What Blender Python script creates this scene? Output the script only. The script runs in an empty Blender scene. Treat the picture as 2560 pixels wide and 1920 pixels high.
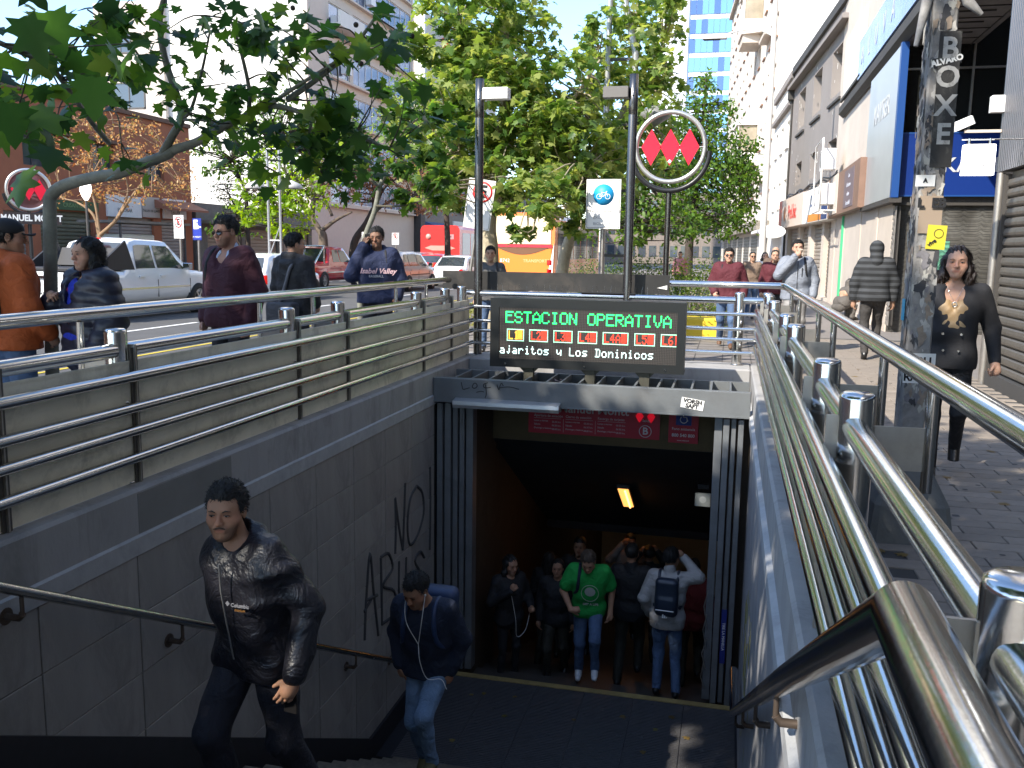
import bpy, math, random
import numpy as np
from mathutils import Vector, Matrix, Euler
R = math.radians
PI = math.pi
sc = bpy.context.scene
COL = sc.collection
rnd = random.Random(7)
nrng = np.random.default_rng(11)

# ---------------------------------------------------------------- camera
cam = bpy.data.objects.new('camera', bpy.data.cameras.new('camera'))
COL.objects.link(cam)
cam.data.sensor_width = 36
cam.data.lens = 36 * 2250 / 2560
cam.data.clip_start = 0.05
cam.data.clip_end = 2000
CAMLOC = Vector((0, 0, 1.6))
CAMROT = (Matrix.Rotation(R(13.42486), 3, 'Z') @ Matrix.Rotation(PI / 2 - R(8.49794), 3, 'X') @ Matrix.Rotation(R(0.85937), 3, 'Z'))
cam.matrix_world = Matrix.Translation(CAMLOC) @ CAMROT.to_4x4()
sc.camera = cam

# ---------------------------------------------------------------- sky, sun, exposure
SUN_EL, SUN_AZ = R(40), R(215)       # azimuth clockwise from +y : the sun stands behind and to the left of the camera
w = bpy.data.worlds.new('World'); sc.world = w; w.use_nodes = True
nt = w.node_tree; nt.nodes.clear()
sky = nt.nodes.new('ShaderNodeTexSky'); sky.sky_type = 'NISHITA'; sky.sun_disc = False
sky.sun_elevation = SUN_EL; sky.sun_rotation = SUN_AZ
sky.air_density = 1.0; sky.dust_density = .5; sky.ozone_density = 3.5
bg = nt.nodes.new('ShaderNodeBackground'); bg.inputs['Strength'].default_value = 0.145
wo = nt.nodes.new('ShaderNodeOutputWorld')
nt.links.new(sky.outputs[0], bg.inputs[0]); nt.links.new(bg.outputs[0], wo.inputs[0])
sun = bpy.data.objects.new('sun', bpy.data.lights.new('sun', 'SUN'))
sun.data.energy = 3.1; sun.data.angle = R(0.53); sun.data.color = (1, 0.93, 0.82)
SUNDIR = Vector((math.sin(SUN_AZ) * math.cos(SUN_EL), math.cos(SUN_AZ) * math.cos(SUN_EL), math.sin(SUN_EL)))
sun.rotation_euler = SUNDIR.to_track_quat('Z', 'Y').to_euler()
COL.objects.link(sun)
sc.view_settings.view_transform = 'Standard'; sc.view_settings.look = 'None'
sc.view_settings.gamma = 1; sc.view_settings.use_curve_mapping = False
sc.view_settings.exposure = 1.55
sc.cycles.max_bounces = 8; sc.cycles.diffuse_bounces = 4; sc.cycles.glossy_bounces = 4
sc.cycles.transmission_bounces = 6; sc.cycles.transparent_max_bounces = 8

# ---------------------------------------------------------------- helpers
def ray(u, v):
    """direction through the photograph's pixel (2560 x 1920)"""
    return CAMROT @ Vector(((u - 1280) / 2250, -(v - 960) / 2250, -1))
def at(u, v, y):
    d = ray(u, v); return CAMLOC + d * (y / d.y)
def atx(u, v, x):
    d = ray(u, v); return CAMLOC + d * (x / d.x)

class MB:
    def __init__(s): s.v = []; s.f = []; s.sm = []; s.mi = []; s.m = 0
    def add(s, vs, fs, smooth=False):
        b = len(s.v); s.v += [tuple(p) for p in vs]
        for f in fs: s.f.append(tuple(i + b for i in f)); s.sm.append(smooth); s.mi.append(s.m)
        return s
    def box(s, x0, x1, y0, y1, z0, z1):
        v = [(x, y, z) for z in (z0, z1) for y in (y0, y1) for x in (x0, x1)]
        return s.add(v, [(0, 2, 3, 1), (4, 5, 7, 6), (0, 1, 5, 4), (2, 6, 7, 3), (0, 4, 6, 2), (1, 3, 7, 5)])
    def bbox(s, x0, x1, y0, y1, z0, z1, b=.01):
        """box with chamfered vertical and top edges"""
        o = [(x0 + b, y0), (x1 - b, y0), (x1, y0 + b), (x1, y1 - b), (x1 - b, y1), (x0 + b, y1), (x0, y1 - b), (x0, y0 + b)]
        i = [(x0 + 2 * b, y0 + b), (x1 - 2 * b, y0 + b), (x1 - b, y0 + 2 * b), (x1 - b, y1 - 2 * b), (x1 - 2 * b, y1 - b), (x0 + 2 * b, y1 - b), (x0 + b, y1 - 2 * b), (x0 + b, y0 + 2 * b)]
        v = [(x, y, z0) for x, y in o] + [(x, y, z1 - b) for x, y in o] + [(x, y, z1) for x, y in i]
        f = [tuple(range(7, -1, -1)), tuple(range(16, 24))]
        for k in range(8):
            j = (k + 1) % 8; f += [(k, j, 8 + j, 8 + k), (8 + k, 8 + j, 16 + j, 16 + k)]
        return s.add(v, f)
    def obox(s, c, size, rot=None, b=0):
        c = Vector(c); h = [q / 2 for q in size]; t = MB()
        if b: t.bbox(-h[0], h[0], -h[1], h[1], -h[2], h[2], b)
        else: t.box(-h[0], h[0], -h[1], h[1], -h[2], h[2])
        M3 = rot if rot is not None else Matrix.Identity(3)
        if isinstance(M3, (tuple, list)): M3 = Euler(M3).to_matrix()
        return s.add([c + M3 @ Vector(p) for p in t.v], t.f)
    def ring(s, p, t, r, n, up=None):
        t = Vector(t).normalized(); a = Vector((0, 0, 1)) if abs(t.z) < .9 else Vector((0, 1, 0))
        e1 = t.cross(a).normalized(); e2 = t.cross(e1)
        return [Vector(p) + (e1 * math.cos(2 * PI * k / n) + e2 * math.sin(2 * PI * k / n)) * r for k in range(n)]
    def cyl(s, p0, p1, r0, r1=None, n=12, caps=True):
        r1 = r0 if r1 is None else r1
        t = Vector(p1) - Vector(p0); a = s.ring(p0, t, r0, n); b = s.ring(p1, t, r1, n)
        s.add(a + b, [(k, (k + 1) % n, n + (k + 1) % n, n + k) for k in range(n)], True)
        if caps: s.add(a, [tuple(range(n - 1, -1, -1))]); s.add(b, [tuple(range(n))])
        return s
    def tube(s, pts, rad, n=10, caps=True, closed=False):
        pts = [Vector(p) for p in pts]; m = len(pts)
        if not hasattr(rad, '__len__'): rad = [rad] * m
        rings = []; e1 = None
        for i, p in enumerate(pts):
            if closed: t = pts[(i + 1) % m] - pts[i - 1]
            else: t = pts[min(i + 1, m - 1)] - pts[max(i - 1, 0)]
            t.normalize()
            if e1 is None: a = Vector((0, 0, 1)) if abs(t.z) < .9 else Vector((0, 1, 0)); e1 = t.cross(a).normalized()
            else:
                e1 = (e1 - t * e1.dot(t))
                if e1.length < 1e-6: e1 = t.orthogonal()
                e1.normalize()
            e2 = t.cross(e1)
            k_ = 1.0
            if 0 < i < m - 1 or closed:
                d0 = (pts[i] - pts[i - 1]).normalized(); d1 = (pts[(i + 1) % m] - pts[i]).normalized()
                k_ = 1 / max(.5, math.cos(d0.angle(d1, 0) / 2))
            rings.append([p + (e1 * math.cos(2 * PI * k / n) + e2 * math.sin(2 * PI * k / n)) * rad[i] for k in range(n)])
        v = [q for r_ in rings for q in r_]; f = []
        for i in range(m if closed else m - 1):
            j = (i + 1) % m
            for k in range(n): f.append((i * n + k, i * n + (k + 1) % n, j * n + (k + 1) % n, j * n + k))
        s.add(v, f, True)
        if caps and not closed: s.add(rings[0], [tuple(range(n - 1, -1, -1))]); s.add(rings[-1], [tuple(range(n))])
        return s
    def poly(s, pts): return s.add(pts, [tuple(range(len(pts)))])
    def prism(s, pts, d):
        """planar polygon pts extruded by vector d"""
        n = len(pts); d = Vector(d); a = [Vector(p) for p in pts]; b = [p + d for p in a]
        s.add(a + b, [tuple(range(n - 1, -1, -1)), tuple(range(n, 2 * n))] + [(k, (k + 1) % n, n + (k + 1) % n, n + k) for k in range(n)]); return s
    def sphere(s, c, r, nu=12, nv=8):
        if not hasattr(r, '__len__'): r = (r, r, r)
        v = [(c[0], c[1], c[2] + r[2])]
        for i in range(1, nv):
            a = PI * i / nv
            for k in range(nu): q = 2 * PI * k / nu; v.append((c[0] + r[0] * math.sin(a) * math.cos(q), c[1] + r[1] * math.sin(a) * math.sin(q), c[2] + r[2] * math.cos(a)))
        v.append((c[0], c[1], c[2] - r[2])); f = []
        for k in range(nu):
            f.append((0, 1 + k, 1 + (k + 1) % nu)); f.append((len(v) - 1, 1 + (nv - 2) * nu + (k + 1) % nu, 1 + (nv - 2) * nu + k))
            for i in range(nv - 2): a = 1 + i * nu; f.append((a + k, a + nu + k, a + nu + (k + 1) % nu, a + (k + 1) % nu))
        return s.add(v, f, True)
    def lathe(s, prof, c, axis, n=20, smooth=True):
        """prof: (r, h) pairs turned about axis through c"""
        t = Vector(axis).normalized(); a = Vector((0, 0, 1)) if abs(t.z) < .9 else Vector((0, 1, 0))
        e1 = t.cross(a).normalized(); e2 = t.cross(e1); v = []; f = []
        for r, h in prof:
            for k in range(n): v.append(Vector(c) + t * h + (e1 * math.cos(2 * PI * k / n) + e2 * math.sin(2 * PI * k / n)) * r)
        for i in range(len(prof) - 1):
            for k in range(n): f.append((i * n + k, i * n + (k + 1) % n, (i + 1) * n + (k + 1) % n, (i + 1) * n + k))
        return s.add(v, f, smooth)
    def build(s, name, mats, parent=None, loc=None):
        me = bpy.data.meshes.new(name); me.from_pydata(s.v, [], s.f)
        if not isinstance(mats, (list, tuple)): mats = [mats]
        for m in mats: me.materials.append(m)
        me.polygons.foreach_set('use_smooth', s.sm)
        if len(mats) > 1: me.polygons.foreach_set('material_index', s.mi)
        me.update()
        o = bpy.data.objects.new(name, me); COL.objects.link(o)
        if parent is not None: o.parent = parent
        if loc is not None: o.location = loc
        return o

def smooth_tube(pts, k=6):
    """Catmull-Rom through points (tuples of any length)"""
    P = [np.array(p, float) for p in pts]; P = [2 * P[0] - P[1]] + P + [2 * P[-1] - P[-2]]; out = []
    for i in range(1, len(P) - 2):
        for j in range(k):
            t = j / k
            out.append(.5 * ((2 * P[i]) + (-P[i - 1] + P[i + 1]) * t + (2 * P[i - 1] - 5 * P[i] + 4 * P[i + 1] - P[i + 2]) * t * t + (-P[i - 1] + 3 * P[i] - 3 * P[i + 1] + P[i + 2]) * t ** 3))
    out.append(P[-2]); return out

def tag(o, label=None, cat=None, group=None, kind=None):
    if label: o['label'] = label
    if cat: o['category'] = cat
    if group: o['group'] = group
    if kind: o['kind'] = kind
    return o
def thing(name, label, cat, loc=(0, 0, 0), rz=0, group=None):
    o = bpy.data.objects.new(name, None); COL.objects.link(o); o.location = loc; o.rotation_euler = (0, 0, rz)
    o.empty_display_size = .2
    return tag(o, label, cat, group)
def struct(mb, name, m): return tag(mb.build(name, m), kind='structure')
def copy_tree(o, parent=None):
    c = o.copy(); COL.objects.link(c)
    if parent is not None: c.parent = parent
    for ch in list(o.children): copy_tree(ch, c)
    return c

MATS = {}
def mat(name, col, rough=.6, metal=0., var=0., vscale=3., bump=0., bscale=40., rand=0., emit=None, estr=1., dirt=0., dirtcol=(.03, .028, .025), dscale=1.2, spec=None, coat=0., trans=0., alpha=1., stretch=None, wr=0., wrs=7.):
    if name in MATS: return MATS[name]
    m = bpy.data.materials.new(name); m.use_nodes = True; MATS[name] = m
    t = m.node_tree; N = t.nodes; L = t.links; b = N['Principled BSDF']
    b.inputs['Roughness'].default_value = rough; b.inputs['Metallic'].default_value = metal
    if spec is not None: b.inputs['Specular IOR Level'].default_value = spec
    if coat: b.inputs['Coat Weight'].default_value = coat; b.inputs['Coat Roughness'].default_value = .05
    if trans: b.inputs['Transmission Weight'].default_value = trans
    if alpha < 1: b.inputs['Alpha'].default_value = alpha
    c4 = (*col, 1); b.inputs['Base Color'].default_value = c4
    if emit: b.inputs['Emission Color'].default_value = (*emit, 1); b.inputs['Emission Strength'].default_value = estr
    tc = N.new('ShaderNodeTexCoord'); vec = tc.outputs['Object']
    if stretch:
        mp = N.new('ShaderNodeMapping'); mp.inputs['Scale'].default_value = stretch; L.new(vec, mp.inputs[0]); vec = mp.outputs[0]
    cur = None
    if var:
        nz = N.new('ShaderNodeTexNoise'); nz.inputs['Scale'].default_value = vscale; nz.inputs['Detail'].default_value = 6; nz.inputs['Roughness'].default_value = .65
        L.new(vec, nz.inputs['Vector'])
        mr = N.new('ShaderNodeMapRange'); mr.inputs[1].default_value = .3; mr.inputs[2].default_value = .7; mr.inputs[3].default_value = 1 - var; mr.inputs[4].default_value = 1 + var * .6
        L.new(nz.outputs[0], mr.inputs[0])
        mx = N.new('ShaderNodeVectorMath'); mx.operation = 'SCALE'; mx.inputs[0].default_value = col
        L.new(mr.outputs[0], mx.inputs['Scale']); cur = mx.outputs[0]
    if rand:
        oi = N.new('ShaderNodeObjectInfo'); mr = N.new('ShaderNodeMapRange'); mr.inputs[3].default_value = 1 - rand; mr.inputs[4].default_value = 1 + rand
        L.new(oi.outputs['Random'], mr.inputs[0])
        mx = N.new('ShaderNodeVectorMath'); mx.operation = 'SCALE'; mx.inputs[0].default_value = col
        if cur is not None: L.new(cur, mx.inputs[0])
        L.new(mr.outputs[0], mx.inputs['Scale']); cur = mx.outputs[0]
    if dirt:
        nz = N.new('ShaderNodeTexNoise'); nz.inputs['Scale'].default_value = dscale; nz.inputs['Detail'].default_value = 9; nz.inputs['Roughness'].default_value = .72; nz.inputs['Distortion'].default_value = .4
        L.new(vec, nz.inputs['Vector'])
        mr = N.new('ShaderNodeMapRange'); mr.inputs[1].default_value = .5; mr.inputs[2].default_value = .72; mr.inputs[3].default_value = 0; mr.inputs[4].default_value = dirt
        L.new(nz.outputs[0], mr.inputs[0])
        mx = N.new('ShaderNodeMix'); mx.data_type = 'RGBA'; mx.inputs['A'].default_value = c4; mx.inputs['B'].default_value = (*dirtcol, 1)
        if cur is not None: L.new(cur, mx.inputs['A'])
        L.new(mr.outputs[0], mx.inputs['Factor']); cur = mx.outputs['Result']
        rr = N.new('ShaderNodeMapRange'); rr.inputs[3].default_value = rough; rr.inputs[4].default_value = min(1, rough + .35)
        L.new(mr.outputs[0], rr.inputs[0]); L.new(rr.outputs[0], b.inputs['Roughness'])
    if cur is not None: L.new(cur, b.inputs['Base Color'])
    if wr:
        nz = N.new('ShaderNodeTexNoise'); nz.inputs['Scale'].default_value = wrs; nz.inputs['Detail'].default_value = 3; nz.inputs['Distortion'].default_value = 1.6
        L.new(vec, nz.inputs['Vector'])
        bw = N.new('ShaderNodeBump'); bw.inputs['Strength'].default_value = wr; bw.inputs['Distance'].default_value = .05
        L.new(nz.outputs[0], bw.inputs['Height']); L.new(bw.outputs[0], b.inputs['Normal'])
    if bump:
        nz = N.new('ShaderNodeTexNoise'); nz.inputs['Scale'].default_value = bscale; nz.inputs['Detail'].default_value = 5
        L.new(vec, nz.inputs['Vector'])
        bp = N.new('ShaderNodeBump'); bp.inputs['Strength'].default_value = bump; bp.inputs['Distance'].default_value = .01
        if wr: L.new(bw.outputs[0], bp.inputs['Normal'])
        L.new(nz.outputs[0], bp.inputs['Height']); L.new(bp.outputs[0], b.inputs['Normal'])
    return m

def leafmat(name, cols, trans=.45, rough=.45):
    if name in MATS: return MATS[name]
    m = bpy.data.materials.new(name); m.use_nodes = True; MATS[name] = m
    t = m.node_tree; N = t.nodes; L = t.links; N.clear()
    g = N.new('ShaderNodeNewGeometry'); oi = N.new('ShaderNodeObjectInfo')
    ad = N.new('ShaderNodeMath'); ad.operation = 'ADD'; L.new(g.outputs['Random Per Island'], ad.inputs[0]); L.new(oi.outputs['Random'], ad.inputs[1])
    fr = N.new('ShaderNodeMath'); fr.operation = 'FRACT'; L.new(ad.outputs[0], fr.inputs[0])
    cr = N.new('ShaderNodeValToRGB'); e = cr.color_ramp.elements
    for i, c in enumerate(cols):
        if i < 2: e[i].position = i / (len(cols) - 1); e[i].color = (*c, 1)
        else: q = e.new(i / (len(cols) - 1)); q.color = (*c, 1)
    if len(cols) > 2:
        for i, c in enumerate(cols): e[i].position = i / (len(cols) - 1); e[i].color = (*c, 1)
    L.new(fr.outputs[0], cr.inputs[0])
    p = N.new('ShaderNodeBsdfPrincipled'); p.inputs['Roughness'].default_value = rough; p.inputs['Specular IOR Level'].default_value = .35
    L.new(cr.outputs[0], p.inputs['Base Color'])
    tr = N.new('ShaderNodeBsdfTranslucent'); hs = N.new('ShaderNodeHueSaturation'); hs.inputs['Value'].default_value = 2.2; hs.inputs['Saturation'].default_value = 1.15; hs.inputs['Hue'].default_value = .48
    L.new(cr.outputs[0], hs.inputs['Color']); L.new(hs.outputs[0], tr.inputs[0])
    mx = N.new('ShaderNodeMixShader'); mx.inputs[0].default_value = trans
    o = N.new('ShaderNodeOutputMaterial'); L.new(p.outputs[0], mx.inputs[1]); L.new(tr.outputs[0], mx.inputs[2]); L.new(mx.outputs[0], o.inputs[0])
    return m

def text(body, size, loc, rz, m, parent, name='lettering', ext=.002, align='CENTER', squash=1., rx=PI / 2, shear=0., bold=0., ry=0.):
    cu = bpy.data.curves.new(name, 'FONT'); cu.body = body; cu.size = size; cu.align_x = align; cu.align_y = 'CENTER'; cu.extrude = ext; cu.shear = shear; cu.offset = bold
    cu.resolution_u = 3
    tmp = bpy.data.objects.new('tmp_text', cu); COL.objects.link(tmp)
    dg = bpy.context.evaluated_depsgraph_get()
    me = bpy.data.meshes.new_from_object(tmp.evaluated_get(dg))
    bpy.data.objects.remove(tmp); me.name = name
    me.materials.clear(); me.materials.append(m)
    o = bpy.data.objects.new(name, me); COL.objects.link(o)
    if parent is not None: o.parent = parent
    o.location = loc; o.rotation_euler = (rx, ry, rz); o.scale = (squash, 1, 1)
    return o

# ---------------------------------------------------------------- shared materials
steel = mat('polished_steel', (.62, .61, .59), .16, 1., bump=.03, bscale=60, dirt=.12, dirtcol=(.25, .22, .18), dscale=7)
steel_plate = mat('brushed_plate', (.42, .39, .35), .42, .85, var=.15, vscale=5, dirt=.25, dirtcol=(.12, .1, .08), dscale=4)
panel_grey = mat('grimy_panel', (.78, .74, .6), .5, 0, var=.12, vscale=2.5, dirt=.5, dirtcol=(.1, .09, .07), dscale=2.6, stretch=(1, 1, 1))
concrete_grey = mat('painted_concrete', (.32, .315, .31), .8, 0, var=.14, vscale=2.5, bump=.25, bscale=50, dirt=.6, dirtcol=(.13, .125, .12), dscale=3, stretch=(1, 1, .35))
concrete_light = mat('pale_chamfer', (.38, .385, .39), .8, 0, var=.15, vscale=6, bump=.25, bscale=60, dirt=.35, dirtcol=(.13, .13, .13), dscale=3)
tile_dark = mat('wall_tile', (.3, .285, .268), .5, 0, var=.12, vscale=5, bump=.1, bscale=90, rand=.08, dirt=.6, dirtcol=(.1, .095, .09), dscale=3, stretch=(1, 1, .3))
joint_dark = mat('tile_joint', (.05, .05, .05), .9)
black_rubber = mat('black_rubber', (.022, .022, .026), .55, 0, var=.2, vscale=9)
beam_paint = mat('grey_beam_paint', (.135, .145, .15), .6, .1, var=.12, vscale=4, bump=.12, bscale=25, dirt=.4, dirtcol=(.12, .11, .1), dscale=2.2)
jamb_paint = mat('gate_grey_paint', (.2, .21, .22), .45, .4, var=.15, vscale=4, dirt=.3, dscale=3)
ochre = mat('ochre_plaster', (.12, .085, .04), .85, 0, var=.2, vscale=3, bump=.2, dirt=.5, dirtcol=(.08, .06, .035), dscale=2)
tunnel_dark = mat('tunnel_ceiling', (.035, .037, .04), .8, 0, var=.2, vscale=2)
paver_m = mat('paver_stone', (.26, .22, .18), .8, 0, var=.14, vscale=9, bump=.3, bscale=70, rand=.12, dirt=.3, dirtcol=(.06, .058, .055), dscale=.9)
sidewalk_m = mat('sidewalk_base', (.2, .18, .165), .88, 0, var=.12, vscale=6, bump=.3, bscale=60, dirt=.3, dirtcol=(.1, .09, .085), dscale=.8)
asphalt = mat('asphalt', (.085, .083, .08), .85, 0, var=.16, vscale=1.2, bump=.35, bscale=120, dirt=.35, dirtcol=(.05, .05, .05), dscale=.4)
white_paint = mat('white_paint', (.78, .77, .74), .6, var=.06, vscale=5)
black_paint = mat('black_paint', (.014, .014, .016), .4, var=.2, vscale=5)
glass_dark = mat('dark_glass', (.02, .025, .03), .06, 0, spec=.9)
window_glass = mat('window_glass', (.09, .11, .13), .05, .35)
red_sign = mat('red_sign', (.42, .012, .03), .4)
yellow_paint = mat('yellow_paint', (.6, .45, .03), .6, dirt=.4, dscale=4)

# ================================================================ ground, stairwell
g = MB()
for a in ((-7.4, -4.05, -40, 140), (-4.05, .75, -40, 1.3), (-4.05, .75, 12.75, 140), (.75, 3.2, -40, 140), (3.2, 60, -40, 140)):
    g.box(a[0], a[1], a[2], a[3], -.35, 0)
struct(g, 'sidewalk', sidewalk_m)
g = MB().box(-7.55, -7.4, -40, 140, -.35, .01); k_ = struct(g, 'kerb', concrete_light)
struct(MB().box(-24, -7.55, -40, 300, -.4, -.13), 'road', asphalt)
struct(MB().box(-24.15, -24, -40, 300, -.4, .0), 'far_kerb', concrete_light)
struct(MB().box(-60, -24.15, -40, 300, -.4, -.01), 'far_sidewalk', sidewalk_m)
struct(MB().box(-700, 700, 140, 1400, -1.4, -.45).box(-700, -60, -300, 140, -1.4, -.45).box(60, 700, -300, 140, -1.4, -.45).box(-60, 60, -300, -40, -1.4, -.45), 'ground', asphalt)
# lane lines
g = MB()
for x in (-11.6, -15.4, -19.4):
    y = -20
    while y < 130:
        g.box(x - .06, x + .06, y, y + (3 if x > -19 else 6), -.126, -.122); y += 7
g.box(-8.0, -7.88, -20, 130, -.126, -.122)
struct(g, 'lane_marking', white_paint)
struct(MB().box(-8.95, -8.87, -20, 130, -.126, -.122), 'bus_lane_line', yellow_paint)

# pavers of the right pavement (the nearest 300 are pieces, the rest one mesh)
pv = MB().bbox(-.2, .2, -.069, .069, -.02, .012, .004)
first = None; far = MB(); n_p = 0
for j in range(100):
    y = 3.4 + j * .146
    off = .2 if j % 2 else 0
    for i in range(7):
        x0 = .78 + i * .408 - off; c = x0 + .2
        if c < .9 or c > 3.0: 
            if c < .8 or c > 3.2: continue
        if n_p < 300:
            if first is None: o = pv.build('paver', paver_m); first = o
            else: o = first.copy(); COL.objects.link(o)
            o.location = (c, y, rnd.uniform(-.0015, .0015)); o.rotation_euler = (rnd.uniform(-.006, .006), rnd.uniform(-.004, .004), 0)
            o['kind'] = 'structure'; n_p += 1
        else:
            far.bbox(c - .2, c + .2, y - .069, y + .069, -.02, .012, .004)
tag(far.build('paving', paver_m), kind='stuff')
PAVERS = [o for o in COL.objects if o.name.startswith('paver')]
pav = struct(MB().box(.76, 3.19, 1.4, 18.2, -.03, .0035), 'pavement', mat('paver_joint', (.07, .065, .06), .95))
for o in PAVERS: o.parent = pav; del o['kind']
# pavement slabs beyond the stairwell: thin joints
g = MB()
for j in range(70):
    y = 13.2 + j * .42
    g.box(-7.3, .74, y, y + .012, .001, .004)
for i in range(19):
    g.box(-7.2 + i * .42, -7.188 + i * .42, 12.8, 42, .001, .0055)
struct(g, 'paving_joints', mat('paver_joint', (.07, .065, .06), .95))
# stone manhole slab
o = MB().bbox(1.05, 1.75, 7.9, 8.5, 0, .02, .006).build('manhole_cover', mat('manhole', (.09, .09, .09), .8, var=.2)); tag(o, 'square dark cover slab set in the pavement near the railing', 'cover')

# stairwell walls
WX0, WX1, WY1 = -3.5, .33, 12.02
def curb():
    m = MB()
    m.bbox(-4.05, WX0, -3, 12.75, -.3, .1, .02)
    m.bbox(WX1, .75, -3, 12.75, -.3, .1, .02)
    m.bbox(WX0 + .002, WX1 - .002, WY1, 12.75, -.3, .098, .02)
    return m
struct(curb(), 'stairwell_kerb', concrete_grey)
struct(MB().box(-3.72, WX0 - .004, -3, 12.02, -6, -.302).box(-3.62, WX0 + .005, -3, 12.02, -.3, -.28), 'left_wall', concrete_grey)
# pale sloped band at the foot of the kerb
m = MB().prism([(WX0, -3, -.19), (WX0 + .02, -3, -.2), (WX0 + .02, -3, -.31), (WX0, -3, -.31)], (0, 15.0, 0)); struct(m, 'left_wall_band', concrete_light)
m = MB().prism([(WX1, -3, -.23), (WX1, -3, -.36), (WX1 - .035, -3, -.36), (WX1 - .035, -3, -.25)], (0, 15.0, 0)); struct(m, 'right_wall_band', concrete_light)
rw = struct(MB().box(WX1, .6, -3, 12.02, -6, -.302), 'right_wall', mat('right_wall_plaster', (.3, .3, .31), .75, var=.12, vscale=3, bump=.2, bscale=30, dirt=.45, dirtcol=(.13, .13, .135), dscale=1.3, stretch=(1, 1, .35)))
# yellow scrapes on the right wall
m = MB()
for k in range(26):
    y = rnd.gauss(8.6, .5); z = rnd.gauss(-2.1, .45); h = rnd.uniform(.1, .5); w_ = rnd.uniform(.006, .03)
    m.box(WX1 - .0015 - k * .0001, WX1, y, y + w_, z - h, z)
m.build('paint_scrape', mat('yellow_scrape', (.32, .29, .05), .8, var=.3, vscale=12), rw)
# left wall tiles : each a piece
lw = bpy.data.objects['left_wall']
first = None
for r_ in range(12):
    z1 = -.315 - r_ * .385
    for c_ in range(-3, 9):
        y0 = 3.02 + c_ * .83 + (0 if True else 0); y1 = y0 + .822
        if y0 > 10.6: continue
        zst = .0 - (y1 - 1.585) * .556 if y1 < 8.416 else -3.8
        if z1 < zst - .3: continue
        if first is None: first = MB().bbox(0, .014, 0, .822, -.377, 0, .003).build('tile', tile_dark, lw); o = first
        else: o = first.copy(); COL.objects.link(o)
        o.location = (WX0 - .002 + rnd.uniform(-.001, .001), y0, z1 if z1 < -.34 else z1)
struct(MB().box(WX0 - .003, WX0, -3, 11.4, -5, -.312), 'left_wall_grout', joint_dark)
MB().box(WX0 - .01, WX0 + .003, 4.72, 5.8, -.185, .07).build('repainted_patch', mat('dark_repaint', (.2, .2, .19), .85, var=.1), lw)

# stairs: 23 risers of 0.165 down to the landing
stairs = thing('staircase', 'dark entrance stairs going down beside the tiled wall to the landing', 'stairs')
tread_m = mat('tread_rubber', (.08, .07, .06), .6, var=.25, vscale=12, dirt=.4, dirtcol=(.1, .09, .08), dscale=5)
rib_m = mat('tread_rib', (.2, .17, .13), .45, .5, var=.3, vscale=14)
st = MB().box(WX0 + .24, WX1 - .02, 0, .31, -.6, 0)
for k in range(5): st.box(WX0 + .26, WX1 - .04, .02 + k * .035, .035 + k * .035, 0, .006)
f_ = None
for k in range(23):
    yy = 1.585 + k * .297; zz = -(k + 1) * .1652
    if f_ is None: f_ = o = st.build('step', tread_m, stairs); 
    else: o = f_.copy(); COL.objects.link(o)
    o.location = (0, yy, zz - .0)
    if k == 0: nb = MB().box(WX0 + .245, WX1 - .025, 0.25, .306, .001, .007).box(WX0 + .245, WX1 - .025, 0.17, .2, .001, .007).box(WX0 + .245, WX1 - .025, 0.09, .12, .001, .007).build('nosing', rib_m, o)
    else: q = nb.copy(); COL.objects.link(q); q.parent = o
struct(MB().box(WX0, WX1, -6, 1.585, -.6, -.001), 'top_landing', paver_m)
# dark stringers
m = MB().prism([(WX0 + .016, 1.2, -3), (WX0 + .016, 1.2, .26), (WX0 + .016, 1.585, .22), (WX0 + .016, 8.3, -3.55), (WX0 + .016, 10.45, -3.56), (WX0 + .016, 10.45, -5)], (.03, 0, 0)); m.build('stringer', black_rubber, stairs)
m = MB().box(WX0 + .02, WX0 + .3, 8.42, 10.45, -4.2, -3.81); m.build('gutter', black_rubber, stairs)

# landing: ribbed black mat tiles, yellow edge
landing = struct(MB().box(WX0, WX1, 8.414, 10.5, -4.6, -3.815), 'landing', black_rubber)
rib = mat('mat_rubber', (.075, .073, .075), .34, 0, var=.2, vscale=10)
mt = MB().box(0, .594, 0, 1.97, -.012, -.004)
for k in range(60): mt.box(.004, .59, .01 + k * .0328, .024 + k * .0328, -.004, .002)
f_ = None
for k in range(6):
    if f_ is None: f_ = o = mt.build('ribbed_mat', rib, landing)
    else: o = f_.copy(); COL.objects.link(o)
    o.location = (-3.29 + k * .6, 8.42, -3.8)
m = MB()
for k in range(3): m.box(WX0 + .3, WX1 - .02, 10.395 + k * .034, 10.422 + k * .034, -3.815, -3.795)
m.build('edge_strip', mat('yellow_edge', (.33, .24, .09), .7, var=.25, vscale=6, dirt=.4, dscale=3), landing)
# ================================================================ railings
PYL = [-.6, .45, 1.6, 3.75, 4.84, 7.08, 8.12, 10.38, 11.52]
PYR = [-.6, .45, 1.58, 3.62, 4.76, 7.04, 8.22, 10.5, 11.9]
ZT = [.27, .45, .59, .79]
left_railing = thing('railing', 'steel railing with grey metal infill panels along the left side of the stairwell', 'railing', (-3.69, 0, .1))
right_railing = thing('railing', 'polished steel railing along the right side of the stairwell beside the pavement', 'railing', (.5, 0, .1))
back_railing = thing('railing', 'steel railing closing the far end of the stairwell behind the display', 'railing', (-1.6, 12.48, .1))
def at_parent(o, par): o.location = o.location - par.location; return o
post = MB(); post.lathe([(.068, 0), (.068, .955), (.064, .972), (.05, .98), (.0, .982)], (0, 0, 0), (0, 0, 1), 24)
post.lathe([(.0, .001), (.085, .001), (.085, .012), (.07, .014)], (0, 0, 0), (0, 0, 1), 20)
pm = None
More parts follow.
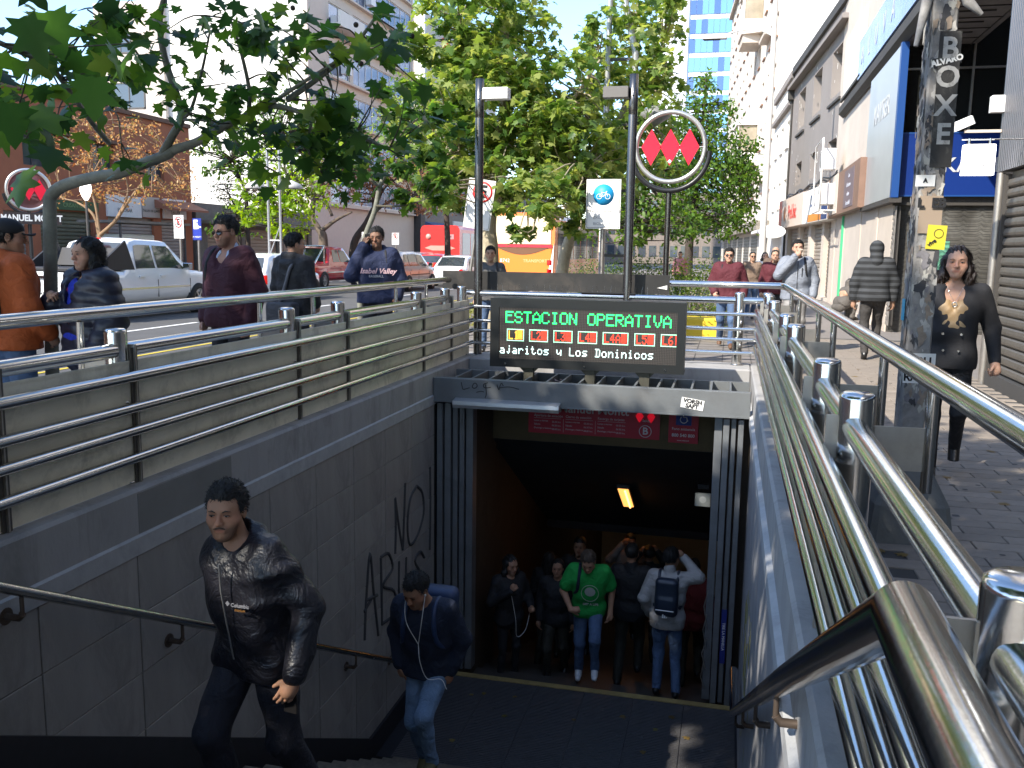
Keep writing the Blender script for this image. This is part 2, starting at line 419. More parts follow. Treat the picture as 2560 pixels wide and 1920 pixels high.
def put_post(x, y, par, hs=1):
    global pm
    if pm is None: o = post.build('post', steel, par); pm = o
    else: o = pm.copy(); COL.objects.link(o); o.parent = par
    o.location = (x - par.location.x, y - par.location.y, .1 - par.location.z); return o
first = {}
def cp(key, mk, par, loc):
    if key not in first: o = mk(); first[key] = o
    else: o = first[key].copy(); COL.objects.link(o)
    o.parent = par; o.location = Vector(loc) - par.location; return o
for side, par, px, s, PY, ZS in (('l', left_railing, -3.69, 1, PYL, [.275, .447, .592, .788]), ('r', right_railing, .5, -1, PYR, [.36, .553, .685, .838])):
    PT = .775 if side == 'l' else .7
    for i, y in enumerate(PY):
        put_post(px, y, par)
        # bracket plates and the small upright that carries the outer handrail (s=+1: well side is +x)
        cp('plate' + side, lambda: MB().box(*sorted((s * .05, s * .106)), -.005, .005, 0, .88).build('bracket_plate', steel_plate), par, (px, y + .045, .1))
        cp('arm' + side, lambda: MB().box(*sorted((-s * .05, -s * .25)), -.004, .004, 0, .17).build('bracket_plate', steel_plate), par, (px, y + .02, .78))
        cp('up', lambda: MB().cyl((0, 0, 0), (0, 0, .41), .0225, n=14).build('handrail_upright', steel), par, (px - s * .27, y + .02, .70))
        cp('bolt' + side, lambda: MB().sphere((s * .066, -.02, 0), (.018, .02, .018), 10, 6).build('bolt', steel), par, (px, y, .62))
        y2 = PY[i + 1] if i + 1 < len(PY) else 12.4
        if side == 'l': cp('bar', lambda: MB().box(.078, .09, -.03, .035, 0, .86).build('flat_bar', mat('dark_bar', (.13, .12, .11), .45, .8, dirt=.3)), par, (px, y + .045, .1))
        if i + 1 < len(PY):
            MB().cyl((px - par.location.x + s * .012, y + .05, .845), (px - par.location.x + s * .012, y2 - .05, .845), .046, n=20).build('top_rail', steel, par)
        MB().box(*sorted((s * .07, s * .076)), y + .055, y2 + .035, .004, PT).box(*sorted((s * .068, s * .08)), y + .055, y2 + .035, PT - .01, PT + .005).build('infill_panel', panel_grey if side == 'l' else steel_plate, par)
    xr = px + s * .128 - par.location.x
    for k, z in enumerate(ZS):
        MB().tube([(xr, -1.5, z - .1), (xr, 12.25, z - .1), (xr - s * .0, 12.4, z - .1)], (.0285 if k == 3 else .0265) * 1.23, n=16).build('rail', steel, par)
        m = MB()
        for y in PY[:]:
            for dy in (-.16, .2): m.sphere((xr + s * .028, y + dy, z - .1), .006, 8, 5)
        m.build('rivets', steel, par)
MB().tube([(-.29, -1.5, 1.053), (-.29, 12.6, 1.053)], .045, n=20).build('handrail', steel, left_railing)
MB().tube([(.252, -1.5, 1.05), (.252, 12.72, 1.05), (.17, 12.9, 1.062), (-.9, 12.92, 1.062), (-1.5, 12.92, 1.062)], .0445, n=20).build('handrail', steel, right_railing)
# far railing
for x in (.14,):
    put_post(x, 12.48, back_railing)
put_post(.5, 12.48, back_railing); put_post(-3.69, 12.3, back_railing)
MB().tube([(-2.1, 0, .87), (2.05, 0, .87)], .046, n=18).build('top_rail', steel, back_railing)
for z in ZT: MB().tube([(-2.02, -.08, z - .1), (2.0, -.08, z - .1)], .025, n=12).build('rail', steel, back_railing)
m = MB()
for k in range(38):
    x = -1.7 + k * .085
    a = rnd.uniform(-.03, .03); m.cyl((x, 0, .91), (x + a, rnd.uniform(-.03, .03), 1.02), .0016, n=4)
m.build('bird_spikes', steel, back_railing)
MB().box(-.4, .35, -.045, .01, .915, .93).build('spike_base', black_paint, back_railing)
bb = MB().box(-4.1, -.81, 12.70, 12.73, 1.015, 1.28).box(-3.42, -3.40, 12.695, 12.70, 1.015, 1.28).build('board', mat('black_board', (.02, .019, .018), .5, var=.3, vscale=4, dirt=.4, dirtcol=(.1, .08, .06), dscale=2.5))
tag(bb, 'long narrow black board fixed along the top of the far railing', 'board')
m = MB().prism([(-.98, 12.694, 1.10), (-.84, 12.694, 1.14), (-.84, 12.694, 1.08)], (0, -.003, 0)); m.build('paper_scrap', white_paint, bb)
# tall tubular poles behind the display
def lamp_pole(x, label, box):
    t = thing('lamp_pole', label, 'pole', (x, 12.48, .1), 0, 'tubular poles behind the display')
    MB().lathe([(.06, 0), (.06, 3.3), (.057, 3.31), (.061, 3.32), (.061, 3.83), (.0, 3.84)], (0, 0, 0), (0, 0, 1), 20).build('pole', mat('dark_steel', (.16, .155, .15), .25, .95, dirt=.2, dscale=4), t)
    MB().sphere((0, -.06, 3.55), .012, 8, 6).build('bolt', black_paint, t)
    if box > 0: MB().bbox(.06, .42, -.09, .09, 3.55, 3.7, .008).build('lamp_head', white_paint, t)
    else: MB().bbox(-.4, -.06, -.09, .09, 3.53, 3.67, .008).build('lamp_head', mat('grey_lamp_box', (.17, .16, .15), .5, .3), t)
lamp_pole(-3.5, 'tubular steel pole with a white rectangular lamp on its right side', 1)
lamp_pole(-1.37, 'tubular steel pole with a grey box on its left side above the display', -1)

# ================================================================ stair handrails
def wall_handrail(name, label, pts, rad, br, sx):
    t = thing(name, label, 'handrail', pts[0])
    o = MB().tube([Vector(p) - t.location for p in pts], rad, n=28).build('rail', steel if rad > .04 else mat('worn_steel', (.5, .49, .47), .2, 1., dirt=.3, dirtcol=(.1, .08, .07), dscale=6), t)
    for p in br:
        q = Vector(p) - t.location
        MB().cyl(q, q + Vector((0, 0, -.1)), .011, n=10).tube([q + Vector((0, 0, -.09)), q + Vector((sx * .02, 0, -.115)), q + Vector((sx * .1, 0, -.115))], .018, n=10).cyl(q + Vector((sx * .098, 0, -.115)), q + Vector((sx * .108, 0, -.115)), .045, n=16).build('bracket', mat('rusty_bracket', (.12, .09, .07), .5, .6, dirt=.6, dirtcol=(.1, .045, .02), dscale=12), t)
zl = lambda y: -.085 - .534 * (y - 3.534)
wall_handrail('handrail', 'round steel handrail fixed to the tiled left wall of the stairs', [(-3.38, .8, zl(.8)), (-3.38, 8.66, zl(8.66)), (-3.38, 9.35, zl(8.66)), (-3.38, 10.2, zl(8.66))], .028,
              [(-3.38, y, zl(y) - .03) for y in (2.2, 3.62, 4.95, 6.3, 7.75)] + [(-3.38, 8.9, zl(8.66) - .02)], -1)
zr = lambda y: 1.135 - .546 * (y - 1.24)
wall_handrail('handrail', 'thick bent steel handrail in the lower right foreground running down the right wall', [(.25, -1.2, 1.125), (.25, .2, 1.125), (.25, 1.24, 1.125), (.245, 2.9, zr(2.9)), (.25, 8.66, zr(8.66)), (.25, 9.6, zr(8.66))], .044,
              [(.25, y, zr(y) - .03) for y in (3.35, 4.75, 6.4, 8.0)], 1)

# ================================================================ gate beam, grille and display
beam = thing('entrance_beam', 'grey painted steel beam with a grille of bars spanning over the underground entrance', 'beam', (-1.6, 10.5, 0))
L = lambda x, y, z: (x + 1.6, y - 10.5, z)
MB().bbox(-1.89, 1.9, -.06, .04, -.262, .03, .006).box(-1.89, 1.9, -.085, -.06, -.267, -.255).build('front_beam', beam_paint, beam)
MB().box(-1.87, 1.9, .84, .9, -.25, .02).build('rear_beam', beam_paint, beam)
f_ = None
for k in range(16):
    x = -1.66 + k * .222
    if k in (5, 11): x += .05
    if f_ is None: f_ = o = MB().box(-.012, .012, .04, .84, -.13, .022).build('bar', beam_paint, beam)
    else: o = f_.copy(); COL.objects.link(o)
    o.location = (x, 0, 0)
MB().box(-1.87, 1.9, .04, 1.5, -.255, -.24).build('tray', mat('litter_tray', (.07, .065, .06), .9, var=.4, vscale=9), beam)
m = MB()
for p, r_ in (((-.42, .5, -.12), .1), ((.0, .4, -.16), .07), ((-1.3, .5, -.2), .09)):
    for q in range(5): m.obox((p[0] + rnd.uniform(-.06, .06), p[1] + rnd.uniform(-.06, .06), p[2] + rnd.uniform(0, .1)), (r_, r_ * .8, .006), (rnd.uniform(-1, 1), rnd.uniform(-1, 1), rnd.uniform(0, 3)))
m.build('litter', mat('litter_paper', (.45, .36, .36), .9, var=.2), beam)
# scrawl on the beam
def strokes(name, lines, fn, rad, m, par):
    g_ = MB()
    for ln in lines:
        p = smooth_tube([tuple(fn(*q)) for q in ln], 4) if len(ln) > 2 else [fn(*q) for q in ln]
        g_.tube([Vector(q) for q in p], rad, n=6)
    o = g_.build(name, m); o.parent = par; o.location = -par.location
    return o
ink = mat('spray_ink', (.012, .012, .014), .7)
zg = lambda x, y: (1060 + x / 2.633, 870 + y / 2.633)
fb = lambda x, y: at(*zg(x, y), 10.4385)
strokes('scrawl', [[(245, 225), (250, 250), (258, 272), (300, 262)], [(325, 235), (318, 258), (335, 265), (350, 250), (340, 232), (325, 235)], [(420, 228), (392, 240), (400, 262), (440, 258)], [(405, 240), (410, 300), (402, 328)],
        [(345, 292), (375, 285), (395, 290)], [(480, 240), (492, 275), (500, 250), (510, 232), (522, 250)], [(500, 262), (560, 256), (625, 272)]], fb, .005, ink, beam)
o = MB().box(-.13, .13, 0, .003, -.06, .06).build('sticker', white_paint, beam); o.location = (1.6 - .35, -.0875 + .02, -.13); o.rotation_euler = (0, R(8), 0)
text('VORSH', .066, (0, -.002, .026), 0, ink, o, 'lettering', .001, bold=.003); text('SAFT', .066, (0, -.002, -.03), 0, ink, o, 'lettering', .001, bold=.003)
# fluorescent housing hanging under the beam
fx = MB().box(-3.2, -1.89, 10.33, 10.43, -.30, -.275)
fx.prism([(-3.2, 10.30, -.225), (-3.2, 10.44, -.205), (-3.2, 10.44, -.275), (-3.2, 10.31, -.31), (-3.2, 10.295, -.27)], (1.31, 0, 0))
o = fx.build('lamp_housing', mat('aluminium', (.55, .56, .57), .35, .7, var=.1, stretch=(.5, 8, 8))); tag(o, 'long aluminium strip lamp housing under the left half of the beam', 'lamp')

# LED display
disp = thing('led_display', 'black led display board above the entrance reading estacion operativa', 'display', (-1.69, 11.0, .14))
DX, DZ = 1.205, .86
MB().bbox(-DX, DX, -.08, .16, 0, DZ, .012).build('housing', mat('display_housing', (.02, .022, .022), .45, var=.2), disp)
fr = MB()
for a in ((-DX, DX, .0, .105), (-DX, DX, .745, DZ), (-DX, -1.09, .105, .745), (1.105, DX, .105, .745)): fr.box(a[0], a[1], -.095, -.08, a[2], a[3])
fr.build('frame', mat('display_frame', (.012, .013, .013), .35), disp)
MB().box(-1.09, 1.105, -.0835, -.0805, .105, .745).build('screen', mat('led_screen', (.035, .03, .026), .4, emit=(.05, .043, .038), estr=.35), disp)
m = MB()
for k in range(110): m.box(-1.088 + k * .01995, -1.083 + k * .01995, -.0845, -.0838, .106, .744)
for k in range(33): m.box(-1.089, 1.104, -.0852, -.0848, .107 + k * .01995, .1105 + k * .01995)
m.build('led_grid', mat('led_grid', (.01, .009, .008), .5), disp)
for x in (-1.0, 0, .98): MB().cyl((x, -.11, .045), (x, -.095, .045), .012, n=10).build('screw', steel, disp)
F57 = {'E': '1f101e1010101f', 'S': '0e11100e01110e', 'T': '1f040404040404', 'A': '040a11111f1111', 'C': '0e11101010110e', 'I': '0e04040404040e', 'O': '0e11111111110e', 'N': '11191915131311',
       'P': '1e11111e101010', 'R': '1e11111e141211', 'V': '111111110a0a04', 'a': '00000e010f110f', 'j': '02000202020a04', 'r': '00001619101010', 'i': '04000c0404040e', 't': '08081c08080906', 'o': '00000e1111110e',
       's': '00000f100e011e', 'y': '00001111130d01', 'L': '1010101010101f', 'D': '1e09090909091e', 'm': '00001a15151515', 'n': '00001619111111', 'c': '00000e1110110e', '1': '040c040404040e', '2': '0e11010204081f',
       '3': '1f01020601110e', '4': '02060a121f0202', '5': '1f101e0101110e', '6': '0608101e11110e', ' ': '00000000000000'}
def dots(txt, x0, z0, px_, pz_, adv, g_, r_, serif=False):
    for i, ch in enumerate(txt):
        rows = [int(F57[ch][2 * k:2 * k + 2], 16) for k in range(7)]
        for rr, bits in enumerate(rows):
            for cc in range(5):
                if bits >> (4 - cc) & 1:
                    x = x0 + i * adv + cc * px_; z = z0 + (6 - rr) * pz_
                    g_.box(x - r_, x + r_, -.088, -.0855, z - r_ * 1.1, z + r_ * 1.1)
                    if serif:
                        g_.box(x + px_ / 2 - r_ * .6, x + px_ / 2 + r_ * .6, -.088, -.0855, z - r_, z + r_) if cc < 4 and bits >> (3 - cc) & 1 else None
green_led = mat('green_led', (.02, .3, .06), .5, emit=(.02, .9, .16), estr=1.4)
white_led = mat('white_led', (.4, .4, .4), .5, emit=(.62, .95, .9), estr=1.0)
red_led = mat('red_led', (.3, .02, .01), .5, emit=(1, .05, .02), estr=1.1)
amber_led = mat('amber_led', (.3, .15, .01), .5, emit=(1, .5, .05), estr=1.1)
cyan_led = mat('cyan_led', (.2, .4, .3), .5, emit=(.45, .95, .6), estr=1.0)
m = MB(); dots('ESTACION OPERATIVA', -1.0, .565, .0205, .021, .1145, m, .0082, True); m.build('top_line', green_led, disp)
m = MB(); dots('ajaritos y Los Dominicos'.replace('mi', 'ni'), -1.075, .175, .0125, .0148, .0805, m, .0056); m.build('bottom_line', white_led, disp)
xs = -.985
for lab, w_ in (('L1', .225), ('L2', .245), ('L3', .245), ('L4', .245), ('L4A', .325), ('L5', .255), ('L6', .27)):
    b_ = MB(); z0, z1 = .335, .475
    n_ = int(w_ / .0135)
    for k in range(n_ + 1):
        x = xs + k * w_ / n_ * .93
        for z in (z0, z1): b_.box(x - .0045, x + .0045, -.088, -.0855, z - .0048, z + .0048)
    for k in range(1, 10):
        for x in (xs, xs + w_ * .93): b_.box(x - .0045, x + .0045, -.088, -.0855, z0 + k * .014 - .0045, z0 + k * .014 + .0045)
    b_.build('line_box', cyan_led, disp)
    t_ = MB(); dots(lab, xs + .025, .358, .0105, .0155, .068, t_, .0058); t_.build('line_code', amber_led if lab == 'L1' else red_led, disp)
    q_ = MB(); x1 = xs + w_ * .93 - .02
    for a in range(6):
        for c_ in range(8): q_.box(x1 - a * .0115 - .0042, x1 - a * .0115 + .0042, -.088, -.0855, .353 + c_ * .0145, .362 + c_ * .0145)
    q_.build('line_block', amber_led if lab == 'L1' else red_led, disp)
    xs += w_ + .075 * .55 + .02
for x in (-.72, .06, .73):
    t_ = MB().box(x - .06, x + .06, -.03, .07, -.2, 0).prism([(x - .13, 0, -.0), (x + .13, 0, 0), (x + .06, 0, -.07), (x - .06, 0, -.07)], (0, .04, 0)); t_.build('support', mat('bracket_olive', (.09, .085, .065), .5, .5), disp)

# gate jambs
gate = thing('gate_frame', 'tall grey painted steel gate frame with folded panels at the foot of the stairs', 'gate', (-1.6, 10.6, -3.8))
for x0, x1, y0, y1 in ((-3.46, -3.39, 10.5, 10.6), (-3.37, -3.29, 10.53, 10.62), (-3.27, -3.21, 10.56, 10.66), (-3.19, -3.13, 10.58, 10.68), (-3.11, -3.02, 10.6, 10.78), (-.09, -.0, 10.6, 10.78), (.01, .08, 10.52, 10.64), (.1, .155, 10.56, 10.62), (.18, .24, 10.5, 10.6)):
    MB().bbox(x0 + 1.6, x1 + 1.6, y0 - 10.6, y1 - 10.6, 0, 3.5, .004).build('gate_post', jamb_paint, gate)

# bent bars at the gate edge
m = MB(); 
for k in range(4): m.tube([(1.53 + rnd.uniform(-.02, .02), -.03, 1.4 - k * .3), (1.49, -.05, 1.2 - k * .3), (1.54, -.02, .9 - k * .25)], .007, n=6)
m.build('bent_bar', steel_plate, gate)
o = MB().box(-.03, .03, -.004, 0, -.34, .34).build('blue_label', mat('label_blue', (.02, .03, .2), .5)); tag(o, 'narrow dark blue vertical label stuck on the right gate post', 'label'); o.location = (.13, 10.545, -2.95)
text('TIRE LA MANILLA', .045, (0, -.006, 0), 0, white_paint, o, rx=PI / 2, ry=R(90))

# ================================================================ lower passage
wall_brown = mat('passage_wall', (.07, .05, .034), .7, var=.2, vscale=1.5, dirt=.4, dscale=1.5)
beige = mat('passage_beige', (.5, .4, .25), .6, var=.12, vscale=2)
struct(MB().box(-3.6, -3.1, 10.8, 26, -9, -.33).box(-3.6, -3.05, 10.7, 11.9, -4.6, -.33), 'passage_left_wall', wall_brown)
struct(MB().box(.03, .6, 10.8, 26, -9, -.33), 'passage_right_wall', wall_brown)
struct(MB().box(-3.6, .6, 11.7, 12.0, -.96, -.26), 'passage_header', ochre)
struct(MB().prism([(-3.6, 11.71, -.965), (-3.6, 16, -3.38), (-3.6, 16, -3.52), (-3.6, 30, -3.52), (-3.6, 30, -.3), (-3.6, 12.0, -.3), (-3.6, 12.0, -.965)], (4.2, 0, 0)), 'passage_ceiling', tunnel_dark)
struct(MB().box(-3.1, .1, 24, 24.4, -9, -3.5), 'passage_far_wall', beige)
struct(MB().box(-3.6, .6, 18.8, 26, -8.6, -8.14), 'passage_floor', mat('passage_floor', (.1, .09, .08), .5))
ls = thing('staircase', 'lower flight of dark steps going down inside the passage', 'stairs', (0, 10.5, -3.8))
f_ = None
for k in range(29):
    if f_ is None: f_ = o = MB().box(-3.1, .05, 0, .48, -.5, 0).build('step', mat('lower_step', (.06, .052, .045), .5, var=.2), ls)
    else: o = f_.copy(); COL.objects.link(o)
    o.location = (0, k * .45, -.15 * (k + 1))
def ceil_lamp(y, x, label, col, s_, zz=None):
    t = thing('strip_lamp', label, 'lamp', (x, y, -.965 - (y - 11.71) * .563 - .02 if zz is None else zz))
    a = -math.atan(.563) if zz is None else 0
    Rm = Matrix.Rotation(a, 3, 'X')
    MB().obox((0, 0, -.02), (.2, 1.15, .06), Rm).build('housing', mat('lamp_housing_dark', (.08, .07, .06), .5), t)
    MB().obox(Rm @ Vector((0, 0, -.055)), (.16, 1.1, .012), Rm).build('diffuser', mat('diffuser_' + str(s_), (.3, .15, .05), .5, emit=col, estr=s_ * (.3 if zz is None else .3)), t)
    MB().cyl(Rm @ Vector((.03, -.52, -.075)), Rm @ Vector((.03, .52, -.075)), .014, n=10).build('tube', mat('tube_' + str(s_), (.8, .5, .3), .5, emit=col, estr=s_ * (1.2 if zz is None else 1.0)), t)
ceil_lamp(13.9, -1.43, 'lit orange strip lamp on the dark sloping passage ceiling', (1, .42, .1), 2.2)
ceil_lamp(20.5, -1.2, 'warm strip lamp on the far passage ceiling', (1, .72, .45), 4, -3.56)
o = thing('emergency_light', 'small square frosted light hanging by the right gate post', 'lamp', (-.2, 11.55, -1.55))
MB().bbox(-.1, .1, -.03, .03, -.09, .08, .01).build('box', mat('frosted_box', (.4, .42, .4), .3, alpha=1), o); MB().box(-.07, .07, -.04, .03, .14, .2).build('mount', black_paint, o)
MB().lathe([(.0, -.034), (.02, -.038), (.045, -.034)], (0, 0, 0), (0, 1, 0), 14).build('bulb', mat('bulb_glass', (.6, .62, .6), .2), o)

# red station signs on the header
s1 = thing('station_sign', 'long dark red station sign above the passage reading manuel montt with opening hours', 'sign', (-1.67, 11.66, -.62))
MB().box(-.875, .875, 0, .03, -.215, .25).build('panel', red_sign, s1)
wp = mat('sign_white', (.62, .6, .6), .5)
text('Manuel Montt', .165, (.0, -.004, .135), 0, wp, s1, bold=.002)
for i, h_ in enumerate(('Apertura de estación', 'Cierre de estación', 'Recarga de tarjetas')):
    x = -.80 + i * .43
    text(h_, .046, (x, -.004, .025), 0, wp, s1, align='LEFT')
    MB().box(x, x + .37, -.003, 0, -.012, -.009).build('rule', wp, s1)
    if i: MB().box(x - .03, x - .027, -.003, 0, -.19, -.01).build('divider', wp, s1)
    for j, (d_, t_) in enumerate((('Lunes a viernes', '05:35 hrs.'), ('Sábado', '06:30 hrs.'), ('Domingo y festivos', '08:00 hrs.'))):
        text(d_, .031, (x, -.004, -.045 - j * .05), 0, wp, s1, align='LEFT'); text(t_, .031, (x + .37, -.004, -.055 - j * .05), 0, wp, s1, align='RIGHT')
MB().lathe([(.073, -.004), (.082, -.004), (.082, 0), (.073, 0)], (.69, 0, -.11), (0, 1, 0), 28).build('letter_ring', wp, s1)
text('B', .13, (.69, -.004, -.11), 0, wp, s1, bold=.003); text('Salida', .045, (.7, -.004, .03), 0, wp, s1)
bright_red = mat('bright_red', (.75, .01, .03), .4, emit=(.5, 0, .01), estr=.25)
for x in (.61, .76): MB().prism([(x, -.004, .16), (x + .055, -.004, .09), (x, -.004, .0), (x - .055, -.004, .09)], (0, .003, 0)).build('diamond', bright_red, s1)
s2 = thing('help_sign', 'small red sign with a blue wheelchair symbol and phone number beside the long sign', 'sign', (-.49, 11.66, -.62))
MB().box(-.19, .19, 0, .03, -.235, .25).build('panel', red_sign, s2)
MB().box(-.1, .1, -.004, 0, .0, .24).build('symbol_panel', mat('symbol_blue', (.01, .03, .22), .5), s2)
wc = MB(); wc.tube([(.0 + .045 * math.cos(a), -.006, .075 + .045 * math.sin(a)) for a in [R(130 + k * 22) for k in range(12)]], .006, n=6).sphere((-.01, -.006, .19), .014, 8, 6).tube([(-.01, -.006, .165), (-.005, -.006, .11), (.035, -.006, .105), (.05, -.006, .055)], .007, n=6).tube([(-.008, -.006, .145), (.028, -.006, .142)], .005, n=6)
wc.build('wheelchair_symbol', wp, s2)
text('Fono asistencia', .048, (0, -.004, -.05), 0, wp, s2); text('800 540 800', .058, (0, -.004, -.135), 0, wp, s2, bold=.001); text('www.metro.cl', .026, (0, -.004, -.2), 0, wp, s2)

# spray graffiti on the left wall
z6 = lambda x, y: (900 + x / 2.127, 1130 + y / 2.127)
fw = lambda x, y: atx(*z6(x, y), -3.487)
spray = mat('spray_grey', (.05, .05, .052), .9)
strokes('graffiti', [[(185, 540), (188, 400), (185, 245)], [(185, 245), (205, 400), (225, 520)], [(225, 520), (232, 350), (238, 165)],
        [(300, 180), (265, 250), (250, 380), (262, 490), (300, 450), (335, 330), (330, 220), (300, 180)], [(370, 80), (372, 300), (368, 520)],
        [(22, 1000), (30, 800), (50, 540), (70, 740), (95, 975)], [(30, 790), (90, 760)], [(115, 920), (112, 720), (108, 560)], [(108, 560), (150, 540), (170, 620), (120, 710), (180, 740), (190, 850), (115, 915)],
        [(205, 580), (205, 740), (225, 800), (240, 700), (243, 560)], [(340, 560), (318, 530), (290, 580), (320, 640), (330, 690), (300, 730)], [(20, 850), (60, 780)]], fw, .019, spray, bpy.data.objects['left_wall'])
# ================================================================ buildings
def wall_holes(mb, x0, x1, s0, s1, z0, z1, holes):
    """wall slab x0..x1 thick, running s0..s1 along y, with rectangular openings (sa, sb, za, zb)"""
    zs = sorted({z0, z1} | {z for h in holes for z in (h[2], h[3]) if z0 < z < z1})
    for a, b in zip(zs, zs[1:]):
        hs = sorted((h[0], h[1]) for h in holes if h[2] < b - 1e-6 and h[3] > a + 1e-6); c = s0
        for p, q in hs:
            if p > c: mb.box(x0, x1, c, p, a, b)
            c = max(c, q)
        if c < s1: mb.box(x0, x1, c, s1, a, b)
    return mb
WINS = {}
def window(par, x, sa, sb, za, zb, depth, frame_m, pane_m, div=1, sill=None, s=1, hdiv=0):
    """s=+1: facade looks to -x (building on the right); s=-1: facade looks to +x; built in the parent's frame"""
    key = (round(sb - sa, 3), round(zb - za, 3), depth, frame_m.name, pane_m.name, div, s, sill is not None, hdiv)
    if key not in WINS:
        w_, h_ = sb - sa, zb - za; t = .05; m = MB(); xd = s * depth
        xx = sorted((xd - s * .04, xd + s * .03))
        m.box(*xx, 0, t, 0, h_).box(*xx, w_ - t, w_, 0, h_).box(*xx, t, w_ - t, 0, t).box(*xx, t, w_ - t, h_ - t, h_)
        for k in range(1, div + 0): c = w_ * k / div; m.box(*xx, c - t / 2, c + t / 2, t, h_ - t)
        for k in range(1, hdiv + 1): c = h_ * k / (hdiv + 1); m.box(*xx, t, w_ - t, c - t / 2, c + t / 2)
        if sill is not None: m.box(*sorted((-s * .1, s * .06)), -.06, w_ + .06, -.1, -.02)
        o = m.build('window', frame_m, par)
        p = MB().box(*sorted((xd, xd + s * .01)), t, w_ - t, t, h_ - t).build('pane', pane_m, o)
        WINS[key] = (o, p)
    else:
        a, b = WINS[key]; o = a.copy(); COL.objects.link(o); o.parent = par
        p = b.copy(); COL.objects.link(p); p.parent = o
    o.location = (x, sa, za); return o
cream = mat('cream_render', (.55, .48, .41), .85, var=.08, vscale=1, bump=.15, dirt=.25, dirtcol=(.3, .26, .22), dscale=.4)
white_wall = mat('white_render', (.72, .69, .63), .85, var=.05, vscale=.6, dirt=.2, dirtcol=(.5, .46, .42), dscale=.3)
grey_render = mat('warm_grey_render', (.23, .205, .19), .85, var=.06, vscale=.8, bump=.15, dirt=.25, dirtcol=(.3, .27, .25), dscale=1.2)
dark_trim = mat('dark_trim', (.05, .045, .04), .7, var=.2)
frame_dark = mat('window_frame_dark', (.07, .065, .06), .5)
frame_white = mat('window_frame_white', (.7, .68, .65), .5)
curtain = mat('curtained_pane', (.6, .57, .5), .25, var=.2, vscale=3)
orange_brick = mat('terracotta_render', (.36, .125, .06), .85, var=.12, vscale=1.2, bump=.2, dirt=.3, dirtcol=(.2, .08, .05), dscale=.7)
shutter_m = mat('shutter_metal', (.16, .145, .125), .42, .5, var=.12, vscale=3, rand=.08, dirt=.3, dscale=3)
shutter_pale = mat('shutter_pale', (.36, .31, .26), .5, .3, var=.12, vscale=3, dirt=.3, dscale=3)
corrug = mat('corrugated_grey', (.14, .14, .155), .4, .6, var=.12, vscale=3)
blue_sign = mat('blue_sign', (.008, .03, .17), .3)
blue_edge = mat('blue_edge', (.012, .06, .22), .4)

def shutter(par, x, s0, s1, z0, z1, m, pitch=.11, s=1, name='shutter', xface=True):
    """roller shutter; each slat a rounded strip"""
    base = None; n = int((z1 - z0) / pitch)
    holder = MB().box(*sorted((x + s * .05, x + s * .06)), s0, s1, z0, z1).build(name, m, par)
    for k in range(min(n, 60)):
        if base is None:
            h = pitch; pr = [(0, .012), (-.022, .03), (-.026, h * .5), (-.018, h - .02), (0, h - .004), (.01, h - .004), (.01, .012)]
            g_ = MB().prism([(x + s * .03 + s * q[0], s0 + .01, q[1]) for q in pr], (0, s1 - s0 - .02, 0))
            base = o = g_.build('slat', m, holder)
        else: o = base.copy(); COL.objects.link(o)
        o.location = (0, 0, z0 + k * pitch)
    return holder

# ---- near dark building on the right
b0 = thing('shop_building', 'dark corrugated shop front with a closed brown roller shutter at the right edge', 'building', (3.2, 6, 0))
m = MB().box(.25, 8, -26, 6.58, 0, 12).box(0, .25, 6.3, 6.58, 0, 2.6)
m.build('wall', dark_trim, b0)
m = MB()
for k in range(300): m.prism([(-.0, 6.6 - k * .075, 0), (-.03, 6.585 - k * .075, 0), (-.03, 6.545 - k * .075, 0), (0, 6.53 - k * .075, 0)], (0, 0, 6))
o = m.build('cladding', corrug, b0, (0, 0, 2.64)); o['kind'] = 'stuff'
MB().box(0, .25, -18, 6.6, 2.64, 8.6).build('fascia', corrug, b0)
shutter(b0, .02, -6, 6.28, 0.18, 2.62, shutter_m, .118)
MB().box(-.03, .2, -18, 6.3, 0, .18).build('threshold', mat('dark_stone', (.05, .05, .05), .6), b0)
MB().cyl((-.02, 6.42, 0), (-.02, 6.42, 2.62), .05, n=12).build('pilaster', steel_plate, b0)
o = thing('security_camera', 'white bullet security camera on a beige arm', 'camera', (3.05, 12.55, 3.2))
MB().obox((-.33, 0, .03), (.26, .11, .11), (0, R(-24), R(10)), .012).build('camera_body', white_paint, o); MB().box(-.3, .12, -.02, .02, -.08, -.045).build('arm', cream, o); MB().cyl((-.44, 0, -.03), (-.455, 0, -.035), .045, n=12).build('lens', glass_dark, o)
o = MB().bbox(-.08, .08, -.06, .06, 0, .2, .01).build('junction_box', white_paint); o.location = (3.1, 12.55, 3.36); tag(o, 'small white junction box on the building corner above the security camera', 'box')
# lit sign box B
o = thing('light_box_sign', 'glowing white square sign hanging from a thin rail with a small letter B', 'sign', (2.69, 11.5, 2.52))
MB().bbox(-.165, .165, -.06, .06, 0, .34, .006).build('box', mat('lit_white', (.8, .8, .8), .4, emit=(1, .98, .94), estr=2.2), o)
MB().cyl((-.19, 0, .4), (.5, 0, .4), .008, n=8).cyl((-.11, 0, .34), (-.11, 0, .41), .016, n=8).cyl((.11, 0, .34), (.11, 0, .41), .016, n=8).build('rail', steel, o)
text('B', .1, (.06, -.063, .1), 0, mat('pale_grey_print', (.12, .12, .13), .6), o, bold=.001)

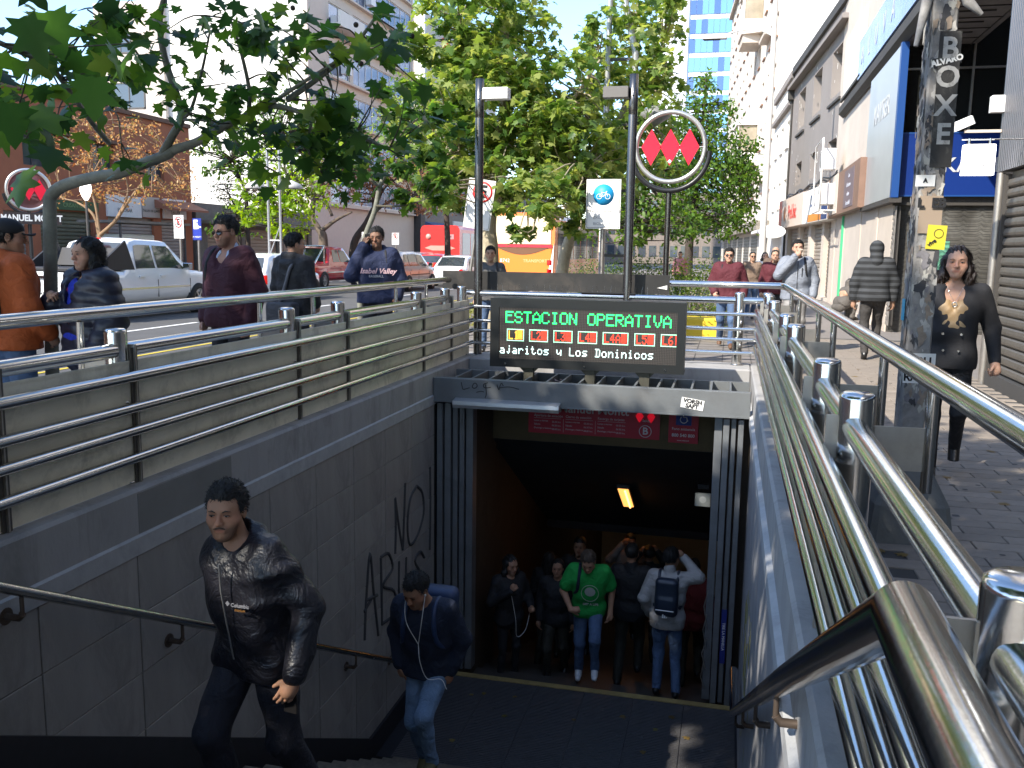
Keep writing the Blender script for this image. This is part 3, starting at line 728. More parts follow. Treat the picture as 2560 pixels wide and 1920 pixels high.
# ---- store with the recessed corner
b1 = thing('store_building', 'store with a recessed entrance, dark glass wall, overhanging slab and blue signs', 'building', (3.2, 20.3, 0))
MB().box(.02, 6, .02, 12, 0, 16).build('wall', cream, b1); MB().box(5.2, 6, -7.6, .02, 0, 14).build('side_wall', dark_trim, b1)
MB().box(.05, 5.2, -.02, .02, 4.05, 12).build('glass_wall', mat('store_glass', (.012, .013, .012), .12, 0, spec=.7), b1)
m = MB()
for x in (1.31, 2.6, 3.9): m.box(x - .02, x + .02, -.06, -.02, 4.05, 12)
for z in (5.32, 6.6, 8.2, 9.8): m.box(.05, 5.2, -.055, -.02, z - .02, z + .02)
m.build('mullion', steel_plate, b1)
slab = MB().box(.0, 1.35, -8, .0, 5.78, 6.25).box(0, .02, 0, 10, 5.9, 6.25)
slab.build('slab', mat('slab_concrete', (.16, .145, .135), .85, var=.2, vscale=2, dirt=.4), b1)
m = MB()
for k in range(10):
    y = -7.8 + k * .8
    m.box(.12, 1.24, y, y + .02, 5.762, 5.78).box(.12, .14, y, y + .76, 5.764, 5.78).box(1.22, 1.24, y, y + .76, 5.764, 5.78).box(.3, 1.0, y + .3, y + .33, 5.755, 5.78)
m.build('soffit_panel', dark_trim, b1)
MB().prism([(-.02, -8, 5.78), (-.16, -8, 5.9), (-.16, -8, 6.1), (-.02, -8, 6.2)], (0, 18.2, 0)).build('edge_trim', dark_trim, b1)
m = MB()
for k in range(13): m.box(-.12, -.06, -7.9 + k * 1.1, -7.9 + k * 1.1 + 1.085, 6.25, 7.24)
m.build('blue_fascia', mat('pale_blue_panel', (.2, .28, .5), .18, .4, var=.25, vscale=1.2, dirt=.25, dirtcol=(.4, .42, .5), dscale=1), b1)
for i, ch in enumerate('ALUVA'):
    text(ch, .65, (-.125, 5.6 - i * 1.15, 6.72), -PI / 2, mat('faded_white', (.5, .52, .58), .6), b1, 'fascia_letter')
MB().cyl((.3, 1.2, 7.3), (.3, 1.2, 14), .3, n=20).build('red_column', mat('red_column', (.6, .03, .03), .4), b1)
MB().box(.0, .3, -8, 1.85, 7.3, 14).build('upper_wall', cream, b1)
# blue sign over the honeycomb shutter
MB().box(.03, 1.95, -.2, -.03, 2.82, 4.03).build('sign_box', blue_sign, b1)
m = MB().box(.0, .03, -.21, -.02, 2.79, 4.06).box(.03, 1.95, -.21, -.02, 2.79, 2.82).box(.03, 1.95, -.21, -.02, 4.03, 4.06); m.build('sign_trim', blue_edge, b1)
text('KAYSER', .4, (1.55, -.206, 3.4), 0, mat('sign_grey', (.5, .5, .5), .5), b1, bold=.006)
MB().box(.0, 5.2, -.1, .02, 2.62, 2.79).build('lintel', dark_trim, b1)
hs = MB().box(.05, 5.2, .0, .02, 0, 2.62).build('honeycomb_shutter', mat('shop_interior_glass', (.1, .095, .085), .15, 0, var=.5, vscale=1.3, dirt=.3, dirtcol=(.3, .3, .28), dscale=1.2), b1)
m = MB()
for j in range(27):
    z = .05 + j * .095; d = .06 if (j // 1) % 2 else -.06
    x = .05
    while x < 3.0:
        m.tube([(x, -.035, z), (x + .22, -.035, z), (x + .28, -.035, z + .045), (x + .34, -.035, z)], .005, n=4); x += .34
m.build('wire_mesh', mat('mesh_wire', (.03, .03, .03), .5), hs)
MB().box(.9, 1.15, -.012, 0, .9, 1.9).build('green_poster', mat('faint_green', (.1, .3, .2), .6, var=.4, vscale=6), hs)
# KAYSER pale panel on the facade
MB().box(-.1, .0, -.25, 3.75, 2.78, 5.75).build('pale_panel', mat('pale_panel', (.4, .415, .425), .3, .1, var=.1, vscale=.8), b1)
MB().box(-.11, .03, -.42, -.25, 2.76, 5.78).build('panel_edge', blue_edge, b1)
text('KAYSER', .62, (-.105, 1.75, 4.75), -PI / 2, mat('faint_white', (.55, .56, .57), .5), b1, bold=.004)
MB().box(-.14, .1, -.4, 3.9, 2.66, 2.76).build('awning_bar', dark_trim, b1)
# folding gates and shutters of the next shops
def lattice(par, x, s0, s1, z0, z1, m, s=1, name='folding_gate'):
    holder = MB().box(x + .08, x + .1, s0, s1, z0, z1).build(name, dark_trim, par)
    g_ = MB(); n = int((s1 - s0) / .14)
    for k in range(n + 1):
        y = s0 + (s1 - s0) * k / n; g_.box(x, x + .02, y - .008, y + .008, z0, z1)
    p = .14 * 1.4
    for k in range(n):
        y = s0 + (s1 - s0) * k / n; y2 = s0 + (s1 - s0) * (k + 1) / n; z = z0
        while z < z1 - p: g_.tube([(x, y, z), (x, y2, z + p)], .007, n=4, caps=False).tube([(x, y2, z), (x, y, z + p)], .007, n=4, caps=False); z += p
    g_.build('gate_lattice', m, holder); return holder
lattice(b1, .03, -.25, 1.75, .15, 2.6, mat('lattice_grey', (.3, .28, .26), .5, .5, dirt=.4))
b2 = thing('shop_building', 'two storey shop row with a brown signboard, roller shutter and lattice gate', 'building', (3.2, 22.2, 0))
wall_holes(MB(), 0, .4, .0, 8.8, 0, 4.3, [(.35, 2.75, .1, 2.72), (3.6, 6.3, .1, 2.72), (6.6, 8.6, .1, 2.72)]).build('wall', cream, b2)
wall_holes(MB(), .05, .4, 1.7, 8.8, 4.3, 6.3, [(2.0 + k * 1.12, 2.9 + k * 1.12, 4.45, 6.1) for k in range(6)]).build('upper_wall', white_wall, b2)
for k in range(6): window(b2, .05, 2.0 + k * 1.12, 2.9 + k * 1.12, 4.45, 6.1, .2, frame_dark, curtain, 2)
MB().box(.3, 6, 0, 8.8, 0, 12).build('core', cream, b2)
shutter(b2, .1, .35, 2.75, .15, 2.7, shutter_pale, .11)
lattice(b2, .1, 3.6, 6.3, .15, 2.7, mat('lattice_rust', (.35, .25, .15), .5, .4, dirt=.4))
shutter(b2, .12, 6.6, 8.6, .15, 2.7, shutter_pale, .11)
MB().box(-.25, -.02, 1.6, 9.8, 2.75, 3.95).build('signboard', mat('brown_board', (.22, .13, .09), .6, var=.15), b2)
MB().box(-.26, -.25, 2.6, 4.6, 2.85, 3.85).build('poster_panel', mat('mauve_board', (.16, .12, .13), .6), b2)
for i, t_ in enumerate(('Casa', 'de descanso', 'urbano', 'Tercera Edad')): text(t_, .17, (-.265, 3.6, 3.68 - i * .24), -PI / 2, mat('faded_white', (.5, .52, .58), .6), b2)
MB().box(-.27, -.02, 6.2, 8.2, 2.8, 3.95).build('cream_panel', cream, b2)
MB().box(-.05, .0, 4.2, 8.5, 6.38, 8.1).build('white_panel', white_wall, b2)
MB().box(-.12, -.05, 4.1, 8.6, 6.3, 6.38).build('panel_trim', dark_trim, b2)
MB().box(.0, .4, 0, 8.8, 6.3, 12).build('top_wall', cream, b2)
MB().box(-.06, .05, 6.32, 6.45, .15, 2.72).build('green_post', mat('green_post', (.06, .45, .2), .5), b2)
MB().box(-.04, .05, 6.47, 6.58, .15, 2.72).build('yellow_post', mat('lime_post', (.55, .6, .08), .5), b2)
for k, z in enumerate((3.1, 4.15)):
    o = thing('air_conditioner', ('lower' if k == 0 else 'upper') + ' of two white air conditioner units on the bracket frame before the grey building', 'air conditioner', (2.75, 29.6 + k * .2, z))
    MB().bbox(-.2, .2, -.45, .45, 0, .62, .02).build('casing', frame_white, o); MB().lathe([(.0, .01), (.22, .01), (.24, 0), (.25, .015)], (-.205, 0, .31), (-1, 0, 0), 20).build('fan_grille', mat('grille_grey', (.25, .25, .25), .5), o)
m = MB(); y0, y1, z0, z1 = 28.8, 31.2, 2.9, 5.0
m.tube([(2.5, y0, z0), (2.5, y1, z0), (2.5, y1, z1), (2.5, y0, z1)], .03, n=6, closed=True)
for k in range(4): m.cyl((2.5, y0 + k * .8, z0), (3.2, y0 + k * .8, z0), .02, n=6)
for k in range(9): m.cyl((2.5, y0 + k * .3, z0), (2.5, y0 + k * .3, z0 + .5), .008, n=4)
o = m.build('sign_frame', frame_white); tag(o, 'white empty tubular frame sticking out from the shop facade', 'frame')
for i, ch in enumerate('ZIN'):
    text(ch, .5, (2.49, 30.6, 4.6 - i * .7), -PI / 2, frame_white, o)

# ---- grey building (facade turned a little to the left as the street bends)
th = math.atan2(.89, 13.2)
b3 = thing('grey_building', 'warm grey two storey building with deep small windows and a dark cornice', 'building', (3.3, 31, 0), th)
wh = [(1.2 + k * 4.05, 3.1 + k * 4.05, 6.9, 8.45) for k in range(3)] + [(1.2 + k * 4.05, 2.9 + k * 4.05, 4.5, 5.45) for k in range(3)]
wall_holes(MB(), 0, .5, 0, 13.2, 3.9, 9.6, wh).build('wall', grey_render, b3)
for h in wh: window(b3, 0, h[0], h[1], h[2], h[3], .42, frame_white, window_glass if h[2] < 6 else curtain, 1)
for k in range(3): MB().box(-.08, .05, 1.0 + k * 4.05, 3.3 + k * 4.05, 6.62, 6.7).build('sill', dark_trim, b3)  # sill coloured dark to stand in for the shadow line under the window
MB().box(.5, 9, .05, 13.2, 0, 9.9).build('core', grey_render, b3)
MB().box(-.12, .5, 0, 13.2, 9.6, 9.9).build('cornice', dark_trim, b3)
MB().box(-.3, 0, 0, 13.2, 8.9, 9.05).build('drip_moulding', grey_render, b3)
m = MB()
for k in range(45):
    y = rnd.choice((2.2, 6.6, 10.6, 12)) + rnd.gauss(0, .35); z = rnd.uniform(4.2, 8.8); s_ = rnd.uniform(.02, .07)
    m.poly([(-.012, y + s_ * rnd.uniform(.4, 1) * math.cos(a), z + s_ * 2 * rnd.uniform(.4, 1) * math.sin(a)) for a in [q * PI / 4 for q in range(8)]])
m.build('peeled_patch', white_wall, b3)
wall_holes(MB(), .0, .45, 0, 13.2, 0, 2.75, [(.4, 2.6, .1, 2.7), (3.1, 5.6, .1, 2.7), (6.2, 8.6, .1, 2.7), (9.2, 12.4, .1, 2.7)]).build('ground_wall', cream, b3)
for s0, s1 in ((.4, 2.6), (3.1, 5.6), (6.2, 8.6), (9.2, 12.4)): shutter(b3, .15, s0, s1, .12, 2.7, shutter_pale, .14)
MB().box(-.35, .1, 0.1, 5.6, 2.72, 3.9).build('shop_sign', white_wall, b3)
MB().box(-.36, -.35, .15, 1.3, 2.75, 3.85).build('sign_blue_part', blue_sign, b3); MB().box(-.36, -.35, 1.3, 4.2, 2.75, 3.0).build('sign_orange_part', mat('sign_orange', (.7, .25, .04), .5), b3)
text('Cruz', .6, (-.36, 3.2, 3.45), -PI / 2, blue_edge, b3)
MB().box(-.35, .1, 5.7, 13.1, 2.72, 3.95).build('pharmacy_sign', mat('pale_pink_board', (.62, .5, .42), .5), b3)
MB().box(-.36, -.35, 12.1, 13.1, 2.73, 3.94).build('red_end', mat('coral', (.6, .12, .06), .5), b3)
text('PreUnic', .85, (-.36, 8.6, 3.3), -PI / 2, mat('sign_coral', (.7, .06, .04), .5), b3, squash=.9, bold=.01)
MB().sphere((-.34, 11.1, 3.32), (.03, .35, .35), 16, 8).build('logo_ball', mat('logo_orange', (.7, .22, .05), .5), b3)
m = MB()
for k in range(3):
    pts = [(-.1 - .05 * math.sin(i * 1.7 + k), i * 1.0, 4.05 + k * .06 + .08 * math.sin(i * 2.1 + k)) for i in range(14)]
    m.tube([Vector(p) for p in smooth_tube(pts, 3)], .03, n=5)
m.build('cable_bundle', black_rubber, b3)
m = MB().tube([(-.05, 13.15, .2), (-.05, 13.15, 9.6)], .05, n=8).box(-.25, .0, 12.95, 13.3, 8.5, 8.9); m.build('downpipe', dark_trim, b3)

b4 = thing('white_building', 'low white plastered building between the grey building and the tall apartments', 'building', (2.41, 44.2, 0), math.atan2(.41, 8.1))
wh = [(1 + k * 2.6, 2.1 + k * 2.6, z, z + 1.2) for k in range(3) for z in (3.9, 6.6)]
wall_holes(MB(), 0, .4, 0, 8.1, 0, 9.5, wh).build('wall', white_wall, b4)
for h in wh: window(b4, 0, *h, .3, frame_white, curtain, 1, sill=1)
MB().box(.4, 8, 0, 8.1, 0, 9.8).build('core', white_wall, b4); MB().box(-.15, .4, 0, 8.1, 9.5, 9.8).build('cornice', grey_render, b4); MB().box(-.2, 0, 0, 8.1, 8.3, 8.5).build('ledge', grey_render, b4)
MB().box(-1.1, 0, 1.5, 6.5, 2.6, 2.75).build('canopy', white_wall, b4)
o = thing('hanging_sign', 'white oval sign hanging above the pavement', 'sign', (1.35, 33, 2.35)); MB().lathe([(0, .05), (.42, .03), (.46, 0), (.42, -.03), (0, -.05)], (0, 0, 0), (0, 1, 0), 24).build('disc', mat('oval_white', (.8, .8, .78), .5, emit=(1, 1, .95), estr=.3), o); o.scale = (1, 1, .5)

ang = math.atan2(2.95, 37.7)
b5 = thing('apartment_building', 'tall white apartment block with bay windows and balconies far along the right side', 'building', (2.0, 52.3, 0), ang)
wh = [(1.2 + k * 2.9, 2.2 + k * 2.9, 5.2 + f * 2.75, 6.5 + f * 2.75) for k in range(13) for f in range(7) if not (k in (3, 4) and f in (1, 2, 4, 5))]
wall_holes(MB(), 0, .45, 0, 37.8, 0, 23, wh).build('wall', mat('apartment_white', (.62, .57, .5), .85, var=.05), b5)
for h in wh: window(b5, 0, *h, .35, mat('brown_frame', (.25, .12, .06), .5), mat('brown_pane', (.2, .11, .07), .3), 1, sill=1)
MB().box(.45, 12, 0, 37.8, 0, 23.2).build('core', white_wall, b5); MB().box(-.3, .5, -.1, 37.9, 23, 23.3).build('cornice', cream, b5)
m = MB()
for k in range(40): m.prism([(-.25, k * .95, 23.3), (-.25, k * .95 + .8, 23.3), (1.0, k * .95 + .8, 24.6), (1.0, k * .95, 24.6)], (0, 0, .06))
m.build('roof_tiles', mat('roof_tile_brown', (.14, .09, .06), .8), b5)
for z in (7.2, 15.4):
    MB().prism([(-1.3, 9.6, z), (-1.3, 12.6, z), (0, 13.2, z), (0, 9.0, z)], (0, 0, .2)).box(-1.2, 0, 9.7, 12.5, z - .5, z).build('balcony_base', cream, b5)
    MB().box(-1.2, 0, 9.7, 12.5, z + .2, z + .95).build('bay_parapet', white_wall, b5); MB().box(-1.15, -.02, 9.75, 12.45, z + .95, z + 2.6).build('bay_glass', mat('bay_pane', (.35, .3, .22), .15, var=.3, vscale=1), b5)
    m = MB()
    for y in (9.75, 11.1, 12.45): m.box(-1.2, -1.14, y - .05, y + .05, z + .95, z + 2.6)
    m.box(-1.3, 0, 9.6, 12.6, z + 2.6, z + 2.8); m.build('bay_frame', white_wall, b5)
    MB().box(-.5, 0, 3.4, 6.4, z - 1.4, z - 1.2).build('balcony_slab', cream, b5)
m = MB()
for k in range(18): m.box(-.9, -.87, 20 + k * .16, 20.03 + k * .16, 4.4, 5.4)
m.box(-.92, 0, 19.9, 23, 4.2, 4.4).build('balcony_rail', dark_trim, b5)
MB().box(-.7, 0, .3, 37, 2.9, 3.4).build('shop_canopy', mat('old_canopy', (.25, .22, .18), .8, var=.3), b5)
for k in range(7): shutter(b5, -.03, 1 + k * 5, 4.6 + k * 5, .1, 2.8, shutter_m, .2)

b6 = thing('glass_tower', 'pale glass office tower with white floor bands in the far background', 'building', (-13, 150, 0))
MB().box(0, 30, 0, 20, 0, 70).build('core', mat('tower_white', (.8, .82, .85), .6), b6)
MB().box(0, 4.8, -.4, 0, 0, 70).build('corner_wall', mat('tower_white', (.8, .82, .85), .6), b6)
tg = mat('tower_glass', (.25, .42, .55), .06, .75); tg2 = mat('tower_glass_dark', (.14, .2, .36), .06, .75)
pn = None
for f in range(12):
    z = 9.6 + f * 2.87
    for k in range(20):
        mm = tg2 if rnd.random() < .25 else tg
        w_ = (MB().box(0, .86, -.12, 0, 0, 2.15)).build('window', mm, b6) if k == 0 and f == 0 else None
        if w_ is None: w_ = pn.copy(); COL.objects.link(w_); 
        else: pn = w_
        if mm is tg2:
            if 'pn2' not in first: first['pn2'] = pn.data.copy(); first['pn2'].materials[0] = tg2
            w_.data = first['pn2']
        w_.location = (5 + k * .92, 0, z)

# ---- left side of the avenue
c0 = thing('terracotta_building', 'terracotta rendered two storey building with green shutters across the avenue', 'building', (-27, 10, 0))
wh = [(y, y + 1.4, 4.6, 5.9) for y in (8.5, 12.5, 16.0, 20.5, 24.5, 28.2)] + [(19.3, 20.5, .1, 2.8), (21.2, 24.3, .1, 2.9), (25.3, 28.6, .1, 2.8), (29.2, 31.2, .1, 2.8), (10, 14, .1, 2.8), (15, 18.5, .1, 2.9)]
wall_holes(MB(), -.4, 0, -30, 31.8, 0, 7.4, wh).build('wall', orange_brick, c0)
for h in wh[:6]: window(c0, 0, *h, .25, frame_dark, window_glass, 2, s=-1)
gs = mat('olive_shutter', (.14, .14, .09), .6, .2, var=.15)
for h in wh[6:]: shutter(c0, -.12, h[0], h[1], .12, h[3], gs if h[0] in (21.2, 10, 15) else mat('grey_shutter', (.3, .28, .26), .6, .2), .16, s=-1)
MB().box(-14, -.4, -30, 31.8, 0, 7.5).build('core', orange_brick, c0); MB().box(-.5, .12, -30, 31.8, 7.4, 7.6).build('coping', mat('coping_brown', (.15, .08, .05), .8), c0)
MB().box(0, .1, 21.0, 24.6, 2.95, 3.35).build('green_fascia', mat('green_fascia', (.04, .09, .03), .6), c0); text('CRISANTEMO', .25, (.105, 23.2, 3.15), PI / 2, mat('green_print', (.2, .3, .12), .6), c0)
for a, b, t_, mm, z in ((25.2, 27.6, 'ESCOBAR', white_paint, 2.8), (27.7, 29.0, 'TALLER DE LLAVES', cream, 2.85), (29.3, 31.2, 'TALLER', white_paint, 2.85)):
    MB().box(0, .08, a, b, z, z + .95).build('shop_sign', mm, c0); text(t_, .24 if len(t_) < 9 else .16, (.085, (a + b) / 2, z + .3), PI / 2, ink, c0)
text('MODA', .34, (.085, 30.25, 3.5), PI / 2, ink, c0, bold=.012); text('&', .6, (.085, 26.5, 3.45), PI / 2, ink, c0)
MB().prism([(0, 28.6, 3.75), (1.1, 28.6, 3.3), (1.1, 28.6, 3.2), (0, 28.6, 3.35)], (0, 3, 0)).build('awning', mat('terracotta_awning', (.3, .12, .07), .8), c0)
MB().box(.0, .3, 12, 26, 5.95, 6.1).build('ledge', mat('coping_brown', (.15, .08, .05), .8), c0)
c1 = thing('cream_building', 'shaded cream building with barred windows behind the terracotta one', 'building', (-42.4, 55, 0))
MB().box(0, 5.2, 0, 10, 0, 17.5).build('wall', cream, c1)
for x, z, w_, h_ in ((1.3, 10.6, 2.4, 1.7), (1.2, 14.2, 1.6, 1.3), (1.2, 7.2, 2.2, 1.5), (1.2, 3.8, 2.2, 1.5)):
    o = MB().box(x, x + w_, -.06, -.02, z, z + .08).box(x, x + w_, -.06, -.02, z + h_ - .08, z + h_).box(x, x + .08, -.06, -.02, z, z + h_).box(x + w_ - .08, x + w_, -.06, -.02, z, z + h_).box(x + w_ / 2 - .03, x + w_ / 2 + .03, -.06, -.02, z, z + h_).build('window', frame_dark, c1)
    MB().box(x, x + w_, -.03, 0, z, z + h_).build('pane', window_glass, o)
c2 = thing('white_apartment_tower', 'huge blank white side wall of an apartment tower with window bands facing the street', 'building', (-27, 55.4, 0))
MB().box(-10.2, -.3, 0, 20, 0, 60).build('core', white_wall, c2)
wh = [(3.2, 6.6, 1.8 + f * 2.85, 3.6 + f * 2.85) for f in range(1, 14)] + [(7.2, 19.5, 1.8 + f * 2.85, 3.7 + f * 2.85) for f in range(1, 14)]
wall_holes(MB(), -.3, 0, 0, 20, 0, 60, wh).build('street_wall', mat('beige_render', (.6, .5, .41), .85, var=.05), c2)
for h in wh: window(c2, 0, *h, .12, frame_white, mat('tower_pane', (.22, .25, .33), .1, .4), 2 if h[0] < 5 else 10, s=-1)
m = MB()
for f in range(1, 14): m.box(0, .35, 3, 20, 1.5 + f * 2.85, 1.62 + f * 2.85)
m.build('floor_ledge', mat('beige_render', (.6, .5, .41), .85, var=.05), c2)
m = MB().box(0, 1.0, 2.9, 7, 16.2, 16.4).box(.8, 1.0, 2.9, 7, 16.4, 17.2); m.build('balcony', white_wall, c2)
for f, y in ((5, 3.4), (5, 8.0), (4, 5.0), (6, 9.5)):
    o = MB().bbox(.02, .5, 0, .9, 0, .65, .03).build('air_conditioner', frame_white); tag(o, ('upper left', 'upper right', 'lowest', 'topmost')[((5, 3.4), (5, 8.0), (4, 5.0), (6, 9.5)).index((f, y))] + ' white air conditioner unit on the beige tower facade', 'air conditioner', 'air conditioners on the beige tower'); o.location = (-27, 55.4 + y, 2.1 + f * 2.85)
c3 = thing('hotel_tower', 'beige hotel tower with white vertical fins and red roof lettering', 'building', (-37, 90, 0))
MB().box(0, 6.1, 0, 28, 0, 25).build('core', cream, c3)
for x0, x1, mm, d in ((0, 1.5, white_wall, -.5), (1.5, 4, mat('straw_render', (.55, .48, .33), .85), -.05), (5.2, 6.1, white_wall, -.5)): MB().box(x0, x1, d, 0, 0, 25.4).build('fin', mm, c3)
for k in range(8):
    for f in range(7):
        o = first.get('hw')
        if o is None: o = first['hw'] = MB().box(0, .06, 0, .9, 0, 1.2).build('window', mat('hotel_pane', (.3, .32, .42), .2), c3)
        else: o = o.copy(); COL.objects.link(o)
        o.location = (6.1, 2 + k * 3, 2.5 + f * 3)
    for f in range(7):
        if k < 2:
            o = first['hw'].copy(); COL.objects.link(o); o.location = (.6 + k * .0, -.5, 2.6 + f * 3); o.rotation_euler = (0, 0, -PI / 2); o.scale = (1, .9, 1)
text('Nissan', 2.6, (6.2, 8.5, 22.6), PI / 2, mat('roof_red', (.7, .02, .02), .5, emit=(.6, 0, 0), estr=.2), c3, bold=.05, ext=.1)
m = MB().cyl((3, 4, 25), (5.5, 5, 26.4), .05, n=5).cyl((1, 4, 25), (4, 5, 26.8), .05, n=5).cyl((1, 4, 26.6), (9, 8, 25), .05, n=5); m.build('roof_rig', frame_dark, c3)
# low shop row
c4 = thing('shop_row', 'low grey shop row with metal shutters and canopies below the white tower', 'building', (-26.9, 42, 0))
wh = [(1 + k * 4.2, 4.4 + k * 4.2, .1, 2.5) for k in range(3)]
wall_holes(MB(), -.4, 0, 0, 13.3, 0, 3.75, wh).build('wall', mat('shop_grey', (.16, .15, .13), .8, var=.2), c4); MB().box(-6, -.4, 0, 13.3, 0, 3.7).build('core', dark_trim, c4)
for h in wh: shutter(c4, -.1, h[0], h[1], .12, 2.5, mat('tan_shutter', (.3, .24, .18), .6, .2), .2, s=-1)
MB().box(-.1, .9, 0, 13.3, 2.7, 2.85).build('canopy', mat('old_canopy', (.25, .22, .18), .8, var=.3), c4)
MB().box(.0, .06, 5.6, 6.6, 2.9, 3.4).build('shop_sign', mat('yellow_green_sign', (.3, .35, .05), .6), c4)
c5 = thing('shop_row', 'farther shops with a blue awning, white sign and dark flat canopy behind parked cars', 'building', (-26, 75.5, 0))
wh = [(1 + k * 5, 4.8 + k * 5, .1, 2.8) for k in range(8)]
wall_holes(MB(), -.4, 0, 0, 60, 0, 9, wh + [(1 + k * 4, 3 + k * 4, 5, 7) for k in range(14)]).build('wall', mat('shop_taupe', (.22, .18, .15), .8, var=.2), c5); MB().box(-6, -.4, 0, 60, 0, 9).build('core', dark_trim, c5)
for k, h in enumerate(wh): shutter(c5, -.1, h[0], h[1], .12, 2.8, (shutter_m, shutter_pale)[k % 2], .25, s=-1)
for k in range(14): window(c5, 0, 1 + k * 4, 3 + k * 4, 5, 7, .2, frame_dark, window_glass, 3, s=-1, hdiv=1)
MB().prism([(0, 0, 3.9), (1.4, 0, 3.4), (1.4, 0, 3.2), (0, 0, 3.5)], (0, 6, 0)).build('blue_awning', mat('awning_blue', (.06, .1, .2), .7), c5)
MB().box(0, 2.6, 22, 55, 3.1, 4.4).build('dark_canopy', mat('canopy_dark', (.03, .035, .045), .6), c5)
MB().box(0, .1, 8, 14, 3.2, 4.2).build('shop_sign', white_wall, c5)
MB().lathe([(0, .1), (1.1, .08), (1.15, 0)], (.1, 11, 6.0), (1, 0, 0), 24).build('round_sign', mat('violet_sign', (.25, .25, .6), .5), c5)
c6 = thing('office_block', 'low taupe office block closing the view at the end of the street', 'building', (-17, 125, 0))
MB().box(0, 16, 0, 12, 0, 9.5).build('wall', mat('shop_taupe', (.22, .18, .15), .8, var=.2), c6)
q0 = None
for k in range(11):
    for f in range(3):
        if q0 is None: q0 = o = MB().box(0, .95, -.06, 0, 0, 1.5).build('window', window_glass, c6)
        else: o = q0.copy(); COL.objects.link(o)
        o.location = (.4 + k * 1.42, 0, .9 + f * 3)
# newspaper kiosk / bus shelter roof
ks = thing('kiosk', 'small street kiosk with flat metal roof and bright lit side on the far pavement', 'kiosk', (-25.3, 33.6, 0))
MB().box(-.9, 1.2, -1.3, 3.6, 2.45, 2.55).build('roof', mat('old_canopy', (.25, .22, .18), .8, var=.3), ks)
MB().bbox(-.6, .7, -.6, 1.6, 0, 2.0, .05).build('cabin', mat('kiosk_white', (.7, .7, .6), .5), ks)
m = MB()
for y in (-1.1, 3.4): m.cyl((1.0, y, 0), (1.0, y, 2.45), .05, n=8)
m.build('posts', frame_dark, ks); 

# ================================================================ concrete utility post with stickers
cp_ = thing('concrete_post', 'square concrete utility post covered in torn stickers and posters beside the railing', 'post', (1.03, 5.42, 0))
post_m = mat('weathered_concrete', (.27, .255, .24), .85, var=.3, vscale=5, bump=.5, bscale=30, dirt=.6, dirtcol=(.06, .058, .056), dscale=5)
MB().lathe([(.0, 0), (.0, 0), (.205 * .0 + .2, 0), (.0, 0)], (0, 0, 0), (0, 0, 1), 4)
pw0, pw1 = .105, .085
g_ = MB()
rot = Matrix.Rotation(R(6), 3, 'Z')
def sq(w_, z, c=.14):
    return [rot @ Vector(p) for p in [(-w_ + c * w_, -w_, z), (w_ - c * w_, -w_, z), (w_, -w_ + c * w_, z), (w_, w_ - c * w_, z), (w_ - c * w_, w_, z), (-w_ + c * w_, w_, z), (-w_, w_ - c * w_, z), (-w_, -w_ + c * w_, z)]]
vs = []; zs_ = [0, .35, .9, 1.6, 2.4, 3.2, 4.2, 5.4, 6.6, 8.5]
for z in zs_: vs += sq(.066 - z * .0004, z)
g_.add(vs, [(8 * i + k, 8 * i + (k + 1) % 8, 8 * i + 8 + (k + 1) % 8, 8 * i + 8 + k) for i in range(len(zs_) - 1) for k in range(8)])
g_.build('shaft', post_m, cp_)
pd = MB(); a = sq(.23, 0); b = sq(.2, .22); c = sq(.07, .5); pd.add(a + b + c, [(8 * i + k, 8 * i + (k + 1) % 8, 8 * i + 8 + (k + 1) % 8, 8 * i + 8 + k) for i in range(2) for k in range(8)])
pd.build('footing', mat('footing_concrete', (.16, .16, .15), .9, var=.2, bump=.4, dirt=.5), cp_)
# ragged paper layers: irregular flakes on the shaft
paper_cols = [(.42, .4, .37), (.3, .29, .28), (.1, .1, .1), (.2, .19, .2), (.45, .43, .38), (.05, .05, .055), (.28, .22, .17)]
for ci, colr in enumerate(paper_cols):
    m = MB()
    for k in range(75):
        face = rnd.choice((0, 3, 0, 3)); z = rnd.uniform(.75, 3.0) if rnd.random() < .75 else rnd.uniform(3.0, 5.2)
        w_ = .066 - z * .0004; s_ = rnd.uniform(.005, .03); cx = rnd.uniform(-w_ * .9, w_ * .9); n = rnd.randint(9, 14); pts = []
        for q in range(n):
            aa = 2 * PI * q / n; rr = s_ * rnd.uniform(.2, 1.25)
            p, zz = cx + rr * math.cos(aa), z + rr * 1.9 * math.sin(aa); p = max(-w_ * .98, min(w_ * .98, p))
            d = w_ + .0015 + ci * .0009 + (k % 5) * .00015
            v = (p, -d, zz) if face == 0 else (-d, p, zz)
            pts.append(rot @ Vector(v))
        if face == 3: pts.reverse()
        m.poly(pts)
    o = m.build('torn_paper', mat('paper_%d' % ci, colr, .85, var=.3, vscale=20), cp_); o['kind'] = 'stuff'
def sticker(z, w_, h, m_, txt=None, tm=None, size=.05, tilt=0, x=0., face=0, name='sticker', stack=None):
    d = .066 - z * .0004 + .0105
    off = Vector((x, -d, z)) if face == 0 else Vector((-d, x, z))
    o = MB().box(-w_ / 2, w_ / 2, 0, .002, -h / 2, h / 2).build(name, m_, cp_)
    o.location = rot @ off; o.rotation_euler = Euler((0, R(tilt), R(6) + (0 if face == 0 else -PI / 2))); 
    if txt: text(txt, size, (0, -.002, 0), 0, tm, o, bold=.002, ext=.0008)
    if stack:
        for i, ch in enumerate(stack): text(ch, size, (0, -.002, h / 2 - size * .6 - i * size * .98), 0, tm, o, bold=.004, ext=.0008)
    return o
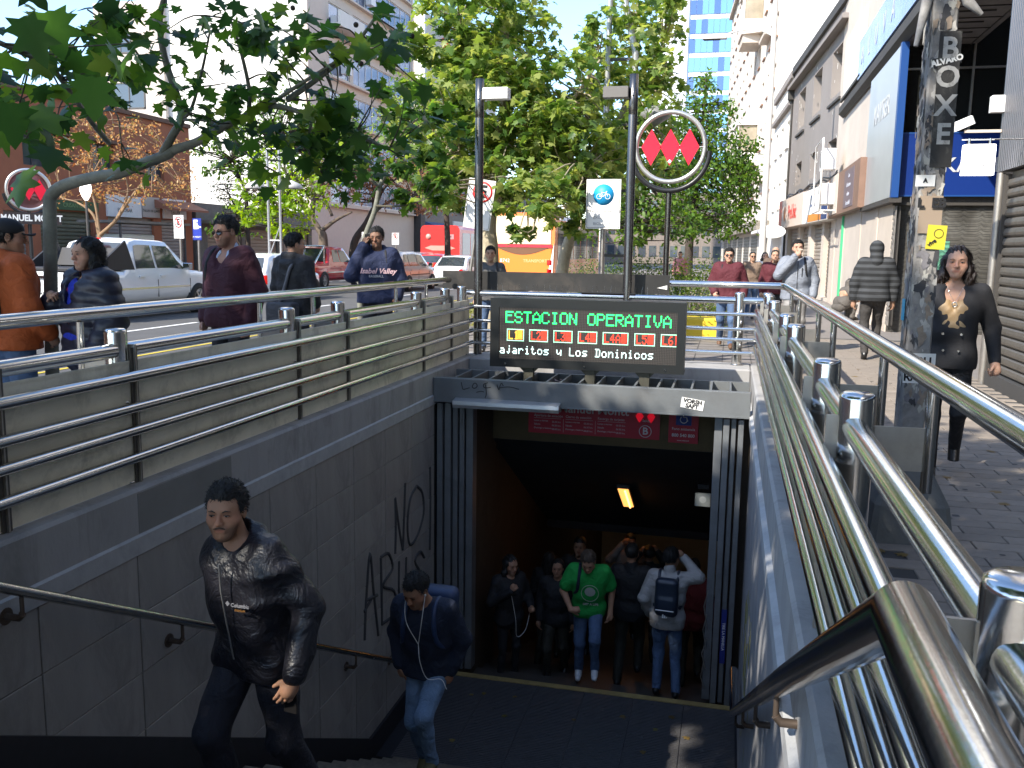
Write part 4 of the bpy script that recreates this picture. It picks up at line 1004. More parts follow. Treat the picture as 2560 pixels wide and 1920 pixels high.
sticker(2.42, .11, .7, mat('poster_black', (.03, .029, .028), .7, var=.3, vscale=9, dirt=.6, dirtcol=(.2, .19, .17), dscale=9), None, mat('poster_white', (.42, .41, .39), .7, dirt=.85, dscale=14), .15, 0, .03, stack='BOXE')
sticker(2.62, .14, .05, black_paint, 'ALVARO', white_paint, .042, -14, .02)
sticker(1.82, .12, .2, mat('kraft', (.3, .23, .17), .85)); 
y_ = sticker(1.72 - .02, .1, .13, mat('sticker_yellow', (.6, .5, .04), .6), None, None, 0, 3, .04)
MB().lathe([(.022, -.002), (.025, -.002), (.025, 0)], (.01, 0, .02), (0, 1, 0), 16).build('ring_print', ink, y_); text('vive', .03, (-.02, -.002, -.03), 0, ink, y_, bold=.001, ry=R(-40))
sticker(.93, .15, .065, white_paint, 'RAKS', ink, .062, 0, .0)
sticker(1.02, .12, .09, white_paint, 'BLI', ink, .06, 0, .03)
sticker(1.3, .05, .12, mat('sticker_blue', (.05, .35, .55), .5), None, None, 0, 0, .02, 3)
sticker(2.0, .1, .06, white_paint, 'A', ink, .03, 0, -.04)
sticker(4.15, .1, .15, white_paint, 'SKO', ink, .05, 5, -.03)
text('L  EB', .07, rot @ Vector((.0, -.085, 1.88)), R(6), ink, cp_, bold=.003)
for pts_, rr_ in (([(.03, -.1, 3.1), (.1, -.11, 2.9), (.17, -.1, 2.84)], [.02, .03, .012]), ([(-.085, -.05, 2.95), (-.13, -.06, 2.7)], [.03, .012]), ([(.07, -.08, 4.6), (.11, -.08, 4.0), (.08, -.08, 3.7)], [.045, .04, .01])):
    MB().tube(pts_, rr_, n=8).build('torn_strip', mat('paper_1', (.3, .29, .28), .85), cp_)

# street lamp
sl = thing('street_lamp', 'tall white street lamp pole with a long curved arm over the right pavement', 'street lamp', (.95, 30, 0))
MB().lathe([(.13, 0), (.13, 1.0), (.11, 1.1), (.075, 9.0), (.05, 9.9), (0, 9.95)], (0, 0, 0), (0, 0, 1), 14).build('pole', mat('lamp_white', (.62, .6, .57), .5, .2, var=.08), sl)
MB().tube([Vector(p) for p in smooth_tube([(0, 0, 8.2), (-.5, 0, 8.42), (-1.1, 0, 8.4), (-1.5, 0, 8.28)], 5)], .025, n=8).build('arm', frame_white, sl)
MB().bbox(-2.15, -1.4, -.12, .12, 8.18, 8.3, .03).build('lamp_head', mat('lamp_white', (.62, .6, .57), .5, .2, var=.08), sl); MB().box(-2.1, -1.6, -.09, .09, 8.16, 8.185).build('lens', frame_dark, sl)
o = MB().bbox(-.25, .1, -.25, .25, 0, .12, .04).build('concrete_pedestal', concrete_light); o.location = (.95, 29.4, 0); tag(o, 'low concrete pedestal at the foot of the street lamp', 'pedestal')
# ================================================================ signs on poles
def sign_plate(name, label, loc, w_, h, pole_h, tilt=0, pm_=steel_plate, rz=0, group=None, side=0.):
    t = thing(name, label, 'sign', loc, rz, group)
    a = R(tilt); s_ = MB().cyl((0, .02, 0), (math.sin(a) * pole_h, .02, math.cos(a) * pole_h), .028, n=8); s_.build('pole', pm_, t)
    p = bpy.data.objects.new('plate_frame', None)
    Rm = Matrix.Rotation(a, 3, 'Y'); c = Vector((math.sin(a) * (pole_h - h / 2) + side, -.02, math.cos(a) * (pole_h - h / 2)))
    o = MB().bbox(-w_ / 2, w_ / 2, -.004, .004, -h / 2, h / 2, .003).build('plate', white_paint, t); o.location = c; o.rotation_euler = (0, a, 0)
    b_ = .012; MB().tube([(-w_ / 2 + .02, -.006, -h / 2 + .02), (w_ / 2 - .02, -.006, -h / 2 + .02), (w_ / 2 - .02, -.006, h / 2 - .02), (-w_ / 2 + .02, -.006, h / 2 - .02)], .004, n=4, closed=True).build('border', ink, o)
    return t, o
red_print = mat('red_print', (.65, .03, .03), .5)
t, o = sign_plate('parking_sign', 'tilted white no parking sign behind the left tubular pole', (-4.78, 15.9, 0), .5, .88, 2.86, 8)
MB().lathe([(.15, -.008), (.185, -.008), (.185, -.004)], (.03, 0, .22), (0, 1, 0), 28).build('ring', red_print, o); text('E', .3, (.03, -.007, .22), 0, ink, o, bold=.012); MB().obox((.03, -.009, .22), (.34, .002, .035), (0, R(45), 0)).build('slash', red_print, o)
t, o = sign_plate('bicycle_sign', 'white bicycle parking sign with a blue circle in front of the trees', (-2.08, 15, 0), .57, .8, 2.76)
MB().lathe([(0, -.007), (.17, -.007), (.17, -.004)], (0, 0, .15), (0, 1, 0), 32).build('blue_disc', mat('cyan_disc', (.01, .3, .62), .5), o)
bk = MB()
for x in (-.07, .07): bk.tube([(x + .042 * math.cos(q * PI / 6), -.009, .12 + .042 * math.sin(q * PI / 6)) for q in range(12)], .006, n=5, closed=True)
for a, b in (((-.07, .12), (-.03, .18)), ((-.03, .18), (.045, .18)), ((.045, .18), (.0, .12)), ((0, .12), (-.03, .18)), ((-.07, .12), (0, .12)), ((.07, .12), (.04, .2)), ((.04, .2), (.06, .205)), ((-.035, .19), (-.015, .19))): bk.cyl((a[0], -.009, a[1]), (b[0], -.009, b[1]), .006, n=5)
bk.build('bicycle_symbol', white_paint, o)
for i, s_ in enumerate(('ESTACIONAMIENTO', 'EXCLUSIVO', 'BICICLETAS')): text(s_, .062, (0, -.006, -.12 - i * .1), 0, mat('grey_print', (.3, .3, .3), .6), o)
def small_sign(name, label, u, v0, v1, wpx, y, kind):
    a = at(u, v0, y); b = at(u, v1, y); w_ = wpx / 2250 * y * 1.08
    t, o = sign_plate(name, label, (a.x, y, 0), w_, a.z - b.z, a.z, rz=-math.atan2(a.x, y) * -1 * .5)
    h = a.z - b.z
    if kind == 'E':
        MB().lathe([(w_ * .3, -.008), (w_ * .38, -.008), (w_ * .38, -.004)], (0, 0, h * .2), (0, 1, 0), 24).build('ring', red_print, o); text('E', w_ * .55, (0, -.007, h * .2), 0, ink, o, bold=.01); MB().obox((0, -.009, h * .2), (w_ * .7, .002, w_ * .07), (0, R(45), 0)).build('slash', red_print, o)
    return t, o
small_sign('parking_sign', 'white no parking sign left of the small blue sign across the avenue', 447, 538, 596, 38, 23, 'E')
t, o = small_sign('street_sign', 'blue parking direction sign with a white letter E and arrow', 493, 546, 600, 32, 23, '')
o.data.materials[0] = mat('sign_blue', (.02, .04, .3), .5); text('E', .32, (-.05, -.007, .12), 0, white_paint, o, bold=.02); MB().obox((.09, -.008, .06), (.16, .003, .04)).prism([(.02, -.008, .06), (.08, -.008, .12), (.08, -.008, 0)], (0, .003, 0)).build('arrow', white_paint, o); text('M. MONTT', .07, (0, -.007, -.22), 0, white_paint, o)
small_sign('parking_sign', 'white no parking sign between the red pickup and the man on the phone', 916, 580, 616, 25, 30, 'E')
small_sign('parking_sign', 'white no parking sign right of the head of the man on the phone', 989, 582, 612, 20, 38, 'E')

# round station signs
diam = mat('emblem_red', (.72, .012, .04), .35)
ring_m = mat('ring_metal', (.62, .6, .56), .3, .8)
t = thing('station_totem', 'large round station emblem of three red diamonds in a metal ring on a pole', 'sign', (-1.1, 16, 0))
MB().tube([(0 + .58 * math.cos(q * PI / 24), 0, 3.37 + .58 * math.sin(q * PI / 24)) for q in range(48)], .042, n=10, closed=True).build('ring', ring_m, t)
MB().tube([(0 + .66 * math.cos(q), .02, 3.30 + .66 * math.sin(q)) for q in [R(188 + k * 8.6) for k in range(21)]], .045, n=10).build('cradle', mat('cradle_black', (.03, .03, .032), .35, .4), t)
for x in (-.32, 0, .32): MB().prism([(x, -.03, .3 + 3.37), (x + .17, -.03, 3.37), (x, -.03, 3.37 - .31), (x - .17, -.03, 3.37)], (0, .05, 0)).build('diamond', diam, t)
MB().cyl((-.62, 0, 3.37), (-.44, 0, 3.37), .012, n=6).cyl((.44, 0, 3.37), (.62, 0, 3.37), .012, n=6).build('stay', ring_m, t)
MB().cyl((0, .05, 0), (0, .05, 2.65), .05, n=14).build('pole', mat('dark_steel', (.16, .155, .15), .25, .95, dirt=.2, dscale=4), t)
MB().obox((.0, -.035, 3.13), (.05, .003, .05), (0, R(40), 0)).build('sticker', white_paint, t)
t = thing('station_totem', 'round station emblem above a dark board reading manuel montt at the left edge', 'sign', (-17.6, 20, 0), R(41))
MB().tube([(.5 * math.cos(q * PI / 24), 0, 2.93 + .5 * math.sin(q * PI / 24)) for q in range(48)], .045, n=10, closed=True).build('ring', ring_m, t)
MB().tube([(.58 * math.cos(q), .02, 2.9 + .58 * math.sin(q)) for q in [R(188 + k * 8.6) for k in range(21)]], .04, n=10).build('cradle', mat('cradle_black', (.03, .03, .032), .35, .4), t)
MB().lathe([(0, .0), (.46, 0), (.46, .02)], (0, -.01, 2.93), (0, 1, 0), 28).build('backing', mat('emblem_back', (.2, .08, .08), .12, .3), t)
for x in (-.26, 0, .26): MB().prism([(x, -.04, .27 + 2.93), (x + .14, -.04, 2.93), (x, -.04, 2.66), (x - .14, -.04, 2.93)], (0, .03, 0)).build('diamond', diam, t)
MB().box(-.6, .72, -.04, .0, 2.06, 2.36).build('name_board', mat('name_board', (.035, .025, .025), .4), t); text('MANUEL MONTT', .22, (.04, -.045, 2.21), 0, white_paint, t, squash=.82, bold=.008)
MB().cyl((-.02, .05, 0), (-.02, .05, 2.4), .05, n=10).build('pole', mat('cradle_black', (.03, .03, .032), .35, .4), t)
o = thing('globe_lamp', 'bright white lantern glowing beside the left station emblem', 'lamp', (-16.3, 20.5, 2.9)); MB().lathe([(0, .3), (.12, .28), (.15, .05), (.1, -.1), (.04, -.2), (0, -.22)], (0, 0, 0), (0, 0, 1), 14).build('globe', mat('lantern_glow', (.8, .8, .7), .4, emit=(1, .95, .85), estr=1.5), o); MB().cyl((0, 0, -.2), (0, 0, -2.9), .03, n=8).build('pole', frame_dark, o)
# square lattice street lamps
def lattice_lamp(label, x, y, h, hh, w_=.55):
    t = thing('lattice_lamp', label, 'street lamp', (x, y, 0)); pm_ = mat('galvanised', (.42, .42, .42), .4, .6)
    m = MB().cyl((-w_ / 2, 0, 0), (-w_ / 2, 0, h), .045, n=8).cyl((w_ / 2, 0, 0), (w_ / 2, 0, h), .045, n=8); m.build('pole', pm_, t)
    z = h
    while z > .6: MB().cyl((-w_ / 2, 0, z), (w_ / 2, 0, z), .025, n=6).build('brace', pm_, t); z -= 1.45
    MB().cyl((-w_ / 2, 0, h - 3.4), (w_ / 2, 0, h - 2.4), .02, n=6).build('brace', pm_, t)
    for s_ in (-1, 1):
        if s_ in hh:
            q = MB(); q.lathe([(0, .22), (.28, .1), (.36, .0), (.34, -.05)], (s_ * (w_ / 2 + .42), 0, h - 1.2), (0, 0, 1), 12).cyl((s_ * w_ / 2, 0, h - 1.15), (s_ * (w_ / 2 + .3), 0, h - 1.15), .03, n=6); q.build('lamp_shade', mat('lamp_shade_pale', (.45, .43, .4), .5), t)
    return t
p = at(682, 372, 27); lattice_lamp('pale lattice street lamp with two shades across the avenue beside the lime green tree', p.x, 27, p.z, (-1, 1), .42)
# tall forked mast behind the display
t = thing('mast', 'tall forked grey steel mast with a cone shaded lamp in front of the plane tree', 'mast', (-2.5, 20, 0)); gm = mat('galvanised', (.42, .42, .42), .4, .6)
MB().tube([(-.27, 0, 0), (-.27, 0, 5.1), (-.24, 0, 8.6)], .06, n=8).tube([(.32, 0, 0), (.32, 0, 5.75), (-.05, 0, 7.3)], .07, n=8).build('pole', gm, t)
for z in (5.65, 4.3, 2.9, 1.5): MB().box(-.27, .32, -.02, .02, z - .03, z + .03).build('brace', mat('dark_bracket', (.06, .06, .06), .5), t)
MB().lathe([(0, .28), (.3, .12), (.34, .0), (.0, -.22)], (.78, 0, 4.45), (0, 0, 1), 12).build('lamp_shade', mat('lamp_shade_grey', (.2, .2, .2), .5), t); MB().cyl((-.2, 0, 4.35), (.7, 0, 4.4), .03, n=6).build('arm', mat('dark_bracket', (.06, .06, .06), .5), t)

# ================================================================ vehicles (local: rear at y=0, front at +y, x across)
tyre_m = mat('tyre', (.02, .02, .02), .8, var=.2); rim_m = mat('alloy', (.5, .5, .5), .3, .9); chrome = mat('chrome', (.7, .7, .7), .1, 1)
car_glass = mat('car_glass', (.03, .04, .045), .04, 0, spec=1.0); tail_red = mat('tail_lamp', (.5, .01, .01), .15, emit=(.6, .01, .01), estr=.25); plastic = mat('black_plastic', (.02, .02, .022), .6)
def wheel(par, x, y, r, s):
    k = ('w', round(r, 2), s)
    if k not in first:
        o = MB().lathe([(r * .62, -.1), (r * .92, -.11), (r, -.07), (r, .07), (r * .92, .11), (r * .62, .1)], (0, 0, 0), (1, 0, 0), 26).build('wheel', tyre_m, par)
        m = MB().lathe([(r * .62, .085), (r * .56, .09), (r * .5, .04), (.0, .03)], (0, 0, 0), (s, 0, 0), 22)
        for q in range(6):
            a = q * PI / 3; m.obox((s * .065, math.cos(a) * r * .3, math.sin(a) * r * .3), (.03, r * .5, r * .13), Matrix.Rotation(a, 3, 'X'))
        m.lathe([(0, .1), (r * .14, .09), (r * .16, .05)], (0, 0, 0), (s, 0, 0), 12)
        rm = m.build('rim', rim_m, o); first[k] = (o, rm)
    else:
        a_, b_ = first[k]; o = a_.copy(); COL.objects.link(o); o.parent = par; q = b_.copy(); COL.objects.link(q); q.parent = o
    o.location = (x, y, r); return o
def car(name, label, loc, paint, L_, W_, H_, kind='suv', r=.33, rz=0, zoff=-.13):
    """kind suv / sedan / pickup"""
    t = thing(name, label, 'car' if kind != 'pickup' else 'pickup truck', (loc[0], loc[1], zoff), rz)
    hw = W_ / 2; zs = .32 * H_ / 1.5 * .9
    belt = H_ * .60
    if kind == 'suv': top = [(0, belt * .98), (.06, belt * 1.03), (.35, H_ * .93), (.75, H_ * .99), (L_ * .42, H_), (L_ * .6, H_ * .96), (L_ * .76, belt * 1.03), (L_ * .8, belt), (L_ * .95, belt * .88), (L_, belt * .7)]
    elif kind == 'sedan': top = [(0, belt * .93), (.1, belt * .99), (.55, belt * 1.03), (1.25, H_ * .96), (1.8, H_), (L_ * .55, H_ * .98), (L_ * .73, belt * 1.0), (L_ * .78, belt * .98), (L_ * .95, belt * .86), (L_, belt * .65)]
    else: top = [(0, belt * .99), (.1, belt), (1.45, belt), (1.5, belt * 1.02), (1.85, H_ * .96), (2.2, H_), (L_ * .62, H_ * .98), (L_ * .76, belt * 1.02), (L_ * .8, belt * .98), (L_ * .95, belt * .9), (L_, belt * .72)]
    ty = np.array([p[0] for p in top]); tz = np.array([p[1] for p in top])
    zt = lambda y: float(np.interp(y, ty, tz))
    def section(y):
        z = zt(y); e = .12 * max(0, 1 - y / .35) ** 2 + .2 * max(0, 1 - (L_ - y) / .7) ** 2; w_ = hw - e
        green = max(0., min(1., (z - belt) / (H_ - belt)))
        pts = [(w_ * .9, zs), (w_ * .985, zs + .12), (w_, zs + .3), (w_ * .99, min(z - .05, belt * .82)), (w_ * .965, min(z - .02, belt * .98))]
        rw = w_ * (.965 - .2 * green); z0 = min(z - .02, belt * .98)
        pts += [(w_ * .95 + (rw - w_ * .95) * .5, z0 + (z - .05 - z0) * .5) if green > .01 else (w_ * .93, z - .012), (rw, z - .045 if green > .01 else z - .006), (rw * .82, z - .008), (0, z + .012)]
        return pts
    ys = sorted(set([0, .04, .1, .2] + list(ty) + list(np.linspace(.3, L_ - .1, 22)) + [L_ - .15, L_ - .05, L_]))
    secs = [section(y) for y in ys]; n = len(secs[0]); v = []
    for y, s_ in zip(ys, secs):
        row = [(x, y, z) for x, z in s_] + [(-x, y, z) for x, z in reversed(s_[:-1])]
        v += row
    m_ = 2 * n - 1; f = []
    for i in range(len(ys) - 1):
        for k in range(m_ - 1): f.append((i * m_ + k, i * m_ + k + 1, (i + 1) * m_ + k + 1, (i + 1) * m_ + k))
        f.append((i * m_ + m_ - 1, i * m_, (i + 1) * m_, (i + 1) * m_ + m_ - 1))
    b_ = MB(); b_.add(v, f, True); b_.add(v[:m_], [tuple(range(m_))]); b_.add(v[-m_:], [tuple(range(m_ - 1, -1, -1))])
    body = b_.build('body', paint, t)
    def side(y, tt, s_, out=.006):
        sec = section(y); a = sec[4]; b = sec[6]; x = a[0] + (b[0] - a[0]) * tt; z = a[1] + (b[1] - a[1]) * tt; return (s_ * (x + out), y, z)
    def patch(ya0, ya1, yb0, yb1, s_, t0=.1, t1=.86, name='side_window', m_=car_glass):
        P_ = []
        for j in range(4):
            tt = t0 + (t1 - t0) * j / 3; y0 = ya0 + (yb0 - ya0) * j / 3; y1 = ya1 + (yb1 - ya1) * j / 3
            for i in range(7): P_.append(side(y0 + (y1 - y0) * i / 6, tt, s_))
        MB().add(P_, [(j * 7 + i, j * 7 + i + 1, j * 7 + i + 8, j * 7 + i + 7) for j in range(3) for i in range(6)], True).build(name, m_, t)
    if kind == 'suv': wins = [(.45, L_ * .22, .65, L_ * .22), (L_ * .235, L_ * .44, L_ * .235, L_ * .44), (L_ * .455, L_ * .73, L_ * .455, L_ * .6)]
    elif kind == 'sedan': wins = [(L_ * .25, L_ * .45, L_ * .32, L_ * .45), (L_ * .465, L_ * .7, L_ * .465, L_ * .59)]
    else: wins = [(1.95, L_ * .5, 2.05, L_ * .5), (L_ * .515, L_ * .745, L_ * .515, L_ * .64)]
    for s_ in (-1, 1):
        for w_ in wins: patch(*w_, s_)
        m = MB()
        for y in [w_[1] + .03 for w_ in wins[:-1]] + [wins[-1][1] + .05]: m.box(*sorted((s_ * (hw * .99), s_ * (hw + .003))), y - .006, y + .006, zs + .12, belt * .8)
        m.build('door_seam', plastic, t)
        MB().box(*sorted((s_ * (hw - .01), s_ * (hw + .012))), L_ * .25, L_ * .75, zs + .33, zs + .37).build('side_moulding', chrome if kind == 'pickup' else plastic, t)
        for w_ in wins[-2:]: MB().box(*sorted((s_ * hw * .97, s_ * (hw + .02))), w_[0] + .05, w_[0] + .25, belt * .86, belt * .89).build('door_handle', paint, t)
        MB().bbox(*sorted((s_ * (hw + .02), s_ * (hw + .2))), L_ * .69, L_ * .72, belt * 1.0, belt * 1.0 + .16, .01).build('mirror', chrome, t)
        for yw in (L_ * .19, L_ * .82):
            ar = MB().lathe([(0, .004), (r + .07, .004), (r + .075, -.05)], (s_ * hw * .985, yw, r), (s_, 0, 0), 24); ar.build('wheel_arch', plastic, t)
            wheel(t, s_ * (hw - .06), yw, r, s_)
    # rear: window, lamps, bumper, plate
    def across(y, u, out=.006):
        s_ = section(y); return (u * s_[7][0] * 1.08, y - out * 2, s_[7][1] + (s_[8][1] - s_[7][1]) * (1 - abs(u)) + .008)
    y0, y1 = {'suv': (.1, .33), 'sedan': (.62, 1.2), 'pickup': (1.53, 1.83)}[kind]
    P_ = [across(y0 + (y1 - y0) * j / 3, -.93 + 1.86 * i / 6) for j in range(4) for i in range(7)]
    MB().add(P_, [(j * 7 + i, j * 7 + i + 1, j * 7 + i + 8, j * 7 + i + 7) for j in range(3) for i in range(6)], True).build('rear_window', car_glass, t)
    wl, zl_ = hw * .88, belt * .62
    for s_ in (-1, 1): MB().bbox(*sorted((s_ * hw * .72, s_ * hw * .925)), -.015, .12, zl_, belt * .93, .02).build('tail_light', tail_red, t)
    MB().bbox(-hw * .93, hw * .93, -.09, .1, zs - .02, zs + .2, .03).build('bumper', chrome if kind == 'pickup' else paint, t)
    pl = MB().box(-.24, .24, -.012, 0, zl_ - .12, zl_ + .02).build('number_plate', white_paint, t); text('DK 4138' if kind == 'pickup' else 'GH 27 51', .09, (0, -.016, zl_ - .05), 0, ink, pl)
    return t, section, zt
paintw = mat('car_white', (.78, .79, .8), .25, coat=1.); paintr = mat('car_red', (.55, .015, .015), .25, coat=1.); paints = mat('car_silver', (.45, .42, .42), .3, .6, coat=1.)
t, sec, zt = car('pickup_truck', 'white pickup truck with a black bed cover in the nearest lane', (-14.35, 16.5), paintw, 5.35, 1.95, 1.86, 'pickup', .38)
MB().bbox(-.9, .9, .0, 1.5, 1.13, 1.2, .02).build('bed_cover', plastic, t); MB().obox((0, 1.5, 1.42), (1.62, .5, .03), (R(52), 0, 0)).prism([(-.93, .5, 1.14), (-.93, 1.6, 1.8), (-.93, 1.9, 1.14)], (.05, 0, 0)).prism([(.88, .5, 1.14), (.88, 1.6, 1.8), (.88, 1.9, 1.14)], (.05, 0, 0)).build('sports_bar', plastic, t)
MB().obox((.0, -.02, 1.0), (.8, .03, .06)).build('tailgate_handle', chrome, t); MB().box(-.25, .25, 1.6, 1.66, 1.83, 1.86).build('brake_light', tail_red, t)
t, sec, zt = car('pickup_truck', 'red pickup truck with a chrome roll bar in the far lanes', (-17.0, 33.2), paintr, 5.2, 1.8, 1.75, 'pickup', .37)
MB().tube([(-.75, .4, 1.05), (-.72, 1.35, 1.75), (.72, 1.35, 1.75), (.75, .4, 1.05)], .04, n=8).tube([(-.72, 1.35, 1.05), (-.72, 1.35, 1.72)], .03, n=6).tube([(.72, 1.35, 1.05), (.72, 1.35, 1.72)], .03, n=6).build('roll_bar', chrome, t)
car('hatchback', 'white hatchback partly hidden behind the man with the shoulder bag', (-14.6, 25.2), paintw, 4.0, 1.7, 1.5, 'suv', .3)
car('estate_car', 'silver estate car beside the man on the phone', (-13.35, 33.4), paints, 4.6, 1.75, 1.62, 'suv', .33)
car('saloon_car', 'white saloon car in front of the red bus', (-12.6, 39.5), paintw, 4.3, 1.68, 1.42, 'sedan', .3)
car('saloon_car', 'white saloon car just left of the tubular pole', (-11.2, 47), paintw, 4.3, 1.68, 1.42, 'sedan', .3)
car('hatchback', 'dark blue hatchback between the silver car and the red bus', (-18.6, 52), mat('car_blue', (.06, .1, .14), .25, coat=1.), 4.2, 1.7, 1.5, 'suv', .3)
car('hatchback', 'small red car behind the silver estate', (-16.0, 47), paintr, 4.0, 1.7, 1.45, 'suv', .3)
def bus(label, loc, paint, rear_m, hi, orange=True, Lb=12):
    t = thing('bus', label, 'bus', (loc[0], loc[1], -.13))
    w_ = 1.27; h = 3.15
    prof = [(-w_, .35), (-w_, 2.9), (-w_ + .12, h - .05), (-w_ + .3, h), (w_ - .3, h), (w_ - .12, h - .05), (w_, 2.9), (w_, .35)]
    MB().prism([(x, 0, z) for x, z in prof], (0, Lb, 0)).build('body', paint, t)
    if orange:
        MB().bbox(-1.12, 1.12, -.035, 0, 1.95, 3.02, .01).build('rear_panel', hi, t); MB().box(-1.16, 1.16, -.06, 0, 1.82, 1.93).build('red_band', mat('bus_red_band', (.5, .03, .05), .4), t)
        pts = [(-1.02, -.045, 1.8), (1.02, -.045, 1.8)] + [(1.02 - k * .17, -.045, 1.8 - .26 * math.sin(PI * k / 12)) for k in range(1, 12)]
        MB().prism(pts, (0, .03, 0)).build('vent_recess', mat('vent_brown', (.16, .07, .03), .6), t)
        MB().bbox(-1.15, 1.15, -.03, 0, .6, 1.78, .02).build('engine_cover', mat('bus_orange_panel', (.8, .23, .03), .35), t)
        MB().prism([(.95, -.05, .45), (1.2, -.05, .45), (1.25, -.05, 2.0)], (0, .04, 0)).build('white_flash', white_paint, t)
        MB().box(-.95, -.5, -.04, -.03, 1.2, 1.34).build('number_print', white_paint, t) if False else text('8742', .2, (-.7, -.035, 1.3), 0, white_paint, t)
        text('TRANSPORTE', .17, (.55, -.035, 1.3), 0, mat('faint_yellow', (.8, .55, .25), .5), t)
        MB().box(-.5, .5, -.04, -.03, .62, .72).build('bumper_strip', white_paint, t)
    else:
        MB().box(.32, .9, -.02, 0, 2.3, 2.6).build('route_display', mat('display_pink', (.5, .25, .25), .4), t); text('424', .2, (.61, -.025, 2.45), 0, ink, t)
        MB().lathe([(.0, .03), (.17, .03), (.17, 0)], (-.75, 0, 2.45), (0, -1, 0), 16).build('round_badge', hi, t)
        MB().prism([(-1.0, -.02, 1.75), (-.6, -.02, 1.9), (.6, -.02, 1.9), (1.0, -.02, 1.75), (.5, -.02, 1.6), (-.5, -.02, 1.6)], (0, .02, 0)).build('rear_panel', hi, t)
        m = MB()
        for k in range(7): m.obox((.55 + k * .07, -.012, .95), (.025, .02, .45), (0, R(8), 0))
        m.build('engine_grille', mat('vent_brown', (.16, .07, .03), .6), t); text('PEÑALOLEN', .16, (-.5, -.02, 1.15), 0, white_paint, t)
    for s_ in (-1, 1):
        for k in range(6): MB().box(*sorted((s_ * w_, s_ * (w_ + .01))), .6 + k * 1.85, 2.3 + k * 1.85, 1.35, 2.7).build('side_window', car_glass, t)
        for z in (.8, 1.15): MB().bbox(*sorted((s_ * .98, s_ * 1.18)), -.05, 0, z, z + .2, .01).build('tail_light', tail_red, t)
        for yw in (2.6, 8.8): wheel(t, s_ * 1.12, yw, .48, s_)
    return t
bo = mat('bus_orange', (.8, .2, .03), .35, coat=.6); br_ = mat('bus_red', (.68, .035, .03), .35, coat=.6)
p = at(1307, 600, 34.5); bus('orange city bus seen from behind with a pale upper panel', (p.x, 34.5), bo, None, mat('bus_cream', (.8, .66, .42), .35))
p = at(1100, 600, 54); bus('red city bus seen from behind with a small route display', (p.x, 54), br_, None, mat('bus_pale_red', (.8, .3, .24), .35), False)
# ================================================================ trees
def leaf_shape(kind):
    """outline fan in the xy plane, stalk at the origin, tip along +y, unit length; slightly cupped"""
    if kind == 'plane':
        half = [(0, 0), (.10, .02), (.34, -.06), (.30, .10), (.52, .16), (.36, .27), (.30, .33), (.44, .44), (.60, .60), (.40, .60), (.26, .58), (.20, .66), (.16, .80), (.0, 1.0)]
    elif kind == 'star': half = [(0, 0), (.3, .0), (.48, .25), (.28, .35), (.5, .62), (.2, .62), (0, 1.0)]
    else: half = [(0, 0), (.24, .3), (.2, .7), (0, 1.0)]
    pts = half + [(-x, y) for x, y in reversed(half[1:-1])]
    c = (0, .4 if kind != 'oval' else .5)
    v = [(c[0], c[1], .0)] + [(x, y, -.22 * abs(x) + .1 * x * x - .08 * (y - .4) ** 2 * 2) for x, y in pts]
    n = len(pts); f = [(0, 1 + k, 1 + (k + 1) % n) for k in range(n)]
    return np.array(v), np.array(f)
SH = {k: leaf_shape(k) for k in ('plane', 'star', 'oval')}
def leaf_mesh(name, P_, S_, shape, m, parent, droop=.5, kind=None, nrm=None):
    P_ = np.asarray(P_, float); n = len(P_)
    if n == 0: return None
    V, F = SH[shape]; S_ = np.broadcast_to(np.asarray(S_, float), (n,))
    a = nrng.uniform(0, 2 * PI, n); tilt = nrng.normal(-droop, .5, n); roll = nrng.normal(0, .55, n)
    if name == 'fallen_leaves': tilt = tilt * .15
    d = np.stack([np.cos(a) * np.cos(tilt), np.sin(a) * np.cos(tilt), np.sin(tilt)], 1)          # stalk-to-tip
    up = np.array([0, 0, 1.]) + nrng.normal(0, .45 if name != 'fallen_leaves' else .08, (n, 3)); xx = np.cross(d, up); xx /= np.linalg.norm(xx, axis=1)[:, None] + 1e-9
    zz = np.cross(xx, d)
    W_ = (P_[:, None, :] + S_[:, None, None] * (V[None, :, 0:1] * xx[:, None] + V[None, :, 1:2] * d[:, None] + V[None, :, 2:3] * zz[:, None])).reshape(-1, 3)
    FF = (F[None] + (np.arange(n) * len(V))[:, None, None]).reshape(-1, 3)
    me = bpy.data.meshes.new(name); me.vertices.add(len(W_)); me.vertices.foreach_set('co', W_.ravel())
    me.loops.add(FF.size); me.loops.foreach_set('vertex_index', FF.ravel().astype(np.int32)); me.polygons.add(len(FF))
    me.polygons.foreach_set('loop_start', np.arange(0, FF.size, 3, dtype=np.int32)); me.polygons.foreach_set('loop_total', np.full(len(FF), 3, dtype=np.int32))
    me.polygons.foreach_set('use_smooth', np.ones(len(FF), dtype=bool)); me.materials.append(m); me.update(calc_edges=True)
    o = bpy.data.objects.new(name, me); COL.objects.link(o)
    if parent is not None: o.parent = parent
    if kind: o['kind'] = kind
    return o
bark = mat('plane_bark', (.2, .2, .16), .8, var=.35, vscale=7, bump=.4, bscale=40, dirt=.4, dirtcol=(.07, .06, .045), dscale=9)
bark_d = mat('dark_bark', (.06, .045, .035), .9, var=.3, vscale=6, bump=.4)
bark_pale = mat('pale_bark', (.42, .36, .25), .8, var=.35, vscale=5, bump=.3, dirt=.4, dirtcol=(.15, .12, .08), dscale=5)
twig_m = mat('twig', (.09, .08, .055), .85, var=.2)
lf_near = leafmat('leaf_near', [(.02, .05, .016), (.03, .075, .02), (.045, .11, .026), (.08, .165, .03), (.14, .2, .04)], .55, .38)
